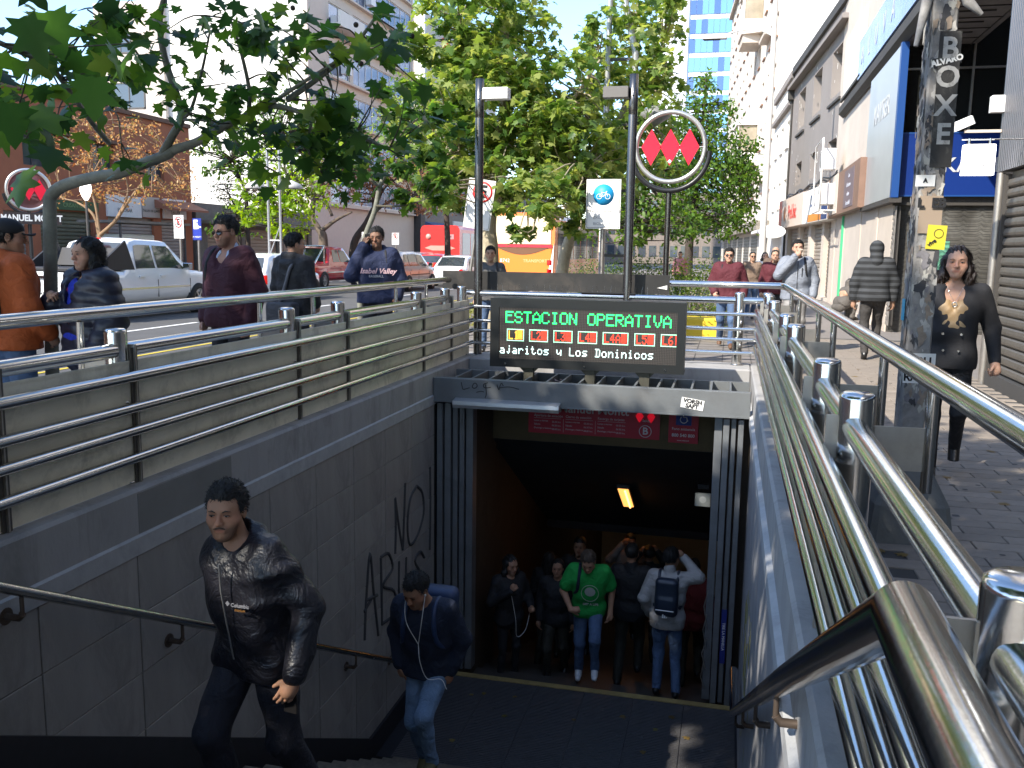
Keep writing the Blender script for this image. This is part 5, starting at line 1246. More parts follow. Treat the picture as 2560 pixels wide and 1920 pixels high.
lf_mid = leafmat('leaf_mid', [(.045, .095, .02), (.085, .16, .038), (.15, .225, .05), (.22, .285, .065), (.31, .34, .11)], .45, .4)
lf_green = leafmat('leaf_green', [(.03, .075, .02), (.06, .13, .02), (.1, .19, .03), (.16, .25, .04)], .42)
lf_lime = leafmat('leaf_lime', [(.12, .22, .02), (.2, .33, .03), (.3, .42, .05)], .5)
lf_tan = leafmat('leaf_tan', [(.3, .14, .05), (.45, .25, .1), (.5, .32, .12), (.2, .18, .05)], .35)
lf_brown = leafmat('leaf_brown', [(.12, .06, .03), (.25, .13, .07), (.3, .18, .09)], .3)
lf_dark = leafmat('leaf_dark', [(.015, .03, .015), (.03, .05, .025), (.05, .06, .04)], .3)
def limb(g_, pts, r0, r1, n=8, k=5):
    P_ = smooth_tube([tuple(p) for p in pts], k); m_ = len(P_)
    g_.tube([Vector(p) for p in P_], [r0 + (r1 - r0) * i / (m_ - 1) for i in range(m_)], n=n); return P_
def clusters(specs, jy, seed=3, per=14, spread=1.):
    """specs: (u, v, ru, rv, y, n): gaussian clumps laid out at depth y"""
    rg = np.random.default_rng(seed); out = []; cen = []
    for u, v, ru, rv, y, n in specs:
        c = np.array(at(u, v, y)); sx = ru / 2250 * y; sz = rv / 2250 * y
        # split into sub-clumps so the crown has lumps and gaps
        k = max(1, n // per); sub = rg.normal(0, 1, (k, 3)); sub /= np.maximum(1, np.linalg.norm(sub, axis=1) / 1.25)[:, None]
        sub = c + sub * [sx, jy, sz] * np.array([.8, 1, .8])
        for q in sub: cen.append(q)
        idx = rg.integers(0, k, n); s_ = min(sx, sz)
        out.append(sub[idx] + rg.normal(0, 1, (n, 3)) * np.array([.3, .3, .24]) * max(.12, s_ * (.75 if k > 1 else 1.6)) * spread)
    return np.concatenate(out), np.array(cen)
def twigs(g_, cen, nodes, r=.006, n=5):
    nodes = np.array(nodes)
    for c in cen:
        b = nodes[np.argmin(np.linalg.norm(nodes - c, axis=1))]; mid = (b + c) / 2 + nrng.normal(0, .06, 3) * np.linalg.norm(c - b)
        P_ = smooth_tube([tuple(b), tuple(mid), tuple(c)], 3); g_.tube([Vector(p) for p in P_], [r * (1.4 - i / len(P_)) for i in range(len(P_))], n=n, caps=False)

# ---- near plane tree on the left pavement: trunk bends over into a long limb
zt0 = lambda x, y, d: at(x / 2.572, y / 2.572, d)
T1 = thing('plane_tree', 'near plane tree on the left whose grey trunk bends over into a long limb', 'tree', at(122, 900, 5.6))
T1.location.z = 0
g_ = MB(); o0 = T1.location
def lp(pts): return [tuple(Vector(p) - o0) for p in pts]
base = at(125, 860, 5.6)
nodes = []
tr = limb(g_, lp([(base.x + .02, 5.6, 0), (base.x, 5.6, .5), zt0(322, 1500, 5.6), zt0(320, 1320, 5.6), zt0(335, 1250, 5.6), zt0(420, 1190, 5.6), zt0(600, 1142, 5.55), zt0(760, 1115, 5.5), zt0(900, 1060, 5.5), zt0(1060, 1000, 5.45), zt0(1120, 955, 5.45)]), .05, .034, 14)
g_.build('trunk', bark, T1)
g_ = MB()
segs = [([(1040, 1000, 5.45), (1110, 870, 5.4), (1165, 765, 5.4), (1140, 620, 5.4), (1075, 430, 5.35), (1035, 250, 5.3), (1030, 100, 5.2), (1060, -30, 5.1)], .028, .016),
        ([(1110, 965, 5.45), (1250, 920, 5.4), (1380, 850, 5.35), (1460, 805, 5.3), (1600, 735, 5.3), (1710, 680, 5.3), (1860, 700, 5.3), (2010, 750, 5.3), (2230, 840, 5.35), (2500, 960, 5.4)], .032, .009),
        ([(700, 920, 5.5), (600, 800, 5.2), (520, 690, 5.0), (430, 560, 4.6), (310, 420, 4.1), (120, 330, 3.6), (-60, 250, 3.2)], .018, .012),
        ([(0, 745, 3.4), (120, 785, 3.5), (260, 790, 3.6)], .03, .012), ([(1165, 770, 5.4), (1230, 700, 5.4), (1300, 450, 5.3), (1350, 200, 5.2)], .014, .006),
        ([(1180, 770, 5.4), (1350, 780, 5.3), (1430, 840, 5.3)], .01, .006), ([(1120, 560, 5.4), (980, 480, 5.3), (850, 300, 5.1), (700, 160, 4.9), (560, 60, 4.8)], .01, .005),
        ([(1600, 735, 5.3), (1600, 560, 5.3), (1540, 300, 5.2), (1480, 120, 5.1)], .016, .007), ([(1850, 640, 5.3), (2050, 500, 5.2), (2250, 330, 5.1), (2460, 50, 5.0)], .02, .008),
        ([(1710, 690, 5.3), (1900, 560, 5.2), (2212, 360, 5.1), (2300, 250, 5.0)], .014, .007), ([(2010, 750, 5.3), (1980, 950, 5.3), (2060, 1150, 5.3)], .01, .004), ([(560, 740, 5.1), (740, 720, 5.1), (780, 920, 5.2)], .006, .004),
        ([(1450, 830, 5.3), (1600, 1000, 5.3), (1800, 1120, 5.3)], .008, .004), ([(430, 560, 4.6), (300, 600, 4.4), (150, 560, 4.2)], .01, .005)]
nodes = []
for pts, r0, r1 in segs:
    P_ = limb(g_, lp([zt0(*p) for p in pts]), r0, r1, 8); nodes += P_
g_.build('limbs', bark, T1)
S1 = [(120, 60, 130, 60, 3.2, 30), (40, 160, 60, 40, 3.4, 16), (110, 170, 110, 50, 3.8, 30), (250, 130, 90, 60, 4.4, 34), (180, 60, 80, 40, 4.2, 20), (330, 60, 90, 50, 4.8, 34), (300, 190, 60, 40, 4.4, 14), (380, 40, 80, 30, 5, 30), (60, 260, 80, 50, 3.8, 26), (170, 260, 60, 50, 4.2, 22), (30, 330, 40, 30, 3.6, 10),
      (230, 250, 30, 40, 4.3, 9), (330, 260, 30, 25, 4.8, 9), (400, 210, 70, 60, 5.1, 36), (470, 170, 50, 40, 5.2, 18), (510, 130, 60, 60, 5.1, 24), (460, 270, 80, 30, 5.2, 30), (540, 60, 60, 40, 5, 18), (590, 110, 70, 60, 5.1, 26), (640, 40, 60, 40, 5, 20), (600, 200, 80, 40, 5.2, 34), (690, 60, 40, 60, 5, 16), (660, 200, 60, 50, 5.2, 26), (560, 310, 80, 30, 5.3, 26), (620, 320, 70, 30, 5.3, 26),
      (300, 385, 50, 22, 5.2, 12), (170, 345, 50, 22, 4.8, 12), (330, 400, 30, 16, 5.2, 7), (470, 375, 26, 22, 5.4, 8), (740, 90, 40, 50, 5, 14), (780, 170, 60, 60, 5.1, 24), (740, 250, 60, 50, 5.1, 24), (830, 60, 50, 30, 5, 9), (900, 120, 50, 40, 5, 16), (960, 90, 60, 40, 4.9, 20), (1010, 110, 40, 30, 4.9, 10), (870, 180, 60, 30, 5.1, 16), (990, 150, 50, 20, 5, 12), (820, 260, 60, 40, 5.2, 24), (900, 240, 50, 40, 5.2, 16), (1000, 200, 40, 20, 5, 8),
      (800, 330, 90, 40, 5.3, 44), (880, 330, 60, 40, 5.3, 26), (720, 350, 60, 30, 5.3, 22), (680, 400, 60, 30, 5.4, 14), (780, 400, 60, 30, 5.4, 18), (850, 420, 80, 36, 5.4, 28), (930, 380, 60, 40, 5.4, 24), (900, 470, 60, 30, 5.5, 14), (1000, 300, 50, 40, 5.3, 16), (960, 430, 40, 30, 5.5, 9), (150, 200, 150, 120, 4.6, 20), (760, 300, 200, 90, 5.7, 40), (40, 90, 60, 90, 4.3, 20)]
S1 = [(u, v, ru * 1.15, rv * 1.15, y_, int(n * .6) + 1) for u, v, ru, rv, y_, n in S1]
P1, C1 = clusters(S1, .35, 5, 5, 2.1); P1 -= np.array(o0); C1 -= np.array(o0)
g_ = MB(); twigs(g_, C1, nodes, .0045); g_.build('twigs', twig_m, T1)['kind'] = 'stuff'
# the biggest leaves are single pieces, the rest one mesh
d1 = np.linalg.norm(P1 + np.array(o0) - np.array(CAMLOC), axis=1); order = np.argsort(d1); BIG = order[:230]; REST = order[230:]
V, F = SH['plane']; lm = bpy.data.meshes.new('leaf'); lm.from_pydata([tuple(q) for q in V], [], [tuple(q) for q in F]); lm.materials.append(lf_near); lm.polygons.foreach_set('use_smooth', [True] * len(F))
for i in BIG:
    o = bpy.data.objects.new('leaf', lm); COL.objects.link(o); o.parent = T1; o.location = P1[i]
    o.rotation_euler = (rnd.gauss(-.6, .5), rnd.gauss(0, .6), rnd.uniform(0, 6.28)); s_ = rnd.uniform(.1, .15); o.scale = (s_, s_, s_)
big_leaves = [(60, 40, 2.6, .17, 0), (120, 25, 2.7, .17, 1), (20, 130, 2.5, .15, 2), (55, 425, 2.6, .15, 3), (130, 365, 2.8, .13, 4), (290, 120, 3.2, .16, 5), (330, 115, 3.3, .17, 2.2), (230, 190, 3.0, .17, .5), (30, 255, 2.8, .17, 1.2), (80, 262, 2.9, .16, 4.4)]
for u, v, y, s_, a in big_leaves:
    o = bpy.data.objects.new('leaf', lm); COL.objects.link(o); o.parent = T1; o.location = Vector(at(u, v, y)) - o0; o.rotation_euler = (rnd.uniform(-1.5, -.7), rnd.uniform(-.4, .4), a); o.scale = (s_, s_, s_)
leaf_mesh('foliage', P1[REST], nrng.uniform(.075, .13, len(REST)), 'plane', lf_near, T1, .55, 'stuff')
m = MB()
for u, v in ((732, 20), (893, 150), (903, 160), (647, 122), (890, 62), (1030, 90), (595, 440)): m.sphere(tuple(Vector(at(u, v, 5.1)) - o0), .016, 8, 6)
m.build('seed_balls', bark_d, T1)['kind'] = 'stuff'

# ---- thin sapling trunk near the man on the phone
T2 = thing('sapling', 'slender young plane tree leaning behind the man on the phone', 'tree', (at(900, 700, 12.5).x, 12.5, 0)); o2 = T2.location
g_ = MB(); L2 = lambda pts: [tuple(Vector(p) - o2) for p in pts]
nd = limb(g_, L2([(o2.x, 12.5, 0), at(901, 696, 12.5), at(908, 608, 12.5), at(936, 530, 12.5), at(949, 469, 12.5), at(966, 430, 12.5), at(984, 396, 12.5)]), .05, .03, 8); g_.build('trunk', bark, T2)
g_ = MB(); nd2 = list(nd)
for pts in ([(984, 396), (1000, 340), (1040, 300), (1080, 270)], [(949, 469), (905, 430), (860, 380)], [(940, 515), (1000, 515), (1060, 500)], [(984, 396), (980, 340), (940, 280)]): nd2 += limb(g_, L2([at(u, v, 12.4) for u, v in pts]), .022, .008, 6)
P_, C_ = clusters([(1040, 480, 60, 30, 12.4, 40), (1000, 440, 60, 50, 12.3, 70), (1080, 420, 60, 50, 12.2, 60), (930, 400, 70, 50, 12.4, 60), (880, 350, 60, 50, 12.3, 50), (1010, 330, 70, 60, 12.2, 80), (1090, 320, 60, 50, 12.2, 60), (960, 270, 60, 40, 12.3, 50), (1060, 250, 60, 40, 12.3, 50), (1110, 470, 40, 30, 12.4, 24)], .5, 9)
P_ -= np.array(o2); C_ -= np.array(o2); twigs(g_, C_, nd2, .005); g_.build('twigs', twig_m, T2)
leaf_mesh('foliage', P_, nrng.uniform(.12, .19, len(P_)), 'plane', lf_near, T2, .5, 'stuff')

# ---- central plane trees
def tree(name, label, base, trunk, limbs_, cl, jy, size, shape, m_, bm, r0, group=None, seed=1, droop=.5, tw=.012, cull=None):
    t = thing(name, label, 'tree', base, 0, group); o_ = t.location; q = lambda pts: [tuple(Vector(p) - o_) for p in pts]
    g1 = MB(); nd = limb(g1, q(trunk), r0, r0 * .6, 10); g1.build('trunk', bm, t)
    g2 = MB()
    for L_, a, b in limbs_: nd = list(nd) + list(limb(g2, q(L_), a, b, 7))
    P_, C_ = clusters([(*q_[:5], int(q_[5] * 1.0)) for q_ in cl], jy, seed, 18, 1.2)
    if cull is not None:
        q_ = (P_ - np.array(CAMLOC)) @ np.array(CAMROT); uu = 1280 - 2250 * q_[:, 0] / q_[:, 2]; vv = 960 + 2250 * q_[:, 1] / q_[:, 2]
        P_ = P_[(P_[:, 1] > cull) | ~(((uu > 1450) & (uu < 1560) & (vv > 430)) | ((uu > 1135) & (uu < 1235) & (vv > 420)))]
    P_ -= np.array(o_); C_ -= np.array(o_)
    twigs(g2, C_, nd, tw, 4); g2.build('branches', bm, t)
    n = len(P_); leaf_mesh('crown', P_, nrng.uniform(size * .7, size * 1.25, n), shape, m_, t, droop, 'stuff'); return t
A = lambda y, *pp: [at(u, v, y) for u, v in pp]
y = 17.5; bx = at(1228, 700, y).x
tree('plane_tree', 'large leafy plane tree in the centre behind the display poles', (bx, y, 0), [(bx, y, 0)] + A(y, (1226, 640), (1222, 560), (1240, 430), (1258, 300)),
     [(A(y, (1258, 300), (1262, 150), (1270, 0), (1275, -80)), .1, .03), (A(y, (1240, 430), (1330, 350), (1430, 250), (1500, 150)), .08, .02), (A(y, (1235, 470), (1150, 380), (1090, 280)), .07, .02), (A(y, (1225, 540), (1340, 480), (1450, 440)), .05, .015), (A(y, (1262, 250), (1180, 150), (1150, 40)), .05, .015)],
     [(1270, 20, 90, 60, y, 500), (1180, 60, 90, 70, y, 520), (1120, 110, 60, 60, y, 260), (1250, 150, 110, 70, y, 700), (1130, 210, 80, 60, y, 420), (1340, 200, 80, 60, y, 420), (1230, 260, 130, 70, y, 750), (1090, 300, 70, 60, y, 380), (1400, 280, 100, 60, y, 560), (1310, 330, 130, 70, y, 800), (1160, 370, 110, 60, y, 600), (1440, 380, 110, 60, y, 620), (1300, 430, 140, 60, y, 850), (1120, 450, 70, 60, y, 340),
      (1230, 480, 110, 40, y - 1.5, 420), (1400, 470, 110, 50, y - 1.5, 560), (1400, 545, 60, 30, y - 2, 130), (1300, 560, 30, 22, y - 2, 36), (1460, 550, 50, 30, y - 2, 110), (1480, 460, 50, 50, y, 180), (1340, 590, 14, 10, y - 2, 10), (1440, 200, 60, 50, y, 160), (1460, 300, 60, 50, y, 220)], 1.4, .175, 'plane', lf_mid, bark_pale, .19, seed=21, tw=.016, cull=16.9)
y = 21; bx = at(1395, 720, y).x
tree('plane_tree', 'tall thinner plane tree behind the forked mast with a leaning pale trunk', (bx, y, 0), [(bx, y, 0)] + A(y, (1408, 660), (1430, 580), (1470, 450), (1540, 330)),
     [(A(y, (1540, 330), (1580, 200), (1590, 60), (1600, -60)), .08, .02), (A(y, (1540, 330), (1620, 250), (1660, 100)), .06, .02), (A(y, (1500, 400), (1520, 250), (1500, 120)), .05, .015)],
     [(1590, 30, 60, 60, y, 260), (1650, 60, 50, 70, y, 240), (1530, 110, 60, 50, y, 240), (1600, 150, 80, 60, y, 380), (1500, 200, 50, 50, y, 170), (1660, 190, 40, 60, y, 180), (1560, 250, 90, 60, y, 420), (1640, 290, 50, 60, y, 200), (1520, 340, 80, 60, y, 360), (1600, 380, 70, 60, y, 280), (1540, 450, 70, 50, y, 280), (1660, 400, 40, 40, y, 90), (1500, 100, 30, 30, y, 60), (1690, 20, 30, 50, y, 110)], 1.4, .17, 'plane', lf_mid, bark_pale, .16, seed=22, tw=.016)
y = 40; bx = at(1722, 640, y).x
tree('broadleaf_tree', 'bright green tree with a pointed top standing by the right building row', (bx, y, 0), [(bx, y, 0)] + A(y, (1724, 600), (1735, 500), (1745, 380)), [(A(y, (1745, 380), (1760, 280), (1765, 190)), .1, .03), (A(y, (1735, 480), (1800, 420), (1850, 400)), .08, .03), (A(y, (1730, 520), (1670, 450)), .06, .03)],
     [(1762, 190, 14, 20, y, 90), (1762, 230, 30, 30, y, 260), (1770, 290, 60, 40, y, 700), (1710, 300, 50, 50, y, 560), (1790, 360, 80, 50, y, 1100), (1700, 380, 70, 50, y, 850), (1840, 400, 55, 50, y, 800), (1780, 440, 90, 50, y, 1300), (1860, 460, 40, 60, y, 600), (1690, 470, 60, 50, y, 650), (1760, 520, 90, 40, y, 1000), (1850, 530, 40, 40, y, 420), (1700, 560, 60, 30, y, 420), (1790, 570, 40, 30, y, 220)], 1.6, .2, 'oval', lf_green, bark_d, .2, seed=23, tw=.02)
y = 31; bx = at(1570, 650, y).x
tree('broadleaf_tree', 'green tree seen through the right station emblem', (bx, y, 0), [(bx, y, 0)] + A(y, (1575, 600), (1590, 480)), [(A(y, (1590, 480), (1640, 420)), .06, .03), (A(y, (1590, 480), (1540, 430)), .06, .03)],
     [(1640, 330, 60, 40, y, 420), (1600, 420, 80, 50, y, 900), (1680, 450, 60, 50, y, 600), (1560, 500, 70, 50, y, 650), (1640, 540, 80, 40, y, 700), (1700, 560, 50, 40, y, 320), (1560, 580, 60, 30, y, 320), (1500, 560, 50, 40, y, 260)], 1.5, .19, 'oval', lf_green, bark_d, .13, seed=24, tw=.02)
y = 33; bx = at(703, 650, y).x
tree('lime_tree', 'lime green tree glowing in the sun beside the lattice lamp', (bx, y, 0), [(bx, y, 0)] + A(y, (702, 600), (705, 520)), [(A(y, (705, 520), (730, 460)), .05, .02), (A(y, (705, 520), (650, 470)), .05, .02)],
     [(690, 400, 60, 40, y, 420), (720, 450, 60, 40, y, 600), (660, 470, 60, 30, y, 500), (700, 510, 70, 30, y, 700), (640, 520, 40, 30, y, 300), (720, 560, 40, 30, y, 300), (645, 560, 18, 20, y, 110), (780, 500, 40, 40, y, 220), (800, 430, 60, 40, y, 300)], 1.0, .19, 'oval', lf_lime, bark_d, .1, seed=25, tw=.015)
y = 38; bx = at(620, 640, y).x
tree('broadleaf_tree', 'dull green tree behind the lime green tree with greyish lower twigs', (bx, y, 0), [(bx, y, 0)] + A(y, (620, 600), (615, 480)), [(A(y, (615, 480), (580, 400)), .07, .03), (A(y, (615, 480), (700, 360)), .07, .03)],
     [(560, 390, 50, 30, y, 420), (620, 350, 60, 40, y, 520), (700, 320, 80, 40, y, 700), (780, 340, 70, 50, y, 600), (720, 270, 60, 40, y, 420), (860, 380, 70, 60, y, 520), (560, 430, 60, 30, y, 220), (590, 560, 30, 50, y, 220), (840, 300, 60, 50, y, 380)], 1.6, .2, 'oval', lf_green, bark_d, .14, seed=26, tw=.03)
y = 37.5
tree('broadleaf_tree', 'grey twiggy tree behind the white pickup with sparse dark leaves', (at(600, 640, y).x, y, 0), [(at(600, 640, y).x, y, 0)] + A(y, (600, 600), (590, 520)), [(A(y, (590, 520), (560, 460)), .05, .02), (A(y, (590, 520), (630, 450)), .05, .02)],
     [(580, 470, 50, 40, y, 420), (560, 500, 30, 30, y, 160), (620, 500, 40, 40, y, 260)], 1.2, .1, 'oval', lf_dark, bark_d, .1, seed=27, tw=.02)
y = 40; bx = at(806, 620, y).x
tree('broadleaf_tree', 'gnarled pale trunk with bare dark forks behind the red pickup', (bx, y, 0), [(bx, y, 0)] + A(y, (808, 600), (800, 575)), [(A(y, (800, 578), (780, 545), (745, 500), (730, 470)), .16, .04), (A(y, (806, 575), (840, 550), (880, 530)), .12, .04), (A(y, (780, 545), (790, 480), (830, 430)), .12, .04), (A(y, (790, 500), (850, 420), (900, 400)), .08, .03), (A(y, (830, 540), (800, 460), (820, 380)), .08, .03)],
     [(830, 430, 80, 50, y, 420), (900, 400, 60, 50, y, 260), (780, 480, 60, 30, y, 160), (760, 430, 50, 30, y, 160)], 1.8, .16, 'oval', lf_brown, mat('gnarled_bark', (.14, .11, .08), .9, var=.4, vscale=4, bump=.5), .28, seed=28, tw=.03)
y = 42; bx = at(880, 640, y).x
tree('broadleaf_tree', 'dark leaning tree with russet leaves left of the red bus', (bx, y, 0), [(bx, y, 0)] + A(y, (885, 610), (915, 560), (935, 520)), [(A(y, (935, 520), (960, 470), (1000, 440)), .12, .04), (A(y, (935, 520), (930, 440), (900, 380)), .1, .04), (A(y, (925, 540), (980, 500), (1060, 480)), .08, .03)],
     [(1000, 450, 90, 50, y, 700), (1080, 420, 70, 60, y, 600), (940, 430, 80, 50, y, 420), (1050, 500, 80, 30, y, 420), (1130, 480, 60, 50, y, 420), (900, 470, 60, 40, y, 260)], 2, .17, 'oval', lf_brown, bark_d, .22, seed=29, tw=.03)
y = 46
tree('broadleaf_tree', 'mixed green tree filling the space left of the big plane tree', (at(1120, 640, y).x, y, 0), [(at(1120, 640, y).x, y, 0)] + A(y, (1118, 580), (1110, 450)), [(A(y, (1110, 450), (1060, 350)), .1, .04), (A(y, (1110, 450), (1160, 350)), .1, .04)],
     [(1060, 330, 70, 60, y, 600), (1120, 280, 70, 60, y, 600), (1000, 300, 60, 50, y, 420), (1130, 380, 70, 60, y, 600), (1040, 240, 60, 50, y, 420), (1180, 480, 50, 40, y, 300)], 2, .24, 'oval', lf_mid, bark_d, .2, seed=30, tw=.03)
y = 25.5; bx = at(252, 660, y).x
tree('seed_tree', 'sparse tree hung with golden seed clusters in front of the terracotta building', (bx, y, 0), [(bx, y, 0)] + A(y, (250, 600), (248, 588)),
     [(A(y, (248, 588), (235, 540), (200, 510), (155, 495)), .06, .02), (A(y, (248, 590), (290, 550), (330, 490), (370, 440)), .07, .02), (A(y, (250, 585), (240, 520), (225, 450), (230, 380)), .05, .015), (A(y, (290, 550), (320, 480), (300, 400)), .04, .015), (A(y, (330, 490), (390, 420), (420, 380)), .03, .012), (A(y, (225, 450), (215, 380), (190, 300)), .03, .012), (A(y, (230, 440), (280, 340), (280, 290)), .03, .012)],
     [(180, 300, 60, 40, y, 200), (250, 310, 70, 40, y, 240), (320, 330, 70, 40, y, 260), (390, 360, 60, 40, y, 220), (150, 400, 40, 50, y, 160), (230, 400, 70, 40, y, 240), (310, 400, 70, 40, y, 240), (400, 420, 60, 40, y, 220), (180, 480, 40, 30, y, 120), (270, 460, 70, 40, y, 200), (360, 480, 60, 40, y, 200), (450, 470, 40, 50, y, 160), (110, 420, 30, 40, y, 80)], 1.2, .1, 'oval', lf_tan, mat('tan_bark', (.28, .18, .1), .85, var=.3, vscale=5), .1, seed=31, tw=.012)
# hedge and shrubs beyond the stairwell
def bush(name, label, u0, u1, v0, v1, y, n, m_, size=.06, group=None):
    a = at(u0, v1, y); b = at(u1, v0, y); t = thing(name, label, 'shrub', ((a.x + b.x) / 2, y, 0), 0, group)
    rg = np.random.default_rng(int(u0)); h = b.z; hw = (b.x - a.x) / 2
    k = max(3, n // 60); c = np.stack([rg.uniform(-hw, hw, k), rg.normal(0, .4, k), rg.uniform(.15, h * .9, k) * (1 - .25 * rg.random(k))], 1)
    P_ = c[rg.integers(0, k, n)] + rg.normal(0, 1, (n, 3)) * [.22, .2, .17]; P_[:, 2] = np.clip(P_[:, 2], .03, h * 1.06)
    leaf_mesh('foliage', P_, rg.uniform(size * .7, size * 1.4, n), 'oval', m_, t, 0., 'stuff')
    g_ = MB()
    for q in c[:30]: g_.tube([(q[0] * .5, 0, 0), tuple(q * [.8, .6, .6]), tuple(q)], [.012, .008, .004], n=4, caps=False)
    g_.build('stems', twig_m, t); return t
lf_hedge = leafmat('leaf_hedge', [(.02, .05, .012), (.045, .09, .02), (.1, .16, .03), (.17, .24, .04)], .35)
bush('hedge', 'dark clipped hedge section directly behind the display poles', 1440, 1570, 640, 700, 24, 3600, lf_hedge)
bush('hedge', 'taller hedge section behind the right station emblem pole', 1570, 1680, 632, 700, 22, 3600, lf_hedge)
bush('shrub', 'sunny yellow green shrub left of the man in the maroon sweater', 1680, 1800, 630, 745, 20, 4200, leafmat('leaf_sunny', [(.05, .11, .02), (.12, .2, .02), (.28, .36, .04)], .4))
bush('flower_bush', 'low flowering bush with pale blossoms beside the yellow planter', 1690, 1790, 690, 760, 18, 1500, leafmat('leaf_flower', [(.05, .11, .02), (.15, .24, .03), (.45, .35, .3)], .4), .05)
o = MB().bbox(-.35, .3, -.3, .3, 0, .4, .03).build('planter', mat('planter_yellow', (.7, .5, .03), .6)); o.location = (at(1760, 800, 17.2).x, 17.2, 0); tag(o, 'bright yellow concrete planter behind the far railing', 'planter')
# grass strip at the kerb
g2 = np.random.default_rng(5); n = 5000
GP = np.stack([g2.uniform(-7.3, -5.2, n), g2.uniform(13.2, 30, n), np.zeros(n)], 1)
tag(leaf_mesh('grass', GP, g2.uniform(.05, .12, n), 'oval', leafmat('leaf_grass', [(.12, .14, .03), (.2, .22, .05), (.3, .26, .1)], .3), None, -.9), 'dry short grass strip along the kerb', 'grass', kind='stuff')

# ---- unseen plane trees added behind the camera to shade the stairwell
# leaves cut from these crowns along the sun's path (lit point, radius)
SUNGAPS = [(-.35, 9.6, -3.8, .3), (-.45, 8.9, -3.8, .28), (-.3, 8.2, -3.7, .25), (-2.12, 3.72, .32, .15), (-2.35, 3.6, .1, .12), (-2.25, 3.55, -.15, .1), (2.4, 7.0, 0, .3), (2.75, 6.3, 0, .28), (2.3, 5.7, 0, .2), (-1.4, 10.4, -.1, .14), (-.2, 10.4, -.15, .12), (.35, 3.6, -.4, .3), (-3.6, 12.7, 1.1, .2), (-2.9, 12.7, 1.1, .18), (*at(712, 1715, 3.8), .24), (*at(530, 1390, 3.75), .12), (*at(620, 1560, 3.8), .12)]
fl_ = np.random.default_rng(77); n = 90
FL = np.stack([np.concatenate([fl_.uniform(.8, 3.1, 50), fl_.uniform(-3.2, .2, 14), fl_.uniform(-6.9, -4.1, 26)]), np.concatenate([fl_.uniform(3, 16, 50), fl_.uniform(8.5, 10.3, 14), fl_.uniform(4, 16, 26)]), np.concatenate([np.full(50, .018), np.full(14, -3.79), np.full(26, .01)])], 1)
m = MB()
for k in range(130):
    x, y, z, r_ = (fl_.uniform(.8, 3.1), fl_.uniform(3, 14), .0135, fl_.uniform(.012, .03)) if k < 90 else (fl_.uniform(-3.2, .2), fl_.uniform(8.5, 10.3), -3.7965, fl_.uniform(.012, .03))
    m.poly([(x + r_ * fl_.uniform(.7, 1.1) * math.cos(a), y + r_ * fl_.uniform(.7, 1.1) * math.sin(a), z + k * .00001) for a in [q * PI / 4 for q in range(8)]])
tag(m.build('gum_spots', mat('gum', (.07, .068, .065), .8)), 'dark trodden gum spots on the paving', 'gum', kind='stuff')
tag(leaf_mesh('fallen_leaves', FL, fl_.uniform(.05, .1, n), 'star', leafmat('leaf_dry', [(.12, .08, .03), (.22, .15, .05), (.1, .12, .03)], .2), None, 0.), 'dry leaves fallen on the pavement and landing', 'leaves', kind='stuff')
def shade_tree(label, bx, by, cx, cy, cz, rx, ry, rz_, n, seed):
    t = thing('plane_tree', label, 'tree', (bx, by, 0)); rg = np.random.default_rng(seed); g1 = MB()
    nd = limb(g1, [(0, 0, 0), (.1, .1, 2.5), (.2, .1, 4.5), (cx - bx - 1.5, cy - by + .7, cz - .4)], .2, .07, 10); g1.build('trunk', bark, t)
    k = n // 32; q = rg.normal(0, 1, (k, 3)); q /= np.linalg.norm(q, axis=1)[:, None]; q *= rg.uniform(.25, 1, (k, 1)) ** .5
    c = q * [rx, ry, rz_] + [cx - bx, cy - by, cz]
    P_ = c[rg.integers(0, k, n)] + rg.normal(0, 1, (n, 3)) * [.36, .36, .25]
    ck = np.ones(len(c), bool)
    for tx, ty, tz, rr in SUNGAPS:
        q_ = c + [bx, by, 0] - [tx, ty, tz]; sd_ = np.array(SUNDIR); ck &= np.linalg.norm(q_ - (q_ @ sd_)[:, None] * sd_, axis=1) > rr + .5
    g2_ = MB(); twigs(g2_, c[ck][::4], nd, .018, 4); g2_.build('branches', twig_m, t)
    keep = np.ones(n, bool); W_ = P_ + [bx, by, 0]
    for tx, ty, tz, rr in SUNGAPS:
        q_ = W_ - [tx, ty, tz]; sd_ = np.array(SUNDIR); keep &= np.linalg.norm(q_ - (q_ @ sd_)[:, None] * sd_, axis=1) > rr
    P_ = P_[keep]; n = len(P_)
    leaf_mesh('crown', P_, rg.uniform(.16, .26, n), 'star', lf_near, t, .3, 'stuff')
shade_tree('unseen plane tree added behind the viewer to shade the stairwell', -8.5, -3.2, -6.4, -3.2, 7.6, 5.2, 5.2, 2.4, 12500, 41)
shade_tree('unseen plane tree added left of the viewer to shade the stairwell', -9.5, 1.0, -9.4, .6, 7.4, 3.4, 3.8, 2.2, 6500, 42)
shade_tree('unseen plane tree added over the top of the stairs for shade', -2.2, -7.5, -1.8, -5.2, 7.8, 4.0, 4.2, 2.2, 8000, 43)
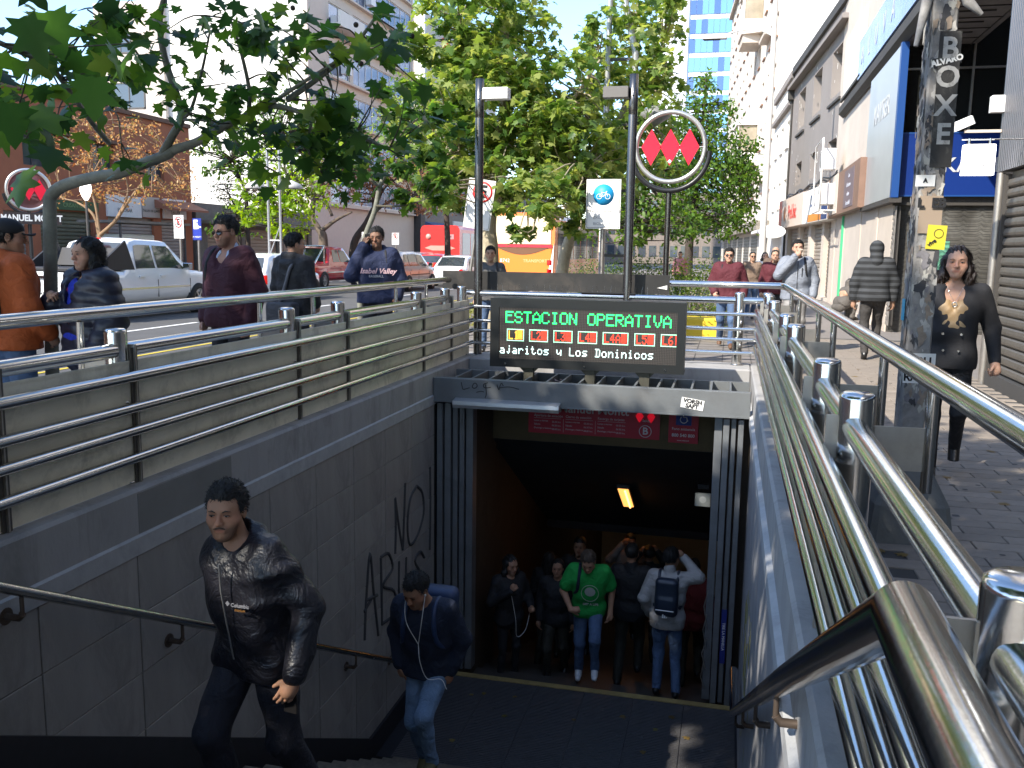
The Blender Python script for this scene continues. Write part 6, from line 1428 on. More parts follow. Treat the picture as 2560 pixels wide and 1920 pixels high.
# ================================================================ people: each body and garment is grown as one smooth surface round a posed skeleton
def sdf_eval(prims, h, disp=None, planes=()):
    lo = np.full(3, 1e9); hi = -lo
    for p in prims:
        if p.get('op') == 'sub': continue
        if p['t'] == 'c': r = max(p['ra'], p['rb']); q = np.array([p['a'], p['b']]); lo = np.minimum(lo, q.min(0) - r); hi = np.maximum(hi, q.max(0) + r)
        else: r = max(p['r']); lo = np.minimum(lo, p['c'] - r); hi = np.maximum(hi, p['c'] + r)
    lo = lo - 3 * h - .015; hi = hi + 3 * h + .015
    n = np.ceil((hi - lo) / h).astype(int) + 1; D = np.full(n, .3, np.float32)
    ax = [lo[i] + np.arange(n[i]) * h for i in range(3)]
    for p in prims:
        k = p.get('k', .03); m_ = k + 3 * h + .02
        if p['t'] == 'c': r = max(p['ra'], p['rb']); q = np.array([p['a'], p['b']]); a_, b_ = q.min(0) - r - m_, q.max(0) + r + m_
        else: r = max(p['r']); a_, b_ = p['c'] - r - m_, p['c'] + r + m_
        i0 = np.clip(((a_ - lo) / h).astype(int), 0, n - 1); i1 = np.clip(((b_ - lo) / h).astype(int) + 2, 1, n)
        if np.any(i1 <= i0): continue
        X = ax[0][i0[0]:i1[0]][:, None, None]; Y = ax[1][i0[1]:i1[1]][None, :, None]; Z = ax[2][i0[2]:i1[2]][None, None, :]
        if p['t'] == 'c':
            a = p['a']; d = p['b'] - a; L2 = float(d @ d) + 1e-12
            t = np.clip(((X - a[0]) * d[0] + (Y - a[1]) * d[1] + (Z - a[2]) * d[2]) / L2, 0, 1)
            sy = p.get('sy', 1.)
            v = np.sqrt((X - a[0] - t * d[0]) ** 2 + ((Y - a[1] - t * d[1]) * sy) ** 2 + (Z - a[2] - t * d[2]) ** 2) - (p['ra'] + (p['rb'] - p['ra']) * t)
        else:
            c = p['c']; r = p['r']; x, y, z = X - c[0], Y - c[1], Z - c[2]
            M_ = p.get('m')
            if M_ is not None: x, y, z = (M_[0][0] * x + M_[1][0] * y + M_[2][0] * z, M_[0][1] * x + M_[1][1] * y + M_[2][1] * z, M_[0][2] * x + M_[1][2] * y + M_[2][2] * z)
            if p['t'] == 'e':
                g0 = np.sqrt((x / r[0]) ** 2 + (y / r[1]) ** 2 + (z / r[2]) ** 2); g1 = np.sqrt((x / r[0] ** 2) ** 2 + (y / r[1] ** 2) ** 2 + (z / r[2] ** 2) ** 2) + 1e-9
                v = g0 * (g0 - 1) / g1
            else:                                   # rounded box
                rr = p['rr']; qx = np.abs(x) - (r[0] - rr); qy = np.abs(y) - (r[1] - rr); qz = np.abs(z) - (r[2] - rr)
                v = np.sqrt(np.maximum(qx, 0) ** 2 + np.maximum(qy, 0) ** 2 + np.maximum(qz, 0) ** 2) + np.minimum(np.maximum(qx, np.maximum(qy, qz)), 0) - rr
        v = v.astype(np.float32); B = D[i0[0]:i1[0], i0[1]:i1[1], i0[2]:i1[2]]
        if p.get('op') == 'sub':
            v = -v; g = np.maximum(k - np.abs(B - v), 0) / k; B[...] = np.maximum(B, v) + g * g * k * .25
        else:
            g = np.maximum(k - np.abs(B - v), 0) / k; B[...] = np.minimum(B, v) - g * g * k * .25
    X = ax[0][:, None, None]; Y = ax[1][None, :, None]; Z = ax[2][None, None, :]
    if disp is not None: D += disp(X, Y, Z).astype(np.float32)
    for nrm, off in planes: D = np.maximum(D, (nrm[0] * X + nrm[1] * Y + nrm[2] * Z - off).astype(np.float32))
    return D, lo, h
def surf(D, lo, h):
    s = D < 0; nx, ny, nz = D.shape
    acc = np.zeros((nx - 1, ny - 1, nz - 1, 3), np.float32); cnt = np.zeros((nx - 1, ny - 1, nz - 1), np.float32); faces = []; I = []
    for ax in range(3):
        sl0 = [slice(None)] * 3; sl1 = [slice(None)] * 3; sl0[ax] = slice(0, -1); sl1[ax] = slice(1, None)
        d0, d1 = D[tuple(sl0)], D[tuple(sl1)]; e = s[tuple(sl0)] != s[tuple(sl1)]
        i, j, k = np.nonzero(e); t = d0[i, j, k] / (d0[i, j, k] - d1[i, j, k]); pos = np.stack([i, j, k], 1).astype(np.float32); pos[:, ax] += t
        o1, o2 = [a for a in range(3) if a != ax]; base = np.stack([i, j, k], 1)
        for da in (0, 1):
            for db in (0, 1):
                c = base.copy(); c[:, o1] -= da; c[:, o2] -= db
                ok = np.all(c >= 0, 1) & (c[:, 0] < nx - 1) & (c[:, 1] < ny - 1) & (c[:, 2] < nz - 1); c = c[ok]
                fl_ = np.ravel_multi_index((c[:, 0], c[:, 1], c[:, 2]), cnt.shape)
                for q in range(3): acc.reshape(-1, 3)[:, q] += np.bincount(fl_, pos[ok, q], cnt.size).astype(np.float32)
                cnt.reshape(-1)[:] += np.bincount(fl_, minlength=cnt.size)
        I.append((base, s[tuple(sl0)][i, j, k], ax, o1, o2))
    act = cnt > 0; idx = -np.ones(cnt.shape, np.int64); idx[act] = np.arange(act.sum())
    V = acc[act] / cnt[act][:, None] * h + lo
    for base, ins, ax, o1, o2 in I:
        ok = (base[:, o1] > 0) & (base[:, o2] > 0) & (base[:, o1] < D.shape[o1] - 1) & (base[:, o2] < D.shape[o2] - 1); b = base[ok]; ins = ins[ok]
        def g(a, c_): q = b.copy(); q[:, o1] -= a; q[:, o2] -= c_; return idx[q[:, 0], q[:, 1], q[:, 2]]
        q = np.stack([g(1, 1), g(0, 1), g(0, 0), g(1, 0)], 1)
        flip = ins if ax != 1 else ~ins
        q[~flip] = q[~flip][:, ::-1]; faces.append(q)
    return V, np.concatenate(faces)
def grow(name, prims, h, m, parent, disp=None, planes=(), col=None):
    D, lo, h = sdf_eval(prims, h, disp, planes); V, F = surf(D, lo, h)
    return mesh_np(name, V, F, m, parent, col)
def mesh_np(name, V, F, m, parent, col=None):
    me = bpy.data.meshes.new(name); me.vertices.add(len(V)); me.vertices.foreach_set('co', V.astype(np.float32).ravel())
    me.loops.add(F.size); me.loops.foreach_set('vertex_index', F.ravel().astype(np.int32)); me.polygons.add(len(F))
    me.polygons.foreach_set('loop_start', np.arange(0, F.size, 4, dtype=np.int32)); me.polygons.foreach_set('loop_total', np.full(len(F), 4, dtype=np.int32))
    me.polygons.foreach_set('use_smooth', np.ones(len(F), dtype=bool)); me.materials.append(m); me.update(calc_edges=True); me.validate()
    if col is not None:
        at_ = me.color_attributes.new('tone', 'FLOAT_COLOR', 'POINT'); at_.data.foreach_set('color', np.concatenate([col, np.ones((len(col), 1))], 1).astype(np.float32).ravel())
    o = bpy.data.objects.new(name, me); COL.objects.link(o)
    if parent is not None: o.parent = parent
    return o
def skin_mat():
    if 'skin' in MATS: return MATS['skin']
    m = bpy.data.materials.new('skin'); m.use_nodes = True; MATS['skin'] = m; t = m.node_tree; b = t.nodes['Principled BSDF']
    a = t.nodes.new('ShaderNodeAttribute'); a.attribute_name = 'tone'
    nz = t.nodes.new('ShaderNodeTexNoise'); nz.inputs['Scale'].default_value = 22; nz.inputs['Detail'].default_value = 4
    tc = t.nodes.new('ShaderNodeTexCoord'); t.links.new(tc.outputs['Object'], nz.inputs['Vector'])
    mr = t.nodes.new('ShaderNodeMapRange'); mr.inputs[3].default_value = .84; mr.inputs[4].default_value = 1.16; t.links.new(nz.outputs[0], mr.inputs[0])
    sc_ = t.nodes.new('ShaderNodeVectorMath'); sc_.operation = 'SCALE'; t.links.new(a.outputs['Color'], sc_.inputs[0]); t.links.new(mr.outputs[0], sc_.inputs['Scale'])
    t.links.new(sc_.outputs[0], b.inputs['Base Color']); b.inputs['Roughness'].default_value = .6; b.inputs['Specular IOR Level'].default_value = .3; b.inputs['Subsurface Weight'].default_value = .12; b.inputs['Subsurface Radius'].default_value = (.03, .012, .006)
    return m
hair_black = mat('hair_black', (.009, .008, .007), .6, var=.4, vscale=30, bump=.5, bscale=140, stretch=(1, 1, .25))
eye_w = mat('eye_white', (.3, .27, .25), .3); eye_d = mat('iris_dark', (.015, .008, .005), .1)
denim = mat('denim_blue', (.07, .12, .22), .8, var=.3, vscale=6, bump=.3, bscale=120, wr=.6)
denim_l = mat('denim_pale', (.16, .25, .38), .8, var=.35, vscale=5, bump=.3, bscale=120, wr=.6)
black_cloth = mat('black_cloth', (.012, .012, .014), .75, var=.2, vscale=8, bump=.25, bscale=90, wr=.5)
nylon = mat('black_nylon', (.012, .012, .017), .4, var=.15, vscale=12, bump=.3, bscale=90, wr=.48, wrs=8)
shoe_black = mat('shoe_black', (.015, .014, .014), .3)
N3 = lambda *a: np.array(a, float)
def cap(a, b, ra, rb=None, k=.03, **kw): return dict(t='c', a=N3(*a), b=N3(*b), ra=ra, rb=ra if rb is None else rb, k=k, **kw)
def ell(c, r, k=.02, **kw): return dict(t='e', c=N3(*c), r=N3(*r), k=k, **kw)
def rbox(c, r, rr, k=.02, **kw): return dict(t='b', c=N3(*c), r=N3(*r), rr=rr, k=k, **kw)
def folds(amp, seed=0, fz=1.):
    def f(X, Y, Z):
        w_ = 2.2 * np.sin(6 * X + 3 * Z + seed) + 2. * np.sin(5 * Z * fz - 7 * Y + 2 * seed)
        mk = .5 + .5 * np.sin(8 * X + 6 * Y - 7 * Z + 1.7 * seed + w_ * .5)
        a = np.sin(33 * fz * Z + 13 * X * np.sin(2.5 * Z + seed) + w_); b = np.sin(15 * X - 11 * Z * fz + 9 * Y + w_)
        return amp * (.95 * mk * (a - .3 * a * a) + .5 * b)
    return f
def strands(hair_o, n, ln, m, parent, down=.6, seed=1, keep=None):
    me = hair_o.data; nv = len(me.vertices); co = np.empty(nv * 3); me.vertices.foreach_get('co', co); co = co.reshape(-1, 3)
    no = np.array([tuple(v.normal) for v in me.vertices]); rg = np.random.default_rng(seed); idx = rg.integers(0, nv, n)
    if keep is not None: idx = idx[keep(co[idx])]; n = len(idx)
    p0 = co[idx]; nr = no[idx]; d = nr * .55 + rg.normal(0, .35, (n, 3)) + np.array([0, .25, -down]); d -= nr * np.minimum(0, (d * nr).sum(1) - .12)[:, None]; d /= np.linalg.norm(d, axis=1)[:, None]
    s_ = np.cross(d, nr); s_ /= np.linalg.norm(s_, axis=1)[:, None] + 1e-9; l_ = rg.uniform(.5, 1.3, n)[:, None] * ln; w2 = .0016
    V = np.stack([p0 - s_ * w2, p0 + s_ * w2, p0 + d * l_ * .6 + nr * .002 + s_ * w2 * .6, p0 + d * l_ + nr * .0005], 1).reshape(-1, 3); F = np.arange(4 * n).reshape(n, 4)
    o = mesh_np('hair_strands', V, F, m, parent); o['kind'] = 'stuff'
def person(label, loc, heading, H, pose=None, top=None, legs=None, hair='short', skin=(.42, .24, .15), res=1., group=None, shoes=None, extras=(), face=True, sunglasses=False, stubble=0., hair_m=None, hand_res=None, yaw=0., pitch=0., lean=0., build=1.):
    pose = pose or {}; root = thing('person', label, 'person', loc, R(heading), group); s = H / 1.72; root.scale = (s, s, s)
    J = dict(pel=(0, 0, .93), che=(0, .0, 1.28), nek=(0, .015, 1.455), hed=(0, -.005, 1.605), sha=(-.175, .01, 1.405), shb=(.175, .01, 1.405), ela=(-.235, .03, 1.13), elb=(.235, .03, 1.13), wra=(-.24, -.06, .885), wrb=(.24, -.06, .885),
             hia=(-.088, 0, .9), hib=(.088, 0, .9), kna=(-.1, -.03, .49), knb=(.1, -.03, .49), ana=(-.105, .02, .085), anb=(.105, .02, .085))
    J = {k: N3(*pose.get(k, v)) for k, v in J.items()}
    Lm = np.array(Matrix.Rotation(R(lean), 3, 'X'))         # lean>0 : forwards (towards -y)
    for k in ('che', 'nek', 'hed', 'sha', 'shb', 'ela', 'elb', 'wra', 'wrb'): J[k] = Lm @ (J[k] - J['pel']) + J['pel']
    csh = (N3(*pose['che']) - N3(0, 0, 1.28)) if 'che' in pose else 0.
    up = lambda p: Lm @ (N3(*p) + csh - J['pel']) + J['pel']
    HM = np.array(Matrix.Rotation(R(yaw), 3, 'Z') @ Matrix.Rotation(R(pitch), 3, 'X')); hc = J['nek'] + HM @ (J['hed'] - J['nek'])
    hd = lambda *p: hc + HM @ N3(*p)
    female = hair in ('long', 'tied')
    # ---------------- head (own fine grid)
    hw = .94 if female else 1.
    def Ep(c, r, **k): return dict(t='e', c=hd(*c), r=N3(*r), m=HM, **{'k': .02, **k})
    hp = [Ep((0, .018, .035), (.076 * hw, .094, .083)), cap(hd(0, -.028, -.03), hd(0, -.047, -.086), .056 * hw, .03 if female else .037, k=.04), cap(hd(-.034, -.045, -.025), hd(-.02, -.06, -.075), .036, .022, k=.03), cap(hd(.034, -.045, -.025), hd(.02, -.06, -.075), .036, .022, k=.03),
          Ep((0, -.045, .035), (.06, .043, .05), k=.03), cap(hd(-.03, -.079, .031), hd(.03, -.079, .031), .011, k=.02), cap(hd(0, -.09, .012), hd(0, -.11, -.02), .0075, .0115, k=.014), cap(hd(-.011, -.1, -.024), hd(.011, -.1, -.024), .0085, k=.01),
          cap(hd(-.021, -.083, -.05), hd(.021, -.083, -.05), .0085, k=.012), cap(hd(-.016, -.083, -.061), hd(.016, -.083, -.061), .0085, k=.012), Ep((0, -.074, -.088), (.018, .016, .016), k=.02),
          Ep((-.031, -.1, .01), (.016, .012, .01), op='sub', k=.016), Ep((.031, -.1, .01), (.016, .012, .01), op='sub', k=.016), cap(hd(-.023, -.096, -.0555), hd(.023, -.096, -.0555), .0022, k=.006, op='sub'),
          Ep((-.032, -.078, .009), (.014, .011, .0095), k=.008), Ep((.032, -.078, .009), (.014, .011, .0095), k=.008),
          Ep((-.078 * hw, .008, .0), (.009, .019, .032), k=.01), Ep((.078 * hw, .008, .0), (.009, .019, .032), k=.01), Ep((-.086 * hw, .004, .002), (.006, .01, .017), op='sub', k=.006), Ep((.086 * hw, .004, .002), (.006, .01, .017), op='sub', k=.006),
          cap(hd(0, .03, -.04), J['nek'] + N3(0, .01, -.03), .05 * hw, .058 * hw, k=.03), cap(J['nek'] + N3(-.05, .01, -.05), J['nek'] + N3(.05, .01, -.05), .055, k=.05), cap(up((-.07, -.01, 1.35)), up((.07, -.01, 1.35)), .085, k=.05)]
    hh = .0046 * res if res <= 1.6 else .0046 * res
    D, lo, _ = sdf_eval(hp, hh); V, F = surf(D, lo, hh)
    loc_ = (V - hc) @ HM; x, y_, z = loc_[:, 0], loc_[:, 1], loc_[:, 2]; C = np.tile(np.array(skin), (len(V), 1))
    ht = np.clip(1 - np.abs(z + .005) / .05, 0, 1) * (y_ < -.03); C *= (1 + ht * .05)[:, None]; C[:, 0] *= 1 + .12 * ht
    lip = np.exp(-((x / .025) ** 4)) * np.exp(-(((z + .0555) / .0105) ** 2)) * (y_ < -.075); C = C * (1 - .85 * lip[:, None]) + np.array([skin[0] * .8, skin[1] * .5, skin[2] * .5]) * .72 * lip[:, None]
    if stubble: sb = stubble * np.clip((-.03 - z) / .02, 0, 1) * (y_ < -.005) * (1 - lip) * np.clip((z + .13) / .03, 0, 1); C = C * (1 - sb[:, None]) + np.array([.05, .035, .03]) * sb[:, None]
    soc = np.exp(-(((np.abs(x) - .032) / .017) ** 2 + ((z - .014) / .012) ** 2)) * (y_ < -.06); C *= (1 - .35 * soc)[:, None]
    # ---------------- hands, forearms and the rest of the body on a coarser grid
    VV = [V]; FF = [F]; CC = [C]; off = len(V)
    bare = top.get('bare', False) if top else False
    hh2 = (hand_res or .0065 * res)
    for sd, el, wr, sx in (('a', J['ela'], J['wra'], -1), ('b', J['elb'], J['wrb'], 1)):
        if pose.get('hide' + sd): continue
        d = wr - el; d /= np.linalg.norm(d); hdv = pose.get('hd' + sd)
        if hdv is not None: d2_ = N3(*hdv); d2_ = Lm @ d2_; d2_ /= np.linalg.norm(d2_)
        else: d2_ = d
        pn = pose.get('pn' + sd, (-sx, 0.2, 0)); pn = N3(*pn); pn -= d2_ * (pn @ d2_); pn /= np.linalg.norm(pn); sv = np.cross(d2_, pn)   # palm normal, side
        if sv @ N3(0, -1, 0) < 0: sv = -sv                                                       # thumb side forward
        if ('th' + sd) in pose: t_ = N3(*pose['th' + sd]); sv = sv if sv @ t_ > 0 else -sv
        w0 = wr + d * .01; curl = pose.get('curl' + sd, .5); pr = [cap(el + d * .06 if not bare else el, w0, .036 if not bare else .045, .027, k=.02), cap(w0, w0 + d2_ * .075, .027, .03, k=.03), ell(w0 + d2_ * .055, (.034, .034, .034))]
        for q, (so, ln) in enumerate(((.03, .07), (.01, .078), (-.01, .073), (-.029, .058))):
            b0_ = w0 + d2_ * (.082 - .004 * abs(q - 1)) + sv * so; a1 = d2_ * math.cos(curl) + pn * math.sin(curl) + sv * (so * 1.2); a2 = d2_ * math.cos(curl * 2.4) + pn * math.sin(curl * 2.4)
            m1 = b0_ + a1 * ln * .52; pr += [cap(b0_ - d2_ * .02, m1, .0098, .0088, k=.006), cap(m1, m1 + a2 * ln * .5, .0088, .0072, k=.004)]
        tb = w0 + d2_ * .025 + sv * .026; td = d2_ * .75 + sv * .55 + pn * .35; td /= np.linalg.norm(td); pr += [cap(tb, tb + td * .038, .0135, .011, k=.012), cap(tb + td * .038, tb + td * .038 + (td * .8 + d2_ * .4 + pn * .2) * .03, .011, .0085, k=.005)]
        D, lo, _ = sdf_eval(pr, hh2); V2, F2 = surf(D, lo, hh2); VV.append(V2); FF.append(F2 + off); off += len(V2); CC.append(np.tile(np.array(skin), (len(V2), 1)))
    bp = [cap(up((-.08, 0, 1.33)), up((.08, 0, 1.33)), .085, sy=1.1), cap(up((0, 0, 1.3)), J['pel'], .085, .085), cap(J['hia'], J['hib'], .08)]
    for a in 'ab': bp += [cap(J['sh' + a], J['el' + a], .045, .04), cap(J['el' + a], J['wr' + a], .038, .026), cap(J['hi' + a], J['kn' + a], .06, .042), cap(J['kn' + a], J['an' + a], .038, .028)]
    D, lo, _ = sdf_eval(bp, .02); V3, F3 = surf(D, lo, .02); VV.append(V3); FF.append(F3 + off); CC.append(np.tile(np.array(skin), (len(V3), 1)))
    body = mesh_np('body', np.concatenate(VV), np.concatenate(FF), skin_mat(), root, np.concatenate(CC))
    hm = hair_m or hair_black
    if face and res <= 2.2:
        for sx in (-1, 1):
            if not sunglasses:
                MB().sphere((0, 0, 0), (.0105, .006, .0042), 12, 8).build('eye', eye_w, body).matrix_local = Matrix.Translation(Vector(hd(sx * .032, -.0855, .009))) @ Matrix(HM.tolist()).to_4x4()
                MB().sphere((0, 0, 0), (.0052, .003, .0044), 10, 6).build('iris', eye_d, body).matrix_local = Matrix.Translation(Vector(hd(sx * .032 - .001, -.0905, .009))) @ Matrix(HM.tolist()).to_4x4()
                MB().tube([Vector(hd(sx * .019, -.0885, .0115)), Vector(hd(sx * .032, -.093, .0135)), Vector(hd(sx * .045, -.085, .0105))], .0018, n=5).build('eyelid', eye_d, body)
            if stubble > .45 and sx == 1: MB().tube([Vector(hd(q, -.0985 + 4 * q * q, -.041 - abs(q) * .25)) for q in (-.026, -.014, 0, .014, .026)], [.002, .0035, .003, .0035, .002], n=6).build('moustache', mat('moustache', (.06, .04, .03), .9), body)
            MB().tube([Vector(hd(sx * .015, -.0925, .026)), Vector(hd(sx * .03, -.0945, .0335)), Vector(hd(sx * .048, -.082, .0275))], [.003, .0034, .0015] if not female else [.0018, .0024, .001], n=6).build('eyebrow', hm, body)
    if sunglasses:
        m_ = MB()
        for sx in (-1, 1):
            pts = [hd(sx * .033 + .026 * math.cos(a), -.104 + .012 * abs(math.cos(a)) * (1 if math.cos(a) * sx > 0 else 0), .008 + (.019 if math.sin(a) < 0 else .014) * math.sin(a)) for a in [k * PI / 8 for k in range(16)]]
            m_.prism([tuple(p) for p in pts], tuple(HM @ N3(0, .004, 0)))
        m_.tube([Vector(hd(-.01, -.106, .014)), Vector(hd(.01, -.106, .014))], .002, n=5)
        for sx in (-1, 1): m_.tube([Vector(hd(sx * .057, -.09, .014)), Vector(hd(sx * .079, .0, .012))], .0022, n=5)
        m_.build('sunglasses', mat('sunglass_black', (.008, .008, .009), .08), root)
    # ---------------- hair
    hr = .0055 * res
    def hn(X, Y, Z): return .0035 * np.sin(90 * X + 30 * Z) * np.sin(70 * Y + 20 * X) + .002 * np.sin(160 * X + 60 * Y)
    if hair == 'short': pr = [Ep((0, .024, .045), (.084, .1, .09)), Ep((0, -.0, .088), (.06, .075, .05)), Ep((0, -.125, -.03), (.12, .088, .108), op='sub', k=.006), Ep((0, .0, -.115), (.14, .2, .075), op='sub', k=.01), Ep((-.09, -.02, -.03), (.035, .035, .045), op='sub', k=.01), Ep((.09, -.02, -.03), (.035, .035, .045), op='sub', k=.01)]
    elif hair == 'curly': pr = [Ep((0, .02, .05), (.092, .108, .098)), Ep((0, -.13, -.03), (.12, .088, .1), op='sub', k=.006), Ep((0, .0, -.11), (.14, .2, .075), op='sub', k=.01)]; hn = lambda X, Y, Z: .007 * np.sin(110 * X) * np.sin(115 * Y) * np.sin(105 * Z)
    elif hair == 'long':
        pr = [Ep((0, .024, .042), (.086, .102, .09)), Ep((0, -.112, -.03), (.054, .08, .1), op='sub', k=.008), cap(hd(0, .06, 0), J['nek'] + N3(0, .08, -.17), .075, .06, k=.04)]
        for sx in (-1, 1): pr += [cap(hd(sx * .076, .01, .02), hd(sx * .092, .0, -.09), .024, .03, k=.03), cap(hd(sx * .092, .0, -.09), J['nek'] + N3(sx * .115, -.01, -.14), .034, .026, k=.04), cap(J['nek'] + N3(sx * .115, -.01, -.14), J['nek'] + N3(sx * .1, -.06, -.25), .028, .014, k=.03)]
        pr.append(Ep((0, -.115, -.05), (.056, .08, .1), op='sub', k=.01)); hn = lambda X, Y, Z: .005 * np.sin(60 * Z + 12 * np.sin(20 * X)) + .003 * np.sin(150 * X + 50 * Y)
    elif hair == 'cap': pr = [Ep((0, .026, .02), (.082, .098, .075)), Ep((0, -.12, -.05), (.12, .09, .12), op='sub', k=.006), Ep((0, .0, -.11), (.14, .2, .07), op='sub', k=.01)]
    elif hair == 'tied': pr = [Ep((0, .024, .042), (.083, .099, .088)), Ep((0, -.118, -.03), (.06, .08, .1), op='sub', k=.008), Ep((0, .0, -.115), (.14, .2, .075), op='sub', k=.01), cap(hd(0, .1, .03), hd(0, .13, -.04), .03, .02, k=.02)]
    else: pr = None
    if pr:
        ho = grow('hair', pr, hr, hm, root, hn)
        if res < 1.3: strands(ho, 5000 if hair == 'long' else 3600, .03 if hair == 'long' else .014, hm, root, 1.2 if hair == 'long' else .3, keep=(lambda q: ((q - hc) @ HM)[:, 1] > -.05) if hair == 'long' else None)
    # ---------------- top garment
    if top:
        b = top.get('bulk', .012); hem = top.get('hem', .84); w_ = build; h_ = top.get('res', .0115) * max(1, res * .8)
        tp = [cap(up((-.085 * w_, .0, 1.335)), up((.085 * w_, .0, 1.335)), .105 + b, k=.05, sy=1.08), cap(up((-.055 * w_, -.01, 1.12)), up((.055 * w_, -.01, 1.12)), .112 + b * 1.2, k=.06), cap(up((-.06 * w_, -.005, 1.25)), up((.06 * w_, -.005, 1.25)), .108 + b * 1.2, k=.06), cap(J['pel'] + N3(-.06 * w_, 0, .02), J['pel'] + N3(.06 * w_, 0, .02), .112 + b * 1.3, k=.06),
              cap(J['pel'] + N3(-.062 * w_, 0, -.06), J['pel'] + N3(.062 * w_, 0, -.06), .112 + b * 1.3, k=.05), cap(up((-.1, .02, 1.41)), up((.1, .02, 1.41)), .05 + b * .5, k=.05)]
        if female and not top.get('open'): tp += [ell(up((-.07, -.1, 1.27)), (.06, .05, .06), k=.04), ell(up((.07, -.1, 1.27)), (.06, .05, .06), k=.04)]
        if top.get('collar'): tp += [cap(J['nek'] + N3(0, .02, -.03), J['nek'] + N3(0, .015, .035), .075, .07, k=.02), cap(J['nek'] + N3(0, -.0, .01), J['nek'] + N3(0, -.01, .12), .058, .06, k=.01, op='sub')]
        else: tp += [cap(J['nek'] + N3(0, -.02, -.02), J['nek'] + N3(0, -.03, .12), .06, .075, k=.01, op='sub')]
        if top.get('vneck'): tp += [cap(up((0, -.125, 1.43)), up((0, -.14, 1.43 - top['vneck'])), .085, .012, k=.008, op='sub')]
        if top.get('hooddown'): tp += [cap(J['nek'] + N3(-.06, .06, .03), J['nek'] + N3(.06, .06, .03), .045, k=.04), cap(J['nek'] + N3(-.06, .09, -.06), J['nek'] + N3(.06, .09, -.06), .05, k=.04), cap(J['nek'] + N3(-.085, .02, .0), J['nek'] + N3(-.06, -.07, -.06), .035, .02, k=.03), cap(J['nek'] + N3(.085, .02, .0), J['nek'] + N3(.06, -.07, -.06), .035, .02, k=.03), cap(J['nek'] + N3(0, -.01, .0), J['nek'] + N3(0, -.01, .1), .055, .06, k=.01, op='sub')]
        sl_ = top.get('sleeve', 1.)
        for a in 'ab':
            sh, el, wr = J['sh' + a], J['el' + a], J['wr' + a]
            if sl_ >= 1: tp += [cap(sh, el, .056 + b, .047 + b, k=.045), cap(el, wr, .047 + b, .034 + b * .9, k=.02)]
            else: tp += [cap(sh, sh + (el - sh) * .72, .058 + b, .06 + b, k=.045)]
        pl = [((0, 0, -1), -hem)]
        o = grow('jacket' if sl_ >= 1 else 't_shirt', tp, h_, top['m'], root, top.get('disp') or folds(top.get('fold', .005), top.get('seed', 1)), pl); top['obj'] = o
    # ---------------- trousers and shoes
    if legs:
        b = legs.get('bulk', .012); fl_ = legs.get('cuff', .06)
        lp_ = [cap(J['pel'] + N3(-.055, 0, .0), J['pel'] + N3(.055, 0, .0), .105, k=.04), cap(J['hia'], J['hib'], .095, k=.04)]
        for a in 'ab':
            hi_, kn, an = J['hi' + a], J['kn' + a], J['an' + a]
            lp_ += [cap(hi_ + N3(0, 0, .0), kn, .085 + b, .055 + b, k=.03), cap(kn, an + N3(0, 0, .01), .054 + b, .043 + b * .8, k=.035)]
        grow('trousers', lp_, legs.get('res', .0125) * max(1, res * .8), legs['m'], root, folds(legs.get('fold', .005), 3, .8), [((0, 0, 1), J['pel'][2] + .06)])
    sm_ = shoes or shoe_black
    for a in 'ab':
        an = J['an' + a]; fd = N3(*pose.get('ft' + a, (0, -1, -.0))); fd = fd / np.linalg.norm(fd); tl = pose.get('toe' + a, 0.)
        grow('shoe', [cap(an + N3(0, .035, -.035), an + fd * .15 + N3(0, 0, -.045 - tl), .036, .034, k=.02), cap(an + N3(0, .01, .0), an + fd * .08 + N3(0, 0, -.025 - tl * .5), .043, .036, k=.03)], .009 * max(1, res * .8), sm_, root, None, [((0, 0, -1), -(an[2] - .075 - tl))])
    return dict(root=root, J=J, hd=hd, HM=HM, up=up, body=body)
def backpack(p, m, w_=.15, h_=.23, d_=.09, mat_strap=None, loc=(0, .2, 1.22)):
    up = p['up']; c = up(loc); M_ = np.array(Matrix.Rotation(math.atan2(0, 1), 3, 'X'))
    o = grow('backpack', [rbox(c, (w_, d_, h_), .06, k=.03), rbox(c + N3(0, d_ * .75, -.08), (w_ * .8, d_ * .5, h_ * .45), .04, k=.03)], .012, m, p['root'], folds(.003, 5))
    straps(p, mat_strap or m); return o
def straps(p, m, both=True, front=True):
    up = p['up']
    for sx in ((-1, 1) if both is True else (both,)):
        pts = [up((sx * .1, .12, 1.36)), up((sx * .105, .05, 1.462)), up((sx * .105, -.06, 1.45)), up((sx * .115, -.125, 1.35)), up((sx * .13, -.13, 1.22)), up((sx * .165, -.05, 1.12)), up((sx * .14, .1, 1.08))]
        P_ = smooth_tube([tuple(q) for q in pts], 5); g_ = MB(); g_.tube([Vector(q) for q in P_], .019, n=8); g_.build('strap', m, p['root'])
def J_(d): return d
cloth = lambda n, c, r=.8, **k: mat(n, c, r, var=.1, vscale=14, bump=.35, bscale=160, wr=.55, wrs=7, **k)
walk = dict(kna=(-.1, -.2, .52), ana=(-.1, -.12, .16), knb=(.1, -.02, .5), anb=(.1, .2, .11), fta=(0, -1, -.1), ftb=(0, -.75, -.7), toeb=.02)
walk2 = dict(knb=(.1, -.16, .5), anb=(.1, -.2, .085), kna=(-.1, .02, .5), ana=(-.1, .26, .13), fta=(0, -.75, -.7), toea=.02)
stp = lambda y: -.1652 * (int((y - 1.585) / .297) + 1)
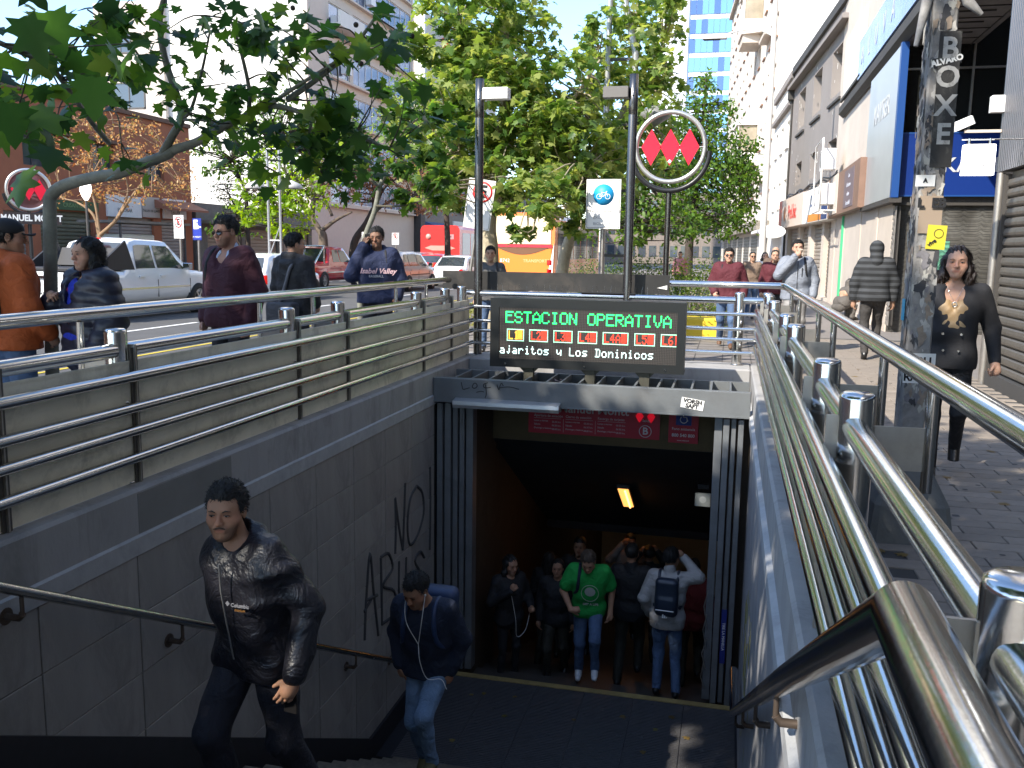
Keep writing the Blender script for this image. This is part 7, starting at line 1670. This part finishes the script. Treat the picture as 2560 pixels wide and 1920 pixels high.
# ---- 1 the man in the dark jacket
p = person('man in a glossy black hooded jacket climbing the stairs in the left foreground', (-2.29, 4.0, stp(4.0)), -10, 1.93, dict(nek=(-.03, .0, 1.455), hed=(-.06, -.02, 1.605), sha=(-.165, .02, 1.385), shb=(.155, .0, 1.385), ela=(-.19, .1, 1.13), wra=(-.17, .1, .87), elb=(.28, .05, 1.14), wrb=(.3, -.12, .91), hdb=(-.35, -.45, -.8), pnb=(-.6, .8, 0), curlb=.32, curla=.6, kna=(-.1, -.22, .57), ana=(-.07, -.12, .2), fta=(0, -1, 0), knb=(.12, .02, .47), anb=(.14, .22, .1), ftb=(0, -.8, -.6), toeb=.02),
           dict(m=nylon, bulk=.024, hem=.80, hooddown=True, collar=True, fold=.011, res=.009, seed=2.), dict(m=cloth('navy_trousers', (.012, .013, .022)), bulk=.02, fold=.006, res=.011), 'short', (.37, .2, .125), .8, stubble=.5, yaw=22, pitch=2, lean=9, hand_res=.0042, build=1.0)
MB().tube([Vector(p['up']((0, -.165, 1.42))), Vector(p['up']((.0, -.178, 1.3))), Vector(p['up']((0, -.172, 1.1))), Vector(p['up']((0, -.165, .95)))], .004, n=6).build('zip', mat('zip_grey', (.2, .2, .2), .4, .5), p['root'])
q = text('Columbia', .023, tuple(p['up']((.085, -.168, 1.235))), R(8), mat('logo_grey', (.18, .18, .2), .6), p['root'], bold=.0006); text('titanium', .016, (0, -.02, .001), 0, mat('logo_ochre', (.25, .12, .03), .6), q, rx=0)
MB().prism([(.0, 0, .012), (.012, 0, 0), (0, 0, -.012), (-.012, 0, 0)], (0, .003, 0)).build('logo_mark', mat('logo_grey', (.18, .18, .2), .6), p['root'], Vector(p['up']((.02, -.172, 1.238))))
MB().bbox(-.035, .035, -.006, .006, -.07, .07, .003).build('phone', shoe_black, p['root'], Vector(p['J']['wrb'] + N3(-.04, .01, -.12)))
# ---- 2 the young man with earphones
navy = cloth('navy_knit', (.012, .018, .038))
p = person('young man in a navy sweater and jeans with white earphones', (-2.34, 6.9, stp(6.9)), -2, 1.99, dict(ela=(-.26, .05, 1.13), wra=(-.21, -.05, .93), elb=(.26, .05, 1.13), wrb=(.19, -.05, .93), hda=(.35, -.2, -1), hdb=(-.35, -.2, -1), kna=(-.08, -.1, .5), ana=(-.07, .1, .12), knb=(.07, -.3, .66), anb=(.1, -.2, .27), fta=(0, -.8, -.5)),
           dict(m=navy, bulk=.02, hem=.85, fold=.005, seed=4.), dict(m=denim_l, bulk=.008, fold=.006), 'short', (.33, .17, .1), .85, yaw=-12, pitch=26, lean=12, shoes=mat('shoe_olive', (.12, .11, .05), .7))
backpack(p, mat('navy_nylon', (.02, .04, .1), .5, var=.3, vscale=6), .14, .2, .08, loc=(.04, .2, 1.24))
e1, e2 = Vector(p['hd'](-.08, -.01, -.01)), Vector(p['hd'](.08, -.01, -.01)); c_ = Vector(p['up']((.0, -.16, 1.2)))
m = MB()
for e in (e1, e2): m.tube([Vector(q) for q in smooth_tube([tuple(e), tuple((e + c_) / 2 + Vector((e.x * .3, -.05, .0))), tuple(c_)], 6)], .0028, n=5)
m.tube([Vector(q) for q in smooth_tube([tuple(c_), tuple(c_ + Vector((.02, -.02, -.12))), tuple(c_ + Vector((.06, .02, -.26))), tuple(c_ + Vector((.15, .06, -.27))), tuple(c_ + Vector((.2, .04, -.33)))], 6)], .0028, n=5)
for e in (e1, e2): m.sphere(tuple(e), .009, 8, 6)
m.build('earphones', white_paint, p['root'])
# lower flight floor height
lf_ = lambda y: -3.8 - .15 * (int((y - 10.5) / .45) + 1) if y > 10.5 else -3.8
# ---- 3 green t-shirt
green = cloth('green_jersey', (.01, .3, .05))
tg_ = dict(m=green, bulk=.022, hem=.80, sleeve=.6, bare=True, fold=.006, seed=1.)
p = person('man in a bright green t-shirt coming up through the gate with his head down', (-1.56, 10.95, -3.9), 6, 1.86, dict(ela=(-.3, -.05, 1.15), wra=(-.2, -.2, 1.0), hda=(.7, -.1, .1), elb=(.27, .05, 1.13), wrb=(.26, -.06, .9), curla=1.2, kna=(-.09, -.06, .47), ana=(-.1, .06, .08), knb=(.09, -.26, .6), anb=(.1, -.16, .2)), tg_, dict(m=denim, bulk=.01), 'short', (.4, .22, .14), 1.1, yaw=-4, pitch=30, lean=14, hair_m=mat('hair_brown', (.06, .04, .025), .5, var=.3, vscale=30), shoes=mat('shoe_white', (.6, .6, .6), .5))
straps(p, navy, -1)
w1 = mat('print_pale', (.42, .45, .4), .7); o = MB().lathe([(0, -.002), (.062, 0)], (0, 0, 0), (0, 1, 0), 24).tube([(.1 * math.cos(a), .0, -.02 + .11 * math.sin(a)) for a in [k * PI / 12 for k in range(24)]], .003, n=5, closed=True).build('shirt_print', w1, p['root']); o.location = p['up']((.02, -.155, 1.22)); o.rotation_euler = (R(14), 0, 0)
text('GET A LIFE', .038, (0.01, -.004, -.17), 0, w1, o, bold=.001)
# ---- 4 pale jacket man from behind
p = person('man in a pale jacket with a navy backpack, one hand raised to his head', (-.55, 10.85, -3.92), 176, 1.88, dict(ela=(-.33, -.03, 1.42), wra=(-.14, -.1, 1.6), hda=(.4, .1, .5), curla=1.2, elb=(.27, .06, 1.13), wrb=(.23, -.1, .92), kna=(-.1, -.04, .48), ana=(-.14, .12, .1), knb=(.09, -.05, .49), anb=(.09, .05, .08)), dict(m=cloth('pale_jacket', (.34, .33, .32), .55), bulk=.02, hem=.82, collar=True, fold=.007, seed=3.), dict(m=denim, bulk=.008), 'short', (.36, .2, .12), 1.1, yaw=-20, lean=4)
bpk = backpack(p, mat('navy_bag', (.02, .03, .05), .4, var=.2), .13, .22, .07)
o = MB().tube([(-.1, 0, 0), (.1, 0, 0)], .006, n=6).build('zip_line', white_paint, p['root'], Vector(p['up']((0, .32, 1.1))))
m = MB()
for k in range(3): m.prism([(-.03 + k * .02, 0, 0), (-.016 + k * .02, 0, 0), (-.03 + k * .02 + .012, 0, .02 + k * .012), (-.042 + k * .02 + .008, 0, .015 + k * .012)], (0, .003, 0))
m.build('bag_mark', white_paint, p['root'], Vector(p['up']((.0, .325, 1.02))))
# ---- 5 woman with phone in the passage
p = person('dark haired woman holding an earphone cable at the left of the passage', (-2.62, 11.0, -4.1), 42, 1.74, dict(ela=(-.26, .0, 1.14), wra=(-.1, -.22, 1.33), hda=(.2, -.1, .6), curla=1.3, elb=(.27, .0, 1.14), wrb=(.2, -.22, 1.08), curlb=1.2), dict(m=black_cloth, bulk=.02, hem=.75, fold=.005), dict(m=black_cloth, bulk=.0), 'long', (.36, .2, .13), 1.3, yaw=5, pitch=8)
m = MB(); c0_, c1_ = Vector(p['J']['wra']), Vector(p['J']['wrb'])
m.tube([Vector(q) for q in smooth_tube([tuple(c0_), tuple(c0_ + Vector((.05, -.05, -.35))), tuple(c0_ + Vector((.08, -.04, -.6))), tuple((c0_ + c1_) / 2 + Vector((.05, -.05, -.4))), tuple(c1_)], 6)], .003, n=5); m.build('earphone_cable', white_paint, p['root'])
# ---- dark figures deeper in the passage
def shade(label, x, y, z, h_, H=1.8, hr='short', col=black_cloth, **kw):
    return person(label, (x, y, z), h_, H, kw.get('pose', walk), dict(m=col, bulk=.018, hem=.8, fold=.004, collar=True), dict(m=cloth('murky_trousers', (.03, .028, .02)), bulk=.01), hr, (.3, .16, .1), 1.9, pitch=kw.get('pitch', 0), yaw=kw.get('yaw', 0))
shade('dark figure seen from behind between the green t-shirt and the pale jacket', -1.08, 11.5, -4.15, 178, 1.92)
shade('dim figure in dark clothes behind the left shoulder of the green t-shirt', -1.95, 12.6, -4.45, 0, 1.88)
shade('dim figure in a pale shirt deep in the passage above the group', -1.35, 14.0, -4.75, 10, 1.85, 'short', cloth('dim_shirt', (.25, .22, .2)), pose=dict(ela=(-.3, -.05, 1.35), wra=(-.12, -.1, 1.6), **{k: v for k, v in walk.items()}))
shade('dim figure with raised arms in the passage left of the pale jacket', -1.0, 13.4, -4.75, 185, 1.88, pose=dict(ela=(-.3, -.05, 1.38), wra=(-.12, -.08, 1.62), elb=(.3, -.05, 1.38), wrb=(.12, -.08, 1.6)))
shade('dark figure at the far left of the passage beside the wall', -2.35, 12.4, -4.5, 175, 1.75, 'long')
shade('dark figure half hidden behind the green t-shirt near the gate', -2.05, 11.4, -4.2, 2, 1.7, 'tied')
shade('figure in a dark red top at the right passage wall', -.28, 11.9, -4.3, 180, 1.8, 'short', cloth('dark_red_top', (.12, .01, .01)))
# ---- left pavement
oc = cloth('orange_fleece', (.42, .085, .015))
p = person('man in an orange hooded jacket and black cap at the left edge', (-4.92, 5.35, 0), 158, 1.75, dict(ela=(-.25, .0, 1.13), wra=(-.2, -.15, .95), elb=(.25, 0, 1.13), wrb=(.2, -.15, .95)), dict(m=oc, bulk=.035, hem=.84, hooddown=True, fold=.006), dict(m=denim, bulk=.02), 'cap', (.36, .2, .13), .9, yaw=-28, pitch=6, build=1.15)
HM = p['HM']; hd = p['hd']
grow('cap', [dict(t='e', c=hd(0, .015, .055), r=N3(.089, .105, .078), m=HM, k=.02), dict(t='e', c=hd(0, .0, -.06), r=N3(.16, .2, .1), m=HM, k=.004, op='sub')], .0055, mat('black_cap', (.012, .012, .014), .8, bump=.2, bscale=90), p['root'])
g_ = MB(); pts = [hd(.075 * math.cos(a), -.075 - .085 * math.sin(a), (.062 - .03 * abs(math.cos(a)) - .02 * math.sin(a))) for a in [k * PI / 10 for k in range(11)]]; g_.prism([tuple(q) for q in pts], tuple(HM @ N3(0, 0, .009))); g_.build('cap_peak', mat('black_cap', (.012, .012, .014), .8), p['root'])
backpack(p, mat('navy_black_bag', (.012, .014, .022), .6, var=.2), .15, .24, .1)
co = mat('navy_puffer', (.014, .015, .03), .45, var=.3, vscale=8, bump=.3, bscale=25)
p = person('dark haired woman in a navy puffer coat with red lining over a blue top', (-4.38, 5.5, 0), -24, 1.63, dict(ela=(-.27, -.02, 1.13), wra=(-.17, -.2, 1.25), hda=(.4, -.2, .5), pna=(1, .2, 0), curla=1.1, elb=(.28, .02, 1.13), wrb=(.25, -.12, .9)), dict(m=co, bulk=.05, hem=.66, vneck=.55, hooddown=True, disp=lambda X, Y, Z: -.011 * np.abs(np.sin(math.pi * (Z + .12 * np.abs(X)) / .085)) + .003 * np.sin(30 * X + 20 * Z)), dict(m=denim, bulk=.0), 'long', (.45, .26, .18), .85, yaw=4, pitch=4)
grow('blue_top', [cap(p['up']((-.06, -.02, 1.33)), p['up']((.06, -.02, 1.33)), .115, k=.04), cap(p['up']((-.05, -.045, 1.2)), p['up']((.05, -.045, 1.2)), .125, k=.05), cap(p['up']((-.05, -.045, 1.0)), p['up']((.05, -.045, 1.0)), .14, k=.05), cap(p['J']['nek'] + N3(0, -.03, -.02), p['J']['nek'] + N3(0, -.04, .1), .07, .08, k=.01, op='sub')], .01, cloth('cobalt_top', (.012, .03, .4)), p['root'], folds(.003, 2))
for sx in (-1, 1):
    MB().tube([Vector(q) for q in smooth_tube([tuple(p['J']['nek'] + N3(sx * .1, .06, .03)), tuple(p['J']['nek'] + N3(sx * .115, -.04, -.02)), tuple(p['J']['nek'] + N3(sx * .09, -.14, -.1)), tuple(p['J']['nek'] + N3(sx * .075, -.165, -.22))], 5)], [.03] * 6 + [.024] * 6 + [.012] * 4, n=9).build('red_lining', cloth('red_lining', (.35, .01, .02)), p['root'])
mar = cloth('maroon_knit', (.05, .009, .018))
p = person('man in aviator sunglasses and a maroon sweater behind the left railing', (-4.33, 7.25, 0), -12, 1.84, dict(ela=(-.24, .05, 1.13), wra=(-.25, -.03, .88), elb=(.25, .06, 1.13), wrb=(.24, -.03, .88)), dict(m=mar, bulk=.03, hem=.82, vneck=.12, fold=.005, seed=2.), dict(m=black_cloth), 'short', (.4, .22, .15), .85, sunglasses=True, stubble=.35, yaw=-6, pitch=8, build=1.15)
grow('shirt_collar', [cap(p['J']['nek'] + N3(0, .015, -.04), p['J']['nek'] + N3(0, .01, .02), .074, .066, k=.02), cap(p['J']['nek'] + N3(-.045, -.055, -.02), p['J']['nek'] + N3(-.06, -.105, -.08), .022, .012, k=.02), cap(p['J']['nek'] + N3(.045, -.055, -.02), p['J']['nek'] + N3(.06, -.105, -.08), .022, .012, k=.02), cap(p['J']['nek'] + N3(0, -.02, .0), p['J']['nek'] + N3(0, -.03, .12), .054, .065, k=.006, op='sub'), cap(p['J']['nek'] + N3(0, -.09, .03), p['J']['nek'] + N3(0, -.13, -.06), .03, .01, k=.01, op='sub')], .006, cloth('pale_blue_shirt', (.45, .52, .68)), p['root'])
straps(p, black_cloth, -1)
p = person('man in a dark jacket seen from behind with a grey shoulder strap and bag', (-4.75, 9.3, 0), 166, 1.73, dict(ela=(-.25, .0, 1.13), wra=(-.2, -.12, .95), elb=(.25, 0, 1.13), wrb=(.22, -.1, .93)), dict(m=black_cloth, bulk=.03, hem=.84, hooddown=True, fold=.006), dict(m=black_cloth), 'short', (.42, .24, .16), 1., yaw=-32, pitch=4)
g_ = MB(); g_.tube([Vector(q) for q in smooth_tube([tuple(p['up'](q)) for q in ((-.1, -.02, 1.47), (-.085, .14, 1.38), (-.03, .165, 1.2), (.03, .165, 1.05), (.1, .15, .93))], 5)], .018, n=8); g_.build('bag_strap', mat('grey_webbing', (.12, .12, .13), .7), p['root'])
grow('shoulder_bag', [rbox(p['up']((.0, .2, .86)), (.19, .07, .12), .03, k=.02)], .012, cloth('bag_grey', (.05, .05, .055)), p['root'], folds(.003, 3)); 
MB().tube([Vector(p['hd'](-.07, -.06, .015)), Vector(p['hd'](-.08, -.0, .013))], .002, n=5).build('glasses', steel, p['root'])
hood = cloth('navy_hoodie', (.012, .02, .06))
p = person('man in a navy hooded sweatshirt talking on a phone behind the left railing', (-4.38, 10.85, 0), 18, 1.84, dict(ela=(-.3, -.08, 1.17), wra=(-.15, -.1, 1.5), hda=(.2, .05, 1), pna=(1, .3, 0), curla=.7, elb=(.27, .03, 1.13), wrb=(.24, -.1, .92)), dict(m=hood, bulk=.04, hem=.84, hooddown=True, fold=.006), dict(m=black_cloth), 'short', (.2, .11, .07), .95, yaw=-8, pitch=4, build=1.25)
MB().bbox(-.035, .035, -.006, .006, -.07, .07, .003).build('phone', shoe_black, p['root'], Vector(p['hd'](-.1, -.03, -.02)))
text('Isabel Valley', .085, tuple(p['up']((.02, -.182, 1.22))), 0, mat('pink_print', (.6, .4, .42), .7), p['root'], shear=.3, bold=.002); text('BASEBALL', .04, tuple(p['up']((-.0, -.18, 1.16))), 0, mat('pale_print', (.5, .5, .52), .7), p['root'])
straps(p, black_cloth, 1)
p = person('young man in a grey vest standing just beyond the black board', (-3.62, 13.6, 0), 14, 1.63, None, dict(m=cloth('grey_vest', (.1, .1, .1)), bulk=.015, hem=.86, fold=.004), dict(m=denim), 'short', (.4, .24, .16), 1.2)
straps(p, black_cloth, 1)
# ---- right pavement
mr2 = cloth('maroon_fleece', (.09, .012, .02))
p = person('man in sunglasses, a maroon zip sweater and jeans walking toward the stairwell', (-.03, 15.7, 0), 0, 1.66, dict(ela=(-.27, .02, 1.13), wra=(-.22, -.16, .98), elb=(.28, .03, 1.13), wrb=(.27, -.06, .9), **walk2), dict(m=mr2, bulk=.04, hem=.86, collar=True, fold=.005), dict(m=denim, bulk=.015), 'short', (.45, .27, .19), 1.25, sunglasses=True, build=1.2, shoes=mat('shoe_tan', (.12, .06, .03), .6))
straps(p, black_cloth, -1)
p = person('man in a grey blue jacket drinking from a paper cup beyond the railing corner', (1.04, 15.3, 0), 2, 1.8, dict(ela=(-.28, -.12, 1.2), wra=(-.06, -.22, 1.48), hda=(.5, -.1, .4), pna=(.2, .6, .2), curla=1.2, elb=(.28, .03, 1.13), wrb=(.26, -.06, .9), **walk), dict(m=cloth('grey_blue_jacket', (.2, .22, .26), .6), bulk=.03, hem=.82, collar=True, fold=.006), dict(m=cloth('stone_trousers', (.25, .24, .23)), bulk=.01), 'short', (.45, .27, .19), 1.1, stubble=.6, build=1.1, pitch=-4)
MB().cyl((0, 0, 0), (.02, -.03, .1), .03, .04, 14).build('paper_cup', mat('kraft_cup', (.5, .4, .3), .6), p['root'], Vector(p['hd'](.0, -.16, -.12)))
straps(p, black_cloth, 1); m = MB().tube([Vector(p['up']((.0, -.155, 1.42))), Vector(p['up']((0, -.16, 1.1))), Vector(p['up']((0, -.155, .9)))], .005, n=5).box(.06, .07, -.165, -.15, 1.18, 1.32); m.build('zip', black_cloth, p['root'])
# striped hoodie
sm_ = mat('striped_knit', (.05, .05, .05), .85); t_ = sm_.node_tree; N_ = t_.nodes
tc = N_.new('ShaderNodeTexCoord'); sp = N_.new('ShaderNodeSeparateXYZ'); mm = N_.new('ShaderNodeMath'); mm.operation = 'MULTIPLY'; mm.inputs[1].default_value = 11.5; fr = N_.new('ShaderNodeMath'); fr.operation = 'FRACT'; cr = N_.new('ShaderNodeValToRGB')
cr.color_ramp.interpolation = 'CONSTANT'; e = cr.color_ramp.elements; e[0].color = (.012, .013, .014, 1); e[1].position = .5; e[1].color = (.045, .048, .052, 1)
t_.links.new(tc.outputs['Object'], sp.inputs[0]); t_.links.new(sp.outputs['Z'], mm.inputs[0]); t_.links.new(mm.outputs[0], fr.inputs[0]); t_.links.new(fr.outputs[0], cr.inputs[0]); t_.links.new(cr.outputs[0], N_['Principled BSDF'].inputs['Base Color'])
p = person('person in a striped hoodie with the hood up walking away past the shutters', (2.16, 14.8, 0), 180, 1.8, dict(ela=(-.27, .0, 1.12), wra=(-.27, -.02, .86), elb=(.27, 0, 1.12), wrb=(.27, -.02, .86), **walk), dict(m=sm_, bulk=.035, hem=.86, fold=.005), dict(m=cloth('charcoal_trousers', (.04, .036, .033)), bulk=.012), None, (.35, .2, .13), 1.3, build=1.15, pitch=6)
grow('hood', [dict(t='e', c=p['hd'](0, .02, .03), r=N3(.1, .115, .11), m=p['HM'], k=.02), cap(p['hd'](0, .03, -.03), p['J']['nek'] + N3(0, .03, -.03), .085, .1, k=.04), dict(t='e', c=p['hd'](0, -.12, -.01), r=N3(.075, .09, .1), m=p['HM'], k=.01, op='sub')], .01, sm_, p['root'], folds(.003, 2))
# woman in black
bl = mat('black_blazer', (.014, .014, .017), .8, var=.3, vscale=7, bump=.2, bscale=90)
p = person('long haired woman in a black blazer over a gold top on the right pavement', (1.55, 6.95, 0), -10, 1.66, dict(ela=(-.24, .05, 1.13), wra=(-.22, .03, .9), elb=(.27, .08, 1.14), wrb=(.3, -.02, .91), curlb=1.2, kna=(-.08, -.04, .49), ana=(-.07, -.06, .085), knb=(.09, -.06, .52), anb=(.1, .22, .2), ftb=(0, -.6, -.8), toeb=.02), dict(m=bl, bulk=.011, hem=.84, open=True, vneck=.27, fold=.005, res=.0095, seed=5.), dict(m=black_cloth, bulk=.0, fold=.003), 'long', (.5, .29, .2), .78, hand_res=.0055, yaw=-2, hair_m=mat('hair_dark_brown', (.02, .011, .008), .4, var=.5, vscale=30, bump=.6, bscale=140, stretch=(1, 1, .25)))
grow('gold_top', [cap(p['up']((-.055, -.03, 1.27)), p['up']((.055, -.03, 1.27)), .101, k=.04), cap(p['up']((-.05, -.03, 1.15)), p['up']((.05, -.03, 1.15)), .105, k=.05), cap(p['up']((0, -.13, 1.4)), p['up']((0, -.14, 1.26)), .075, .012, k=.01, op='sub'), cap(p['J']['nek'] + N3(0, -.02, 0), p['J']['nek'] + N3(0, -.03, .12), .09, .09, k=.01, op='sub')], .008, mat('gold_top', (.3, .2, .1), .5, bump=.2, bscale=120), p['root'], lambda X, Y, Z: .0012 * np.sin(90 * (Z + np.abs(X))))
MB().tube([Vector(p['up'](q)) for q in ((-.055, -.07, 1.44), (-.03, -.105, 1.38), (0, -.122, 1.33), (.03, -.105, 1.38), (.055, -.07, 1.44))], .0014, n=4).tube([Vector(p['up']((.016 * math.cos(a), -.128, 1.313 + .016 * math.sin(a)))) for a in [k * PI / 6 for k in range(12)]], .0035, n=5, closed=True).build('pendant', steel, p['root'])
for sx in (-1,): MB().obox(p['hd'](sx * .088, -.005, -.06), (.022, .004, .022), (0, R(45), 0)).build('earring', mat('silver', (.6, .62, .65), .15, 1.), p['root'])
m = MB()
for x, z in ((-.06, 1.1), (.06, 1.1), (-.05, .98), (.05, .98)): m.cyl(p['up']((x, -.145, z)), p['up']((x, -.155, z)), .009, n=10)
m.build('blazer_buttons', steel, p['root'])
# ---- small background people
def bgp(label, u, v, y, H, h_, col, tr, hr='short', **kw):
    a = at(u, v, y); return person(label, (a.x, y, 0), h_, H, kw.pop('pose', walk), dict(m=col, bulk=.02, hem=.84, fold=.004, collar=True), dict(m=tr), hr, (.42, .26, .18), 2.0, **kw)
cu = lambda n, c: cloth(n, c)
bgp('person in headphones and a maroon coat behind the man with the cup', 1938, 640, 18.5, 1.66, 0, mr2, black_cloth, 'tied')
p = bgp('bald man in sunglasses and brown jacket behind the headphones wearer', 1940, 620, 21, 1.74, 0, cu('brown_jacket', (.12, .08, .06)), black_cloth, None, sunglasses=True)
bgp('woman in sunglasses and a fur collared jacket left of the street lamp', 1882, 640, 22.5, 1.62, 10, cu('fur_jacket', (.2, .14, .1)), denim, 'tied', sunglasses=True)
bgp('person in a white shirt walking right of the street lamp', 1912, 650, 26, 1.62, 5, cu('white_shirt', (.6, .58, .55)), denim, 'long')
bgp('person in a pink top far down the right pavement', 1700, 655, 34, 1.6, 0, cu('pink_top', (.5, .2, .22)), black_cloth)
sp_ = person('hunched person in a grey hooded coat crouching at the foot of the yellow shop post', (2.75, 23.5, 0), 120, 1.65, dict(pel=(0, .15, .35), che=(0, 0, .62), nek=(0, -.12, .8), hed=(0, -.17, .93), sha=(-.17, -.08, .75), shb=(.17, -.08, .75), ela=(-.22, -.2, .52), elb=(.22, -.2, .52), wra=(-.1, -.35, .5), wrb=(.1, -.35, .5), hia=(-.09, .15, .33), hib=(.09, .15, .33), kna=(-.13, -.25, .5), knb=(.13, -.25, .5), ana=(-.11, -.2, .085), anb=(.11, -.2, .085)), None, dict(m=cu('grey_coat', (.1, .09, .08)), bulk=.03), 'short', (.4, .25, .17), 1.6)
grow('coat', [cap((-.09, .05, .45), (.09, .05, .45), .17, k=.06), cap((-.1, -.08, .72), (.1, -.08, .72), .13, k=.06), cap((0, -.12, .85), (0, -.14, .95), .1, .11, k=.04), cap((-.19, -.08, .72), (-.22, -.2, .52), .07, .06), cap((.19, -.08, .72), (.22, -.2, .52), .07, .06)], .014, cu('grey_coat', (.1, .09, .08)), sp_['root'], folds(.006, 3))
